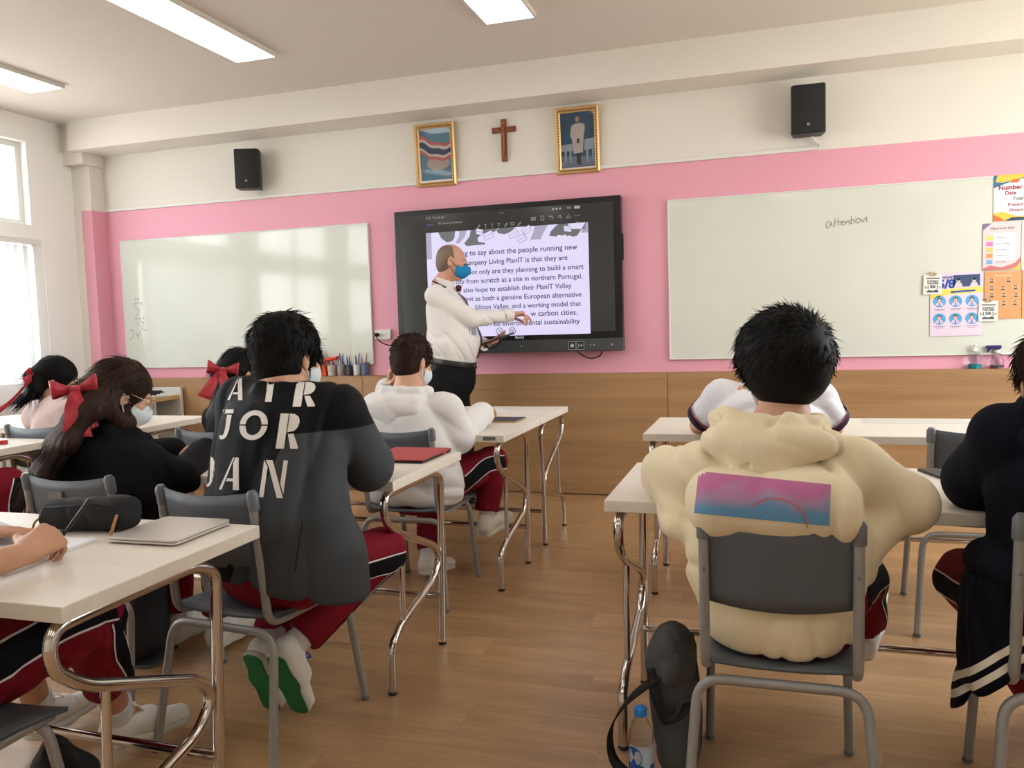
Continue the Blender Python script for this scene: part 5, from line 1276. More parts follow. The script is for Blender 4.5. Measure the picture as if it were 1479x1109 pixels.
# ---- the student in the cream hoodie
def cream_student():
    J = arr(dict(u=ux, pel=(.03, 2.07, .50), wst=(.03, 2.07, .62), chs=(.035, 2.08, .79), nck=(.038, 2.10, .955), hd=(.045, 2.15, 1.087), M=headM(-.22, -.10), hs=1.05,
        shL=(-.12, 2.12, .835), shR=(.212, 2.12, .835), elL=(-.262, 2.245, .795), elR=(.325, 2.15, .757), wrL=(-.13, 2.47, .772), wrR=(.20, 2.46, .772), hipL=(-.06, 2.1, .49), hipR=(.12, 2.1, .49),
        knL=(-.10, 2.48, .47), knR=(.25, 2.47, .47), anL=(-.12, 2.62, .23), anR=(.285, 2.57, .26), toL=(-.13, 2.80, .23), toR=(.33, 2.70, .36)))
    org = V3(.035, 2.10, 0)
    o = body(J, 'student in a cream hoodie with a pink and blue back print, seen from behind', org, hands={'L': dict(curl=(.5, .6, .4)), 'R': dict(curl=(.5, .6, .4))})
    ex = [ec((.03, 2.07, .60), (.03, 2.07, .66), (.228, .145), (.222, .145), ux, .03), bx((.015, 1.925, .79), (.195, .085, .078), .07, None, .07)]
    hood = [el((.005, 1.975, .92), (.140, .058, .058), None, 0), ec((-.02, 1.955, .895), (-.062, 1.93, .852), (.095, .030), (.022, .020), ux, .05)]
    ring = [(-.085, 2.15, .968), (-.108, 2.07, .972), (-.08, 2.0, .972), (-.02, 1.985, .970), (.05, 1.99, .968), (.105, 2.02, .964), (.128, 2.09, .958), (.11, 2.16, .95)]
    hood += hood_ring(ring, .022) + hood_ring([(-.125, 2.12, .905), (-.128, 2.04, .915), (-.10, 1.97, .92), (.02, 1.945, .925), (.12, 1.97, .92), (.15, 2.04, .915), (.155, 2.12, .905)], .026)
    hood += [rc((-.098, 2.02, .985), (-.08, 2.0, .98), .020, .020, .015)]; ex += [rc((-.262, 2.25, .785), (-.215, 2.12, .69), .06, .05, .04), rc((.335, 2.15, .75), (.24, 2.10, .68), .055, .05, .04)]
    hood += [rc(J['nck'] + V3(0, 0, -.06), J['hd'] + V3(0, 0, -.06), .062, .064, .01, 's'), rc((.03, 1.985, 1.0), (-.055, 1.90, .85), .005, .004, .012, 's')]
    pr = hoodie_prims(J, .185, .195, (.165, .145, .135), (.076, .068, .055), ex)
    pr.append(half((0, 0, -1), (0, 0, .416), .02))
    d = folds(3, .013, .9, (.9, .2, .5))
    g, VF = sdf_obj('hoodie', pr, .0075, m_cream, o, org, d, .012); b = bvh_of(VF)
    sdf_obj('hood', hood, .006, m_cream, g, org, folds(4, .009, 1.1, (.5, .3, 1)), .008)
    m_print = mat('back print', (180, 110, 160), .8); t = m_print.node_tree; bs = t.nodes['Principled BSDF']
    tcn = t.nodes.new('ShaderNodeTexCoord'); sp = t.nodes.new('ShaderNodeSeparateXYZ'); t.links.new(tcn.outputs['Object'], sp.inputs[0]); nz = t.nodes.new('ShaderNodeTexNoise'); nz.inputs['Scale'].default_value = 12; t.links.new(tcn.outputs['Object'], nz.inputs[0])
    ad = t.nodes.new('ShaderNodeMath'); ad.operation = 'MULTIPLY_ADD'; ad.inputs[1].default_value = .09; t.links.new(nz.outputs[0], ad.inputs[0]); t.links.new(sp.outputs[2], ad.inputs[2])
    mr = t.nodes.new('ShaderNodeMapRange'); mr.inputs[1].default_value = .815; mr.inputs[2].default_value = .915; t.links.new(ad.outputs[0], mr.inputs[0])
    rp = t.nodes.new('ShaderNodeValToRGB'); rp.color_ramp.elements[0].color = (*lin((96, 148, 188)), 1); rp.color_ramp.elements[1].color = (*lin((184, 106, 150)), 1); rp.color_ramp.elements[0].position = .22; rp.color_ramp.elements[1].position = .72
    n_ = rp.color_ramp.elements.new(.5); n_.color = (*lin((168, 138, 172)), 1)
    t.links.new(mr.outputs[0], rp.inputs[0]); t.links.new(rp.outputs[0], bs.inputs['Base Color'])
    P = [(-.143, 1.83, .880), (.133, 1.83, .858), (.130, 1.83, .767), (-.155, 1.83, .784)]
    V = []; n, k = 34, 16
    for j in range(k + 1):
        for i in range(n + 1):
            a, c = i / n, j / k; V.append(tuple((1 - c) * ((1 - a) * V3(*P[0]) + a * V3(*P[1])) + c * ((1 - a) * V3(*P[3]) + a * V3(*P[2]))))
    F = [(j * (n + 1) + i, (j + 1) * (n + 1) + i, (j + 1) * (n + 1) + i + 1, j * (n + 1) + i + 1) for j in range(k) for i in range(n)]
    pr_ = conform('back_print', V, F, (0, 1, 0), b, m_print, g, org, .003, .5, EYE)
    mb = MB(); A = [(.02 + .065 * math.sin(t_), .762 + .062 * math.cos(t_)) for t_ in np.linspace(-.9, 1.6, 26)]
    for (x0, z0), (x1, z1) in zip(A[:-1], A[1:]):
        dx, dz = x1 - x0, z1 - z0; l = math.hypot(dx, dz); nx, nz_ = -dz / l * .0014, dx / l * .0014
        mb.add([(x0 + nx, 1.83, z0 + nz_), (x0 - nx, 1.83, z0 - nz_), (x1 - nx, 1.83, z1 - nz_), (x1 + nx, 1.83, z1 + nz_)], [(0, 1, 2, 3)])
    conform('print_arc', mb.v, mb.f, (0, 1, 0), b, mat('red print line', (206, 96, 100), .8), pr_, org, .0045, .5, EYE)
    tr, TV = sdf_obj('trousers', hip_wear(J), .009, m_track, o, org, folds(5, .006, 1), .008); tb = bvh_of(TV)
    limb_stripe(tr, org, tb, J['hipR'], J['knR'], (1, 0, .2), .03, m_trackb, 'side_stripe', .3, 1, piping=m_pipe); limb_stripe(tr, org, tb, J['knR'], J['anR'], (1, -.2, 0), .03, m_trackb, 'side_stripe', 0, .8, piping=m_pipe, wave=.015)
    sock(o, org, J['anL'], J['knL']); sock(o, org, J['anR'], J['knR']); shoe(o, org, J['anL'], J['toL'], lace=m_lace); shoe(o, org, J['anR'], J['toR'], up=(.1, -.62, .78))
    short_hair(o, org, J['hd'], J['M'], J['hs'], HAIR, n=8000, thick=.024, length=(.022, .045), seed=11, crown=(.035, -.085, .06), nape=-.105, puff=(.016, .004, .006), lift=.18, bend=-.45, r0=.0016)
    face_mask(o, org, J['hd'], J['M'], J['hs'], m_mask)
cream_student()

# ---- the student in the lettered jacket
LET = {  # stencil letters on a 1 x 1.3 box, as polygons
 'A': [[(0, 0), (.14, 0), (.50, 1.1), (.58, 1.3), (.50, 1.3)], [(.66, 1.3), (.62, 1.3), (.54, 1.06), (.70, 0), (1.0, 0), (1.0, .06), (.93, .08), (.78, 1.3)], [(.30, .34), (.66, .34), (.64, .46), (.35, .46)]],
 'I': [[(.30, 0), (.74, 0), (.74, .06), (.68, .10), (.68, 1.2), (.76, 1.24), (.76, 1.3), (.26, 1.3), (.26, 1.24), (.34, 1.2), (.34, .10), (.30, .06)]],
 'R': [[(.05, 0), (.42, 0), (.42, .06), (.36, .1), (.36, 1.2), (.42, 1.24), (.42, 1.3), (.05, 1.3), (.05, 1.24), (.10, 1.2), (.10, .10), (.05, .06)], [(.46, 1.3), (.70, 1.28), (.88, 1.18), (.95, 1.0), (.90, .80), (.76, .66), (.46, .60), (.46, .72), (.60, .74), (.68, .84), (.70, .98), (.64, 1.12), (.46, 1.18)], [(.50, .54), (.74, .56), (1.02, .08), (1.02, 0), (.70, 0)]],
 'J': [[(.15, 1.12), (.85, 1.12), (.85, 1.3), (.12, 1.3)], [(.44, 1.06), (.76, 1.06), (.72, .40), (.62, .14), (.44, .0), (.22, -.02), (.10, .06), (.14, .18), (.30, .14), (.40, .26), (.44, .5)]],
 'O': [[(.5 + .52 * math.cos(a), .68 + .64 * math.sin(a)) for a in np.linspace(.0, pi, 18)] + [(.5 + .30 * math.cos(a), .68 + .42 * math.sin(a)) for a in np.linspace(pi, 0, 18)], [(.5 + .52 * math.cos(a), .62 + .64 * math.sin(a)) for a in np.linspace(pi, 2 * pi, 18)] + [(.5 + .30 * math.cos(a), .62 + .42 * math.sin(a)) for a in np.linspace(2 * pi, pi, 18)]],
 'D': [[(.05, 0), (.36, 0), (.36, 1.3), (.05, 1.3)], [(.42, 1.3), (.66, 1.25), (.88, 1.05), (.98, .65), (.88, .25), (.66, .05), (.42, 0), (.42, .14), (.56, .18), (.66, .38), (.70, .65), (.66, .92), (.56, 1.12), (.42, 1.16)]],
 'N': [[(.02, 0), (.20, 0), (.20, 1.05), (.02, 1.3)], [(.08, 1.3), (.36, 1.3), (.98, 0), (.74, 0), (.24, 1.06)], [(.80, .5), (.80, 1.3), (.98, 1.3), (.98, .12)]]}
def lettered_student():
    J = arr(dict(u=(.97, -.1, 0), pel=(-1.41, 2.05, .53), wst=(-1.385, 2.02, .68), chs=(-1.375, 2.06, .88), nck=(-1.385, 2.10, 1.05), hd=(-1.392, 2.15, 1.142), M=headM(.18, -.10), hs=1.03,
        shL=(-1.535, 2.12, 1.0), shR=(-1.21, 2.11, .975), elL=(-1.66, 2.29, .80), elR=(-1.195, 2.26, .795), wrL=(-1.50, 2.50, .772), wrR=(-1.32, 2.50, .772), hipL=(-1.52, 2.1, .49), hipR=(-1.34, 2.1, .49),
        knL=(-1.60, 2.47, .50), knR=(-1.235, 2.42, .47), anL=(-1.52, 2.16, .22), anR=(-1.405, 2.12, .245), toL=(-1.52, 2.25, .05), toR=(-1.39, 2.20, .06)))
    org = V3(-1.478, 2.10, 0)
    o = body(J, 'student in a black and grey jacket with large white letters on the back', org, hands={'L': dict(curl=(.5, .6, .4)), 'R': dict(curl=(.5, .6, .4))})
    ex = [ec((-1.355, 2.045, .52), (-1.375, 2.03, .68), (.228, .155), (.222, .145), (.97, -.1, 0), .03), ec((-1.375, 2.03, .68), (-1.38, 2.06, .93), (.222, .15), (.20, .13), (.97, -.1, 0), .03), ec((-1.33, 2.055, .44), (-1.335, 2.055, .56), (.225, .165), (.225, .158), (.97, -.1, 0), .03)]
    ex += hood_ring([(-1.45, 2.17, 1.045), (-1.46, 2.09, 1.05), (-1.41, 2.035, 1.05), (-1.34, 2.04, 1.045), (-1.305, 2.10, 1.035), (-1.315, 2.17, 1.025)], .024)
    pr = hoodie_prims(J, .20, .205, (.165, .145, .135), (.082, .08, .06), ex); pr.append(half((-.23, .0, -1), (-1.129, 1.9, .445), .012))
    m = cloth('jacket nylon', (17, 18, 21), .6, cr=.25); b = Vector(org)
    def pl(n, p): n = Vector(n); return (tuple(n), n.dot(Vector(p) - b))
    regions(m, [((68, 72, 76), [pl((0, 0, 1), (0, 0, .935)), pl((-1, 0, .43), (-1.262, 0, .935)), pl((0, 1, .25), (0, 2.30, .80))])])
    g, VF = sdf_obj('jacket', pr, .0075, m, o, org, folds(8, .015, .8, (.9, .2, .5)), .012); bv = bvh_of(VF)
    m_let = mat('white letter print', (226, 222, 216), .7)
    rows = (('A', -1.4668, -1.3999, 1.028, 1.093), ('I', -1.356, -1.293, 1.024, 1.090), ('R', -1.258, -1.168, 1.010, 1.082), ('J', -1.507, -1.438, .917, 1.003), ('O', -1.436, -1.330, .917, .999), ('R', -1.318, -1.224, .893, .9915),
            ('D', -1.567, -1.513, .7745, .8655), ('A', -1.511, -1.424, .7705, .863), ('N', -1.378, -1.276, .753, .858))
    for ch, x0, x1, z0, z1 in rows:                    # the print lies at a slant across the back
        mb = MB(); sh = (z1 - z0) * .22
        for poly in LET[ch]: mb.add([(x0 + px * (x1 - x0 - sh) + pz / 1.3 * sh, 1.95, z0 + pz * (z1 - z0) / 1.3) for px, pz in poly], [tuple(range(len(poly)))])
        V, F = subdiv(mb.v, mb.f, .010)
        conform('letter', V, F, ((x0 + x1) / 2, 1.95, (z0 + z1) / 2 - 1.22), bv, m_let, g, org, .0025, .7)
    tr, TV = sdf_obj('trousers', hip_wear(J), .009, m_track, o, org, folds(15, .006, 1), .008); tb = bvh_of(TV)
    limb_stripe(tr, org, tb, J['hipR'], J['knR'], (1, -.1, -.35), .03, m_trackb, 'side_stripe', .3, 1.1, piping=m_pipe); limb_stripe(tr, org, tb, J['knR'], J['anR'], (.75, .2, -.8), .026, m_trackb, 'side_stripe', 0, .95, piping=m_pipe, wave=.015)
    for k, L_ in (('L', m_lace), ('R', m_bluel)):
        sock(o, org, J['an' + k], J['kn' + k]); shoe(o, org, J['an' + k], J['to' + k], up=(0.05, .93, .42), lace=L_, tread=m_green, size=.95)
    mb = MB().tube([(-1.475, 1.925, .565), (-1.478, 1.925, .46)], .003, 6).lathe([(.004, 0), (.006, .006), (.006, .02), (.003, .026)], 10, (-1.478, 1.925, .445)); mb.v = [tuple(Vector(v) - b) for v in mb.v]
    zp = MB(); Z0, Z1 = V3(-1.16, 1.80, .70), V3(-1.19, 1.80, .56)
    V = []; 
    for i in range(10):
        p = Z0 + (Z1 - Z0) * i / 9; V += [tuple(p + V3(-.003, 0, 0)), tuple(p + V3(.003, 0, 0))]
    conform('pocket_zip', V, [(2 * i, 2 * i + 1, 2 * i + 3, 2 * i + 2) for i in range(9)], (-.5, 1, 0), bv, m_black, g, org, .002, 1.0)
    short_hair(o, org, J['hd'], J['M'], J['hs'], HAIR, n=6000, thick=.017, length=(.03, .055), seed=21, crown=(.0, -.03, .115), nape=-.105, lift=.12, bend=-.4, r0=.0017)
    face_mask(o, org, J['hd'], J['M'], J['hs'], m_mask)
lettered_student()

# ---- the student in the white hoodie
def white_student():
    J = arr(dict(u=ux, pel=(-1.54, 3.36, .50), wst=(-1.54, 3.34, .64), chs=(-1.57, 3.38, .79), nck=(-1.58, 3.42, .925), hd=(-1.575, 3.47, 1.06), M=headM(.38, -.30), hs=.98,
        shL=(-1.75, 3.43, .835), shR=(-1.39, 3.41, .835), elL=(-1.78, 3.55, .765), elR=(-1.335, 3.41, .715), wrL=(-1.72, 3.50, .93), wrR=(-1.325, 3.70, .785), hipL=(-1.62, 3.4, .49), hipR=(-1.45, 3.4, .49),
        knL=(-1.62, 3.74, .50), knR=(-1.30, 3.76, .54), anL=(-1.57, 3.56, .10), anR=(-1.315, 3.70, .27), toL=(-1.55, 3.70, .05), toR=(-1.27, 3.90, .31)))
    org = V3(-1.525, 3.385, 0)
    o = body(J, 'student in a white hoodie bending over the desk with the black tablet', org, hands={'L': dict(F=(.25, -.1, 1), N=(.9, .3, 0), curl=(.6, .7, .4)), 'R': dict(curl=(.5, .6, .4))})
    ex = []
    hood = [el((-1.60, 3.30, .86), (.13, .055, .06), None, 0), ec((-1.60, 3.285, .85), (-1.61, 3.265, .79), (.09, .028), (.025, .018), ux, .05), rc(J['nck'] + V3(0, 0, -.06), J['hd'] + V3(0, 0, -.05), .062, .064, .01, 's')] + hood_ring([(-1.69, 3.45, .945), (-1.70, 3.38, .94), (-1.65, 3.335, .935), (-1.57, 3.32, .935), (-1.50, 3.34, .93), (-1.475, 3.40, .93), (-1.49, 3.46, .925)], .022) + hood_ring([(-1.725, 3.40, .89), (-1.69, 3.32, .89), (-1.60, 3.29, .895), (-1.50, 3.31, .885), (-1.455, 3.39, .885)], .026)
    ex += [ec((-1.53, 3.36, .48), (-1.54, 3.35, .58), (.235, .16), (.22, .155), ux, .03), rc((-1.325, 3.70, .785), (-1.33, 3.75, .785), .058, .05, .02)]
    pr = hoodie_prims(J, .19, .20, (.15, .145, .135), (.078, .072, .058), ex); pr.append(half((0, 0, -1), (0, 0, .42), .03))
    g, VF = sdf_obj('hoodie', pr, .0085, m_bone, o, org, folds(33, .013, .9, (.6, .3, 1)), .012)
    hood.append(hood.pop(2)); sdf_obj('hood', hood, .007, m_bone, g, org, folds(34, .009, 1.1, (.5, .3, 1)), .008)
    mb = MB().tube([tuple(V3(-1.728, 3.51, .915) - org), tuple(V3(-1.722, 3.503, .945) - org)], .036, 14); mb.build('dark_cuff', m_nvy, g)
    tr, TV = sdf_obj('trousers', hip_wear(J), .009, m_track, o, org, folds(35, .006, 1), .008); tb = bvh_of(TV)
    limb_stripe(tr, org, tb, J['hipR'], J['knR'], (1, -.1, .1), .032, m_trackb, 'side_stripe', .25, 1.05, piping=m_pipe, wave=.02)
    for k in 'LR': sock(o, org, J['an' + k], J['kn' + k]); shoe(o, org, J['an' + k], J['to' + k], up=(0, -.1, 1) if k == 'R' else (0, .15, 1))
    short_hair(o, org, J['hd'], J['M'], J['hs'], HAIRB, n=3000, thick=.012, length=(.012, .032), seed=31, crown=(0, -.03, .11), nape=-.085, lift=.6, bend=-.2, r0=.002)
    face_mask(o, org, J['hd'], J['M'], J['hs'], m_mask); glasses(o, org, J['hd'], J['M'], J['hs'], m_black)
white_student()

# ---- girl in the black hoodie
def long_hair(o, org, J, m_, path, rad, seed, n=1500, thick=.013, strands=900, extra=None):
    hd, M, s = J['hd'], J['M'], J['hs']; W = lambda x, y, z: np.array(hd) + M @ (V3(x, y, z) * s)
    pr = [el(W(0, -.014, .032), [(.075 + thick) * s, (.096 + thick) * s, (.088 + thick) * s], M, 0), el(W(0, -.055, -.035), [.072 * s, .055 * s, .07 * s], M, .03)]
    for (a, b), (ra, rb) in zip(zip(path[:-1], path[1:]), zip(rad[:-1], rad[1:])): pr.append(ec(a, b, ra, rb, M[:, 0], .04))
    if extra: pr += extra
    pr += [el(W(0, .10, -.05), [.085 * s, .070 * s, .095 * s], M, .012, 's')]
    for sx in (1, -1): pr.append(el(W(sx * .10, .012, -.032), [.034 * s, .034 * s, .040 * s], M, .01, 's'))
    def comb(P):
        q = (P - np.array(hd)) @ M; return (.0009 * np.sin(np.arctan2(q[:, 0], -q[:, 1] + .02) * 46 + 9 * q[:, 2]) + .0009 * np.sin(q[:, 0] * 420 + 20 * q[:, 2])).astype(f32)
    V, F = sdf_mesh(pr, .0055, comb, .004); h = link('hair', np_mesh('hair', V - org, F), m_, o)
    rs = np.random.RandomState(seed); PP = np.array(path); P0 = []; D0 = []; L0 = []
    for _ in range(strands):
        k = rs.randint(len(path) - 1); t = rs.rand(); c = PP[k] * (1 - t) + PP[k + 1] * t; r = (np.array(rad[k]) * (1 - t) + np.array(rad[k + 1]) * t); a = rs.rand() * 6.28
        d = PP[k + 1] - PP[k]; d /= np.linalg.norm(d); v = np.cross(d, M[:, 0]); v /= np.linalg.norm(v); w = np.cross(v, d)
        P0.append(c + w * math.cos(a) * r[0] * .93 + v * math.sin(a) * r[1] * .93); D0.append(d + (w * math.cos(a) + v * math.sin(a)) * .06 + rs.normal(size=3) * .05); L0.append(rs.uniform(.05, .12))
    SV, SF = hair_strands(np.array(P0), np.array(D0), np.array(L0), .0018, org, bend=V3(0, 0, -.15), seg=4, seed=seed, curl=.1)
    q = link('locks', np_mesh('locks', SV, SF), m_, h); tag(q, kind='stuff')
    n = n; tri = V[F[:, :3]]; nr = np.cross(tri[:, 1] - tri[:, 0], tri[:, 2] - tri[:, 0]); ar = np.linalg.norm(nr, axis=1) + 1e-12; nr /= ar[:, None]; ctr = V[F].mean(1); rel = (ctr - hd) @ M
    good = (rel[:, 2] > -.03) & ((nr @ M)[:, 2] > -.6); pk = rs.choice(len(F), n, p=ar * good / (ar * good).sum()); N = nr[pk]; tgt = PP[min(1, len(PP) - 1)]; D = tgt - ctr[pk]; D -= N * (D * N).sum(1)[:, None]; D /= np.linalg.norm(D, axis=1)[:, None] + 1e-6
    SV, SF = hair_strands(ctr[pk] - N * .002, D + N * .05, rs.uniform(.04, .09, n), .0016, org, bend=-N * .35, seg=4, seed=seed + 1, curl=.04)
    q = link('locks', np_mesh('locks', SV, SF), m_, h); tag(q, kind='stuff')
    return h
def black_girl():
    M = headM(.55, -.42, .05)
    J = arr(dict(u=(.97, -.2, 0), pel=(-2.13, 2.20, .50), wst=(-2.15, 2.21, .63), chs=(-2.18, 2.26, .75), nck=(-2.205, 2.31, .885), hd=(-2.215, 2.35, 1.012), M=M, hs=.98, shL=(-2.35, 2.34, .775), shR=(-2.075, 2.30, .765), elL=(-2.42, 2.46, .765), elR=(-1.965, 2.325, .712),
        wrL=(-2.22, 2.60, .765), wrR=(-2.05, 2.57, .772), hipL=(-2.2, 2.24, .49), hipR=(-2.04, 2.24, .49), knL=(-2.22, 2.60, .5), knR=(-2.02, 2.60, .5), anL=(-2.22, 2.56, .1), anR=(-2.02, 2.56, .1), toL=(-2.22, 2.72, .05), toR=(-2.02, 2.72, .05)))
    org = V3(-2.115, 2.22, 0)
    o = body(J, 'girl in a black hoodie with long brown hair, glasses and a big red bow', org, skin=SKIN2 if False else None, hands={'L': dict(curl=(.4, .5, .4)), 'R': dict(curl=(.4, .5, .4))})
    ex = [el((-2.22, 2.20, .80), (.15, .065, .075), None, .03)] + hood_ring([(-2.285, 2.34, .905), (-2.30, 2.28, .90), (-2.25, 2.24, .895), (-2.17, 2.24, .89), (-2.115, 2.29, .87), (-2.115, 2.34, .85)], .028)
    ex += [rc((-2.35, 2.34, .775), (-2.30, 2.20, .70), .08, .08, .04)]
    pr = hoodie_prims(J, .18, .175, (.13, .135, .125), (.074, .064, .052), ex)
    g, _ = sdf_obj('hoodie', pr, .0085, m_blackk, o, org, folds(43, .012, .9, (.6, .3, 1)), .01)
    tr, TV = sdf_obj('trousers', hip_wear(J), .010, m_track, o, org, folds(45, .006, 1), .008)
    legs_sock(o, org, J)
    W = lambda x, y, z: J['hd'] + M @ V3(x, y, z)
    path = [W(0, -.06, .0), W(0, -.09, -.03), V3(-2.255, 2.215, .955), V3(-2.28, 2.14, .865), V3(-2.315, 2.08, .775), V3(-2.34, 2.06, .73)]
    long_hair(o, org, J, HAIRB, path, [(.068, .05), (.075, .05), (.09, .04), (.09, .035), (.06, .022), (.02, .01)], 41, strands=2200, extra=[ec(W(.02, -.045, -.04), V3(-2.155, 2.285, .915), (.065, .05), (.05, .045), M[:, 0], .03)])
    bow(o, org, V3(-2.247, 2.178, 1.045), headM(2.32, .1, .12), .80, m_red, ((.032, -.20), (.0, -.185)), tw=.045)
    face_mask(o, org, J['hd'], M, J['hs'], m_mask); glasses(o, org, J['hd'], M, J['hs'], mat('gold wire', (206, 184, 150), .25, .9))
black_girl()

# ---- girl in the pink sweatshirt
def pink_girl():
    M = headM(.75, -.45, .15)
    J = arr(dict(u=(.95, -.3, 0), pel=(-3.54, 3.36, .50), wst=(-3.57, 3.38, .63), chs=(-3.635, 3.42, .755), nck=(-3.71, 3.46, .875), hd=(-3.735, 3.50, .992), M=M, hs=.98, shL=(-3.85, 3.47, .79), shR=(-3.55, 3.42, .80), elL=(-3.92, 3.60, .775), elR=(-3.43, 3.56, .775),
        wrL=(-3.75, 3.80, .765), wrR=(-3.50, 3.78, .765), hipL=(-3.61, 3.40, .49), hipR=(-3.45, 3.40, .49), knL=(-3.63, 3.76, .5), knR=(-3.43, 3.76, .5), anL=(-3.63, 3.73, .1), anR=(-3.43, 3.73, .1), toL=(-3.63, 3.88, .05), toR=(-3.43, 3.88, .05)))
    org = V3(-3.53, 3.37, 0)
    o = body(J, 'girl in a dusty pink sweatshirt with a trailing red ribbon, head bent, at far left', org, res=.007)
    ex = [ec((-3.64, 3.37, .76), (-3.69, 3.41, .83), (.15, .08), (.12, .07), (.95, -.3, 0), .03)]
    sdf_obj('sweatshirt', hoodie_prims(J, .18, .175, (.13, .14, .13), (.08, .078, .055), ex), .010, m_pinks, o, org, folds(53, .006, .8), .01)
    sdf_obj('trousers', hip_wear(J), .012, m_track, o, org); legs_sock(o, org, J)
    W = lambda x, y, z: J['hd'] + M @ V3(x, y, z)
    long_hair(o, org, J, HAIR, [W(0, -.06, .0), W(0, -.10, -.03), V3(-3.765, 3.38, .938), V3(-3.80, 3.32, .886)], [(.06, .045), (.05, .035), (.05, .03), (.035, .02)], 51, n=900, strands=400)
    b = bow(o, org, V3(-3.765, 3.38, 1.021), headM(2.31, .1, -.8), .5, m_red, ((.02, -.10), (-.03, -.12)))
    mb = MB(); C = smooth_path([Vector(V3(-3.765, 3.375, 1.021) - org), Vector(V3(-3.76, 3.29, .943) - org), Vector(V3(-3.80, 3.225, .87) - org), Vector(V3(-3.867, 3.20, .839) - org), Vector(V3(-3.97, 3.19, .818) - org)], 5)
    mb.strip(C, [Vector((.010, .002, .020))] * len(C)); mb.build('ribbon_tail', m_red, b, solid=.002)
    face_mask(o, org, J['hd'], M, J['hs'], m_mask)
pink_girl()

# ---- girl with a bow half hidden behind the lettered jacket
def bow_girl():
    M = headM(.3, -.35)
    J = arr(dict(u=ux, pel=(-2.44, 3.30, .50), wst=(-2.44, 3.31, .63), chs=(-2.46, 3.36, .76), nck=(-2.50, 3.42, .88), hd=(-2.515, 3.46, 1.015), M=M, hs=.96, shL=(-2.62, 3.41, .79), shR=(-2.36, 3.41, .79), elL=(-2.68, 3.56, .77), elR=(-2.26, 3.54, .775), wrL=(-2.5, 3.7, .765), wrR=(-2.38, 3.7, .765),
        hipL=(-2.52, 3.34, .49), hipR=(-2.36, 3.34, .49), knL=(-2.54, 3.7, .5), knR=(-2.34, 3.7, .5), anL=(-2.54, 3.67, .1), anR=(-2.34, 3.67, .1), toL=(-2.54, 3.83, .05), toR=(-2.34, 3.83, .05)))
    org = V3(-2.44, 3.32, 0); W = lambda x, y, z: J['hd'] + M @ V3(x, y, z)
    o = body(J, 'girl with black hair and a red bow, half hidden behind the lettered jacket', org, res=.008)
    sdf_obj('sweater', hoodie_prims(J, .175, .17, (.13, .13, .125), (.075, .072, .05)), .011, m_blackk, o, org, folds(63, .006, .8), .01); sdf_obj('trousers', hip_wear(J), .012, m_track, o, org); legs_sock(o, org, J)
    long_hair(o, org, J, HAIR, [W(0, -.06, .0), W(0, -.095, -.03), V3(-2.55, 3.36, .93), V3(-2.555, 3.32, .82), V3(-2.56, 3.28, .72)], [(.06, .045), (.055, .04), (.06, .035), (.06, .03), (.03, .015)], 61, n=900, strands=400)
    bow(o, org, V3(-2.505, 3.31, 1.043), headM(2.5, .1, -.15), .80, m_red, ((.09, -.18), (-.035, -.12)))
    face_mask(o, org, J['hd'], M, J['hs'], m_mask)
bow_girl()

# ---- student in the white polo
def polo_student():
    M = headM(0, -.5)
    J = arr(dict(u=ux, pel=(.0, 3.32, .50), wst=(.005, 3.33, .66), chs=(.01, 3.37, .82), nck=(.015, 3.44, .955), hd=(.03, 3.52, 1.055), M=M, hs=.97, shL=(-.17, 3.42, .895), shR=(.20, 3.42, .885), elL=(-.27, 3.52, .765), elR=(.265, 3.52, .765), wrL=(-.10, 3.70, .76), wrR=(.12, 3.70, .76),
        hipL=(-.09, 3.36, .49), hipR=(.09, 3.36, .49), knL=(-.10, 3.72, .5), knR=(.10, 3.72, .5), anL=(-.10, 3.70, .1), anR=(.10, 3.70, .1), toL=(-.10, 3.86, .05), toR=(.10, 3.86, .05)))
    org = V3(0, 3.33, 0); o = body(J, 'student in a white polo shirt with striped sleeve ends, behind the cream hoodie', org, res=.0065)
    u = J['u']; pr = [ec(J['pel'], J['wst'], (.18, .13), (.175, .13), u, 0), ec(J['wst'], J['chs'], (.175, .13), (.19, .125), u, .05), ec(J['chs'], J['nck'] + V3(0, -.01, -.05), (.18, .12), (.08, .07), u, .05)]
    for k in 'LR':
        a, b = J['sh' + k], J['el' + k]; d = (b - a) / np.linalg.norm(b - a); e_ = a + (b - a) * .78
        pr += [rc(J['nck'] + V3(0, 0, -.07), a, .05, .07, .03), rc(a, e_, .070, .074, .03), dict(half(d, e_), lo=e_ - .095, hi=e_ + .095, op='c')]
    pr.append(rc(J['nck'], J['hd'] + V3(0, 0, -.05), .058, .06, .01, 's'))
    g, VF = sdf_obj('polo_shirt', pr, .008, m_polo, o, org, folds(73, .010, 1.0, (.6, .2, 1)), .01)
    m_b = mat('navy cuff band', (30, 30, 52), .8); m_r = mat('maroon cuff band', (120, 30, 52), .8)
    for k in 'LR':
        a, b = J['sh' + k], J['el' + k]; d = (b - a) / np.linalg.norm(b - a)
        for t0, w_, mm in ((.775, .020, m_b), (.625, .010, m_r)):
            mb = MB(); c0 = a + (b - a) * t0
            mb.tube([Vector(c0 - d * w_ - org), Vector(c0 - org)], [.0805 if t0 < .7 else .079] * 2, 28, cap=(t0 > .7)); mb.build('cuff_band', mm, g)
    sdf_obj('trousers', hip_wear(J), .012, m_track, o, org); legs_sock(o, org, J)
    short_hair(o, org, J['hd'], M, J['hs'], HAIR, n=1200, seed=71)
polo_student()

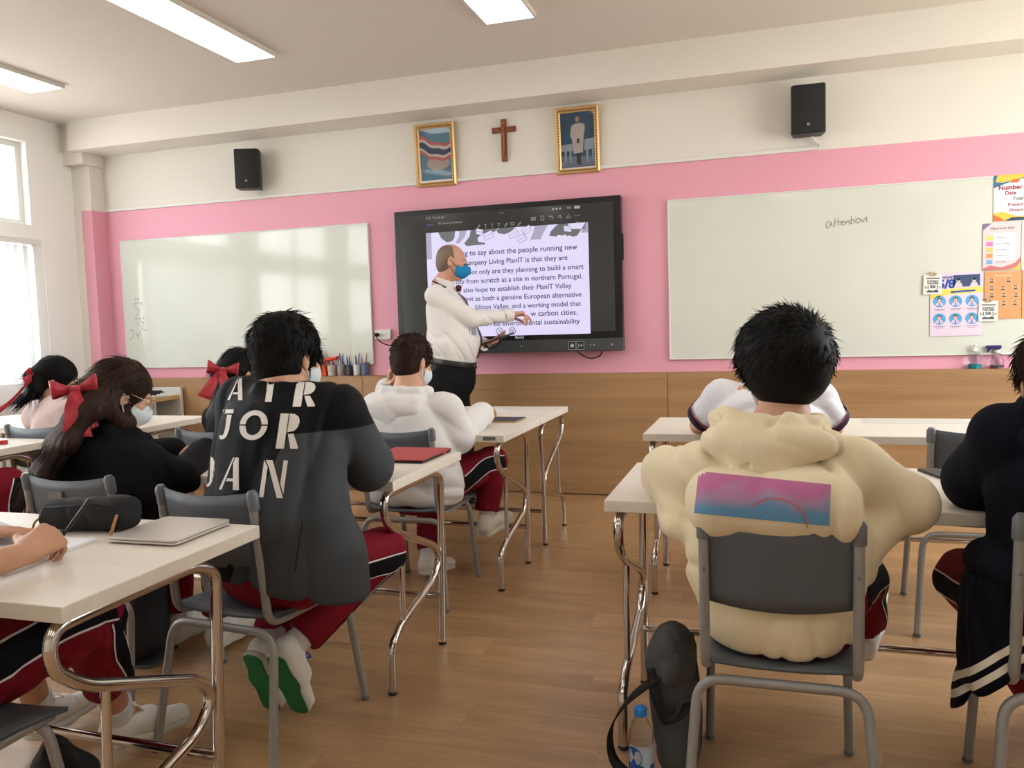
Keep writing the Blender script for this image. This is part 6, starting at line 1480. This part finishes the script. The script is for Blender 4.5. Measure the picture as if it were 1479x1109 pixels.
# ---- student in the navy jacket at the right edge
def navy_student():
    M = headM(-.1, -.15)
    J = arr(dict(u=ux, pel=(.70, 2.10, .50), wst=(.70, 2.10, .64), chs=(.68, 2.13, .82), nck=(.672, 2.15, .955), hd=(.662, 2.20, 1.045), M=M, hs=.98, shL=(.545, 2.16, .915), shR=(.84, 2.16, .90), elL=(.505, 2.28, .79), elR=(.96, 2.30, .785), wrL=(.62, 2.52, .765), wrR=(.82, 2.5, .765),
        hipL=(.61, 2.13, .49), hipR=(.79, 2.13, .49), knL=(.535, 2.50, .47), knR=(.83, 2.52, .47), anL=(.60, 2.55, .11), anR=(.80, 2.55, .10), toL=(.72, 2.40, .05), toR=(.82, 2.72, .05)))
    J['anL'] = V3(.70, 2.33, .19); J['toL'] = V3(.80, 2.42, .08)
    org = V3(.70, 2.13, 0); o = body(J, 'student in a long navy jacket with white hem stripes at the right edge', org)
    ex = [ec((.70, 2.11, .50), (.70, 2.11, .62), (.21, .165), (.20, .155), ux, .05), ec((.470, 2.08, .26), (.505, 2.09, .62), (.045, .12), (.06, .13), ux, .03), ec((.57, 1.99, .36), (.58, 2.0, .62), (.14, .045), (.13, .06), ux, .03)]
    hood = hood_ring([(.60, 2.20, .985), (.595, 2.12, .99), (.64, 2.07, .985), (.72, 2.07, .985), (.78, 2.13, .975)], .030)
    hood += [el((.68, 2.05, .93), (.14, .055, .06), None, .03), rc(J['nck'] + V3(0, 0, -.06), J['hd'] + V3(0, 0, -.05), .062, .064, .01, 's')]
    hp = (.438, 2.0, .331); hn = (.8, -.5, -1)
    pr = hoodie_prims(J, .185, .195, (.15, .145, .135), (.078, .076, .06), ex); pr.append(dict(half(hn, hp, .006), lo=V3(.25, 1.7, .0), hi=V3(.62, 2.4, .62), op='c'))
    m = cloth('navy jacket wool', (17, 19, 29)); b = Vector(org); n = Vector(hn).normalized()
    def band(d0, d1): d = n.dot(Vector(hp) - b); return [(tuple(n), d - d0), (tuple(-n), -(d - d1))]
    regions(m, [((226, 220, 204), band(.018, .033)), ((226, 220, 204), band(.046, .061))])
    g, VF = sdf_obj('jacket', pr, .0075, m, o, org, folds(83, .013, .9, (1, .3, .2)), .01)
    sdf_obj('hood', hood, .007, m_nvy, g, org, folds(84, .006, .8), .008)
    tr, TV = sdf_obj('trousers', hip_wear(J), .009, m_track, o, org, folds(85, .006, 1), .008); tb = bvh_of(TV)
    limb_stripe(tr, org, tb, J['hipL'], J['knL'], (-1, 0, -.1), .03, m_trackb, 'side_stripe', .5, 1.05, piping=m_pipe)
    sock(o, org, J['anL'], J['knL']); sock(o, org, J['anR'], J['knR']); shoe(o, org, J['anL'], J['toL'], up=(.1, .5, .85)); shoe(o, org, J['anR'], J['toR'])
    short_hair(o, org, J['hd'], M, J['hs'], HAIRB, n=3000, thick=.018, length=(.03, .06), seed=81, lift=.25, nape=-.09); face_mask(o, org, J['hd'], M, J['hs'], m_mask)
navy_student()

# ---- student writing at lower left (only arm and legs in the picture)
def near_student():
    M = headM(.1, -.4)
    J = arr(dict(u=ux, pel=(-1.76, 1.05, .50), wst=(-1.76, 1.03, .68), chs=(-1.75, 1.05, .85), nck=(-1.75, 1.10, 1.01), hd=(-1.75, 1.17, 1.13), M=M, hs=1.0, shL=(-1.93, 1.08, .93), shR=(-1.57, 1.06, .93), elL=(-2.0, 1.22, .77), elR=(-1.475, 1.035, .775), wrL=(-1.83, 1.40, .762), wrR=(-1.515, 1.305, .762),
        hipL=(-1.85, 1.1, .49), hipR=(-1.67, 1.1, .49), knL=(-1.90, 1.56, .53), knR=(-1.66, 1.60, .50), anL=(-2.075, 1.80, .12), anR=(-1.80, 1.82, .115), toL=(-2.08, 1.96, .06), toR=(-1.71, 1.99, .06)))
    org = V3(-1.70, 1.10, 0)
    o = body(J, 'student at lower left in dark red track trousers, writing, only arm and legs in view', org, res=.0048, skin=SKIN3, hands={'R': dict(F=(-.06, .95, .22), N=(-.55, .15, -.9), curl=(.75, .8, .45), thumb=.7, spread=.02, per=[(.7, .75, .3), (.85, .85, .5), (1.0, .95, .6), (1.1, 1.0, .6)]), 'L': dict(curl=(.1, .15, .1))})
    u = J['u']; pr = [ec(J['pel'], J['wst'], (.18, .13), (.175, .13), u, 0), ec(J['wst'], J['chs'], (.175, .13), (.19, .125), u, .05), ec(J['chs'], J['nck'] + V3(0, -.01, -.05), (.18, .12), (.08, .07), u, .05)]
    for k in 'LR':
        a, b = J['sh' + k], J['el' + k]; d = (b - a) / np.linalg.norm(b - a); e_ = a + (b - a) * .7
        pr += [rc(J['nck'] + V3(0, 0, -.06), a, .07, .075, .05), rc(a, e_, .074, .070, .03), dict(half(d, e_), lo=e_ - .085, hi=e_ + .085, op='c')]
    pr.append(rc(J['nck'], J['hd'] + V3(0, 0, -.05), .058, .06, .01, 's'))
    sdf_obj('polo_shirt', pr, .010, m_polo, o, org, folds(93, .006, .8), .01)
    tr, TV = sdf_obj('trousers', hip_wear(J, .03, 0, .60, rk=.074, ra=.064), .0075, m_track, o, org, folds(95, .012, 1.0, (.3, 1, .4)), .012); tb = bvh_of(TV)
    limb_stripe(tr, org, tb, J['hipR'], J['knR'], (1, 0, .45), .03, m_trackb, 'side_stripe', .15, 1.02, piping=m_pipe, wave=.012); limb_stripe(tr, org, tb, J['knR'], J['anR'], (1, .35, .1), .028, m_trackb, 'side_stripe', -.05, .72, piping=m_pipe, wave=.02)
    for k in 'LR': sock(o, org, J['an' + k], J['kn' + k], .075); shoe(o, org, J['an' + k], J['to' + k], size=.93)
    short_hair(o, org, J['hd'], M, J['hs'], HAIR, n=900, seed=91)
near_student()
pc = empty('pencil_case', (-1.668, 1.635, TT), 0, 'black canvas pencil case with a tan zip pull on the lower left desk', 'pencil case')
pr = [ec((-.125, -.015, .040), (.125, .02, .046), (.045, .040), (.048, .046), (0, 1, 0), 0), ec((-.10, .0, .055), (.09, .02, .065), (.02, .018), (.025, .02), (0, 1, 0), .03), half((0, 0, -1), (0, 0, .003), .01), half((-1, 0, 0), (-.152, 0, 0), .02), half((1, 0, 0), (.158, 0, 0), .02)]
sdf_obj('pouch', pr, .005, m_case, pc, V3(0, 0, 0), folds(99, .004, 2.0, (.3, .2, 1)), .01)
MB().tube(smooth_path([(-.12, -.042, .068), (-.04, -.044, .075), (.05, -.035, .082), (.13, -.012, .07)], 6), .0025, 6).build('zip', mat('dark zip tape', (16, 16, 18), .5), pc)
MB().tube(smooth_path([(.15, -.03, .055), (.152, -.045, .03), (.147, -.05, .008), (.14, -.045, .01), (.146, -.035, .04), (.15, -.03, .055)], 4), .004, 6).build('zip_pull', m_leather, pc)
MB().tube(smooth_path([(-.15, -.02, .045), (-.172, -.04, .03), (-.175, -.05, .012)], 4), .003, 6).build('cord', m_leather, pc)
pc.scale = (.78, 1, .96)
tag(MB().tube([(-1.557, 1.405, TT + .004), (-1.548, 1.408, TT + .02), (-1.455, 1.43, TT + .135)], [.0008, .0038, .0038], 8).build('pencil', m_black), 'black pencil held in the writing hand at lower left', 'pencil')

# ---- student at the left edge (only a trouser leg in the picture)
def left_student():
    M = headM(.2, -.3)
    J = arr(dict(u=ux, pel=(-3.61, 2.34, .50), wst=(-3.62, 2.34, .66), chs=(-3.64, 2.38, .82), nck=(-3.65, 2.42, .96), hd=(-3.65, 2.48, 1.08), M=M, hs=.98, shL=(-3.82, 2.41, .89), shR=(-3.47, 2.41, .89), elL=(-3.9, 2.57, .79), elR=(-3.50, 2.60, .79), wrL=(-3.70, 2.80, .77), wrR=(-3.60, 2.82, .77),
        hipL=(-3.69, 2.38, .49), hipR=(-3.52, 2.38, .49), knL=(-3.69, 2.78, .52), knR=(-3.35, 2.82, .54), anL=(-3.69, 2.74, .1), anR=(-3.33, 2.76, .11), toL=(-3.69, 2.9, .05), toR=(-3.30, 2.92, .05)))
    org = V3(-3.62, 2.36, 0); o = body(J, 'student cut off by the left edge, only a dark red trouser leg in view', org, res=.008)
    sdf_obj('sweater', hoodie_prims(J, .19, .18, (.13, .13, .13), (.08, .075, .052)), .012, m_blackk, o, org)
    tr, TV = sdf_obj('trousers', hip_wear(J, .03, 0, rk=.08, ra=.075), .009, m_track, o, org, folds(105, .007, 1), .01); limb_stripe(tr, org, bvh_of(TV), J['knR'], J['anR'], (1, .1, 0), .035, m_trackb, 'side_stripe', -.1, .8, piping=m_pipe, wave=.02); legs_sock(o, org, J); short_hair(o, org, J['hd'], M, J['hs'], HAIR, n=600, seed=101)
left_student()

# ---- the teacher
def teacher():
    yaw = 1.28; f = V3(math.sin(yaw), math.cos(yaw), 0); r = V3(math.cos(yaw), -math.sin(yaw), 0)
    M = headM(1.22, -.14)
    J = arr(dict(u=tuple(r), pel=(-2.055, 5.15, .92), wst=(-2.03, 5.15, 1.08), chs=(-2.075, 5.15, 1.32), nck=(-2.10, 5.15, 1.50), hd=(-2.025, 5.17, 1.655), M=M, hs=1.0, shL=(-2.11, 5.33, 1.42), shR=(-2.075, 4.98, 1.425), elL=(-2.03, 5.40, 1.15), elR=(-1.845, 5.05, 1.265), wrL=(-1.845, 5.28, 1.085), wrR=(-1.645, 5.26, 1.285),
        hipL=(-2.08, 5.24, .90), hipR=(-2.05, 5.06, .90), knL=(-2.04, 5.27, .50), knR=(-2.03, 5.06, .50), anL=(-2.03, 5.32, .10), anR=(-2.10, 5.05, .10), toL=(-1.86, 5.38, .05), toR=(-1.94, 5.08, .05)))
    org = V3(-2.05, 5.17, 0)
    o = body(J, 'man in a white shirt and bright blue mask pointing at the touch screen', org, res=.005, skin=SKIN2, hands={'R': dict(F=(.78, .6, .08), N=(.1, -.2, -1), curl=(.85, .9, .5), thumb=.55, spread=.02, per=[(.35, .5, .3), (.9, .9, .5), (1.0, 1.0, .6), (1.1, 1.0, .6)]), 'L': dict(F=(.93, -.2, .28), N=(-.2, -.1, 1), curl=(.25, .3, .2), thumb=.3)})
    BN = f * .17 + V3(0, 0, 1); BN /= np.linalg.norm(BN); BP = V3(-2.03, 5.15, .975)
    u = J['u']; pr = [ec((-2.045, 5.15, .97), (-2.02, 5.15, 1.11), (.185, .150), (.20, .180), u, 0), ec((-2.02, 5.15, 1.11), (-2.065, 5.15, 1.33), (.20, .18), (.205, .145), u, .03), ec((-2.065, 5.15, 1.33), (-2.095, 5.15, 1.46), (.185, .13), (.085, .075), u, .03)]
    for k in 'LR':
        pr += [rc(J['nck'] + V3(0, 0, -.06), J['sh' + k], .055, .068, .03), rc(J['sh' + k], J['el' + k], .070, .058, .015), rc(J['el' + k], J['wr' + k], .056, .041, .012)]
        d = J['wr' + k] - J['el' + k]; d /= np.linalg.norm(d); pr.append(dict(half(d, J['wr' + k] - d * .0), lo=J['wr' + k] - .06, hi=J['wr' + k] + .06, op='c'))
    pr += [rc(J['nck'] + V3(0, 0, -.02), J['hd'] + V3(0, 0, -.05), .060, .066, .01, 's'), half(-BN, BP + BN * .008, .01)]
    g, VF = sdf_obj('shirt', pr, .0075, m_shirt, o, org, folds(113, .011, 1.0, (.7, .1, .5)), .01); bv = bvh_of(VF)
    nk = J['nck'] + V3(.015, 0, 0); col = [ec(nk + V3(-.005, 0, -.03), nk + V3(.016, 0, .048), (.078, .078), (.066, .066), u, 0), rc(nk + V3(-.01, 0, -.08), nk + V3(.02, 0, .08), .060, .056, .005, 's'), half(-V3(.25, .03, -1), nk + V3(0, 0, .030)) if False else half((.35, .05, 1), nk + V3(0, 0, .044))]
    sdf_obj('collar', col, .004, m_shirt, g, org)
    # trousers, belt
    tr_ = [ec((-2.035, 5.15, 1.0), (-2.05, 5.15, .86), (.19, .162), (.195, .165), u, 0)]
    for k in 'LR':
        h, kn, an = J['hip' + k], J['kn' + k], J['an' + k]; tr_ += [rc(h, kn, .105, .085, .04), rc(kn, an + V3(0, 0, -.02), .085, .068, .03)]
    tr_ += [half((0, 0, -1), (0, 0, .055), .005), half(BN, BP, .004)]
    sdf_obj('trousers', tr_, .008, m_trs, o, org, folds(115, .005, .8, (.2, .2, 1)), .008)
    bl_ = [ec((-2.045, 5.15, .90), (-2.030, 5.15, 1.04), (.198, .168), (.198, .168), u, 0), half(BN, BP + BN * .018, .002), half(-BN, BP - BN * .020, .002)]
    bb, _ = sdf_obj('belt', bl_, .005, mat('belt leather', (20, 20, 22), .3, spec=.6), o, org)
    c = V3(-2.036, 5.15, .947) + f * .168; mb = MB().box((-.02, -.006, -.02), (.02, .006, .02), Matrix.Translation(Vector(c - org)) @ Matrix.Rotation(-yaw, 4, 'Z')); mb.build('buckle', m_chrome, bb, bevel=.003)
    # tie, lanyard, badge
    m_tie = mat('dark red patterned tie', (84, 24, 34), .5, noise=(120, .5)); m_lan = mat('black lanyard', (28, 26, 30), .7)
    def front_strip(name, m_, pts, w0, w1, off):
        V = []; n = len(pts)
        for i, (a, z) in enumerate(pts):
            wd = w0 + (w1 - w0) * i / (n - 1); p = V3(-2.05, 5.15, z) + r * a; V += [tuple(p - r * wd), tuple(p), tuple(p + r * wd)]
        F = [(3 * i + j, 3 * i + j + 1, 3 * i + 4 + j, 3 * i + 3 + j) for i in range(n - 1) for j in (0, 1)]
        return conform(name, V, F, tuple(-f), bv, m_, g, org, off, .47)
    front_strip('tie', m_tie, [(.03, 1.47 - .47 * k / 16) for k in range(17)], .02, .045, .006)
    kn_ = V3(-2.055, 5.15, 1.475) + f * .075; MB().lathe([(.008, -.022), (.018, -.012), (.022, .012), (.012, .022)], 10, tuple(kn_ - org)).build('tie_knot', m_tie, g)
    ln = front_strip('lanyard', m_lan, [(.085 - .055 * k / 14, 1.44 - .22 * k / 14) for k in range(15)], .006, .006, .008); front_strip('lanyard', m_lan, [(-.085 + .055 * k / 14, 1.44 - .22 * k / 14) for k in range(15)], .006, .006, .008)
    mb = MB(); mb.tube(smooth_path([Vector(nk + V3(*q) - org) for q in ((.05, -.085, -.02), (.0, -.09, .005), (-.05, -.055, .026), (-.072, 0, .028), (-.05, .055, .026), (.0, .09, .005), (.05, .085, -.02))], 5), .006, 6); mb.build('neck_strap', m_lan, ln)
    bd_ = f * .75 + r * .66; bc = V3(-2.02, 5.15, 1.185); h = bv.ray_cast(Vector(bc + bd_ * .23), Vector(-bd_), 1.0)
    q = np.array(h[0]) if h[0] is not None else bc + bd_ * .19
    Mb = Matrix.Translation(Vector(q + bd_ * .008 - org)) @ Matrix.Rotation(-yaw - .72, 4, 'Z')
    bd = MB().box((-.034, -.002, -.048), (.034, .002, .042), Mb).build('badge', mat('badge sleeve', (206, 208, 214), .3), g, bevel=.001); MB().box((-.022, .0022, -.03), (.022, .003, .02), Mb).build('badge_card', mat('badge print', (150, 150, 170), .5), bd)
    for k in 'LR':
        mb = MB(); d = J['wr' + k] - J['el' + k]; d /= np.linalg.norm(d); e_ = J['wr' + k]; mb.tube([Vector(e_ - d * .055 - org), Vector(e_ - d * .03 - org), Vector(e_ + d * .006 - org)], [.046, .046, .044], 18); mb.build('cuff', m_shirt, g)
        shoe(o, org, J['an' + k], J['to' + k], m_up=m_dkshoe, m_so=m_black, lace=m_black, size=1.12)
    # head: receding cropped hair, mask
    hd = J['hd']; W = lambda x, y, z: hd + M @ V3(x, y, z)
    hp_ = [el(W(0, -.013, .03), (.0775, .0965, .0885), M, 0), el(W(0, -.048, -.03), (.064, .056, .06), M, .03), half(M @ V3(0, 1, .30), W(0, .015, .06), .02), half(-(M @ V3(0, -.4, 1)), W(0, -.045, -.075)), el(W(0, .06, .13), (.05, .11, .055), M, .02, 's'), el(W(0, .10, -.055), (.080, .075, .105), M, .012, 's')]
    for sx in (1, -1): hp_.append(el(W(sx * .095, .004, -.03), (.034, .028, .042), M, .01, 's'))
    sdf_obj('hair', hp_, .004, HAIRG, o, org)
    m_bm = mat('bright blue mask', (0, 132, 190), .7, bump=(300, .2)); fm = face_mask(o, org, hd, M, 1.04, m_bm, m_black)
    mb = MB()
    for sx in (1, -1): mb.tube([Vector(W(sx * .058, .045, -.018) - org), Vector(W(sx * .060, .045, -.05) - org), Vector(W(sx * .05, .045, -.095) - org)], .004, 6)
    mb.tube([Vector(W(-.058, .05, -.014) - org), Vector(W(-.03, .098, -.006) - org), Vector(W(0, .122, -.004) - org), Vector(W(.03, .098, -.006) - org), Vector(W(.058, .05, -.014) - org)], .003, 6); mb.build('edge_binding', m_black, fm)
    # tablet held in the left hand
    t = empty('tablet', (-1.74, 5.245, 1.118), 0, 'tablet in a dark case with a hand loop, held by the man at the screen', 'tablet'); t.rotation_euler = (.1, -.32, -.1)
    MB().rbox(.17, .24, 0, .010, .012).build('case', m_black, t, bevel=.002); MB().rbox(.155, .225, .0102, .0115, .008).build('front_glass', mat('tablet glass grey', (70, 72, 80), .1), t)
    MB().tube(smooth_path([(-.06, -.10, -.004), (-.03, -.105, -.035), (.03, -.105, -.035), (.07, -.10, -.004)], 5), .008, 8).build('hand_loop', m_black, t)
teacher()

# ================================================================ bags on the floor
m_gbag = mat('grey nylon', (76, 78, 80), .8, bump=(500, .3)); m_web = mat('black webbing', (20, 20, 22), .7)
sb = empty('shoulder_bag', (-.25, 2.21, 0), 0, 'dark grey shoulder bag with a black strap leaning on the desk leg beside the bottle', 'bag')
pr = [bx((0, .02, .17), (.052, .14, .17), .045, np.array(Matrix.Rotation(-.10, 3, 'Y'))), el((.0, -.03, .33), (.05, .10, .06), None, .04), el((.045, .0, .12), (.03, .12, .10), None, .03), half((0, 0, -1), (0, 0, .004), .01)]
sdf_obj('bag_body', pr, .006, m_gbag, sb, V3(0, 0, 0), folds(121, .005, 1.4, (1, 1, .2)), .008)
mb = MB(); fl = [(.058, .10, .27), (.062, .0, .28), (.05, -.09, .285), (.0, -.135, .29), (-.05, -.10, .285)]
pr = [el((.005, -.02, .30), (.062, .135, .075), None, 0), half((0, 0, -1), (0, 0, .255), .01)]
sdf_obj('flap', pr, .006, m_gbag, sb, V3(0, 0, 0), folds(122, .004, 1.4), .006)
C = smooth_path([(.055, .03, .33), (.03, -.11, .325), (-.04, -.13, .27), (-.11, -.12, .20), (-.155, -.12, .12), (-.15, -.13, .045), (-.10, -.15, .012), (-.03, -.16, .008)], 6); mb = MB(); n = len(C)
mb.strip(C, [Vector((.006 * math.sin(3 * k / n), .012, .008 + .006 * math.cos(2 * k / n))) for k in range(n)]); mb.build('strap', m_web, sb, solid=.003)
C = smooth_path([(-.045, -.12, .30), (-.03, -.145, .24), (.0, -.15, .17), (.035, -.145, .19), (.052, -.12, .215)], 6); mb = MB(); mb.strip(C, [Vector((.012, .0, .004))] * len(C)); mb.build('strap_end', m_web, sb, solid=.003)
MB().box((.0, -.1495, .195), (.022, -.143, .215)).build('buckle', m_black, sb, bevel=.003)
C = smooth_path([(.062, .02, .27), (.072, .03, .16), (.074, .0, .05), (.066, -.02, .01)], 5); mb = MB(); mb.strip(C, [Vector((0, .013, 0))] * len(C)); mb.build('hanging_strap', m_web, sb, solid=.003)
bp = empty('backpack', (-2.30, 2.42, 0), .2, 'black backpack on the floor under the chair of the girl in black', 'bag')
pr = [bx((0, 0, .17), (.13, .09, .165), .07), el((.0, -.09, .11), (.10, .05, .10), None, .03), half((0, 0, -1), (0, 0, .004), .01)]
sdf_obj('bag_body', pr, .008, mat('black nylon', (28, 28, 31), .7, bump=(300, .3)), bp, V3(0, 0, 0), folds(131, .006, 1.2), .01)
MB().box((-.128, -.1, .0), (.128, .09, .012)).build('base', m_gbag, bp, bevel=.004); MB().tube(smooth_path([(-.05, .02, .33), (-.03, .02, .36), (.03, .02, .36), (.05, .02, .33)], 5), .007, 8).build('handle', m_web, bp)
b2 = empty('backpack', (-1.575, 1.42, 0), .3, 'black bag at the bottom left corner, only its top in the picture', 'bag')
pr = [bx((0, 0, .12), (.075, .06, .12), .05), el((-.02, 0, .24), (.04, .04, .06), None, .04), half((0, 0, -1), (0, 0, .004), .01)]
sdf_obj('bag_body', pr, .008, _M['black nylon'], b2, V3(0, 0, 0), folds(132, .008, 1.2), .01)
MB().tube(smooth_path([(-.03, -.02, .26), (-.01, -.04, .29), (.04, -.04, .27), (.06, -.03, .22)], 5), .012, 8).build('handle', m_web, b2)
ts = empty('plush_charm', (-1.62, 2.33, .425), 0, 'small off white plush charm by the hem of the lettered jacket', 'charm')
pr = [ec((0, 0, .03), (.004, 0, .115), (.032, .018), (.022, .016), ux, 0), el((.0, 0, .028), (.036, .02, .028), None, .02)]
sdf_obj('plush_body', pr, .004, mat('off white plush', (206, 198, 186), .9, bump=(300, .4)), ts, V3(0, 0, 0)); MB().lathe([(.001, -.004), (.008, -.002), (.008, .004), (.001, .006)], 12, (.012, -.02, .062), None).build('button', m_black, ts)

# flat printed patches that lie apart become pieces of their own
def split_faces(o):
    me = o.data
    if len(me.polygons) < 2 or len(me.polygons) > 24 or sum(len(p.vertices) for p in me.polygons) != len(me.vertices): return
    for i, p in enumerate(me.polygons):
        vs = [tuple(me.vertices[k].co) for k in p.vertices]
        n = o.copy() if i else o
        m2 = bpy.data.meshes.new(o.name); m2.from_pydata(vs, [], [tuple(range(len(vs)))]); m2.materials.append(me.materials[0]); n.data = m2
        if i: COL.objects.link(n)
for o in [o for o in bpy.data.objects if o.type == 'MESH' and o.parent and o.name.split('.')[0] in ('print', 'illustration', 'caption', 'portrait_disc', 'portrait_shirt', 'portrait_hair', 'portrait_face', 'portrait_tie', 'socket_hole', 'picture_print', 'port_mark')]: split_faces(o)
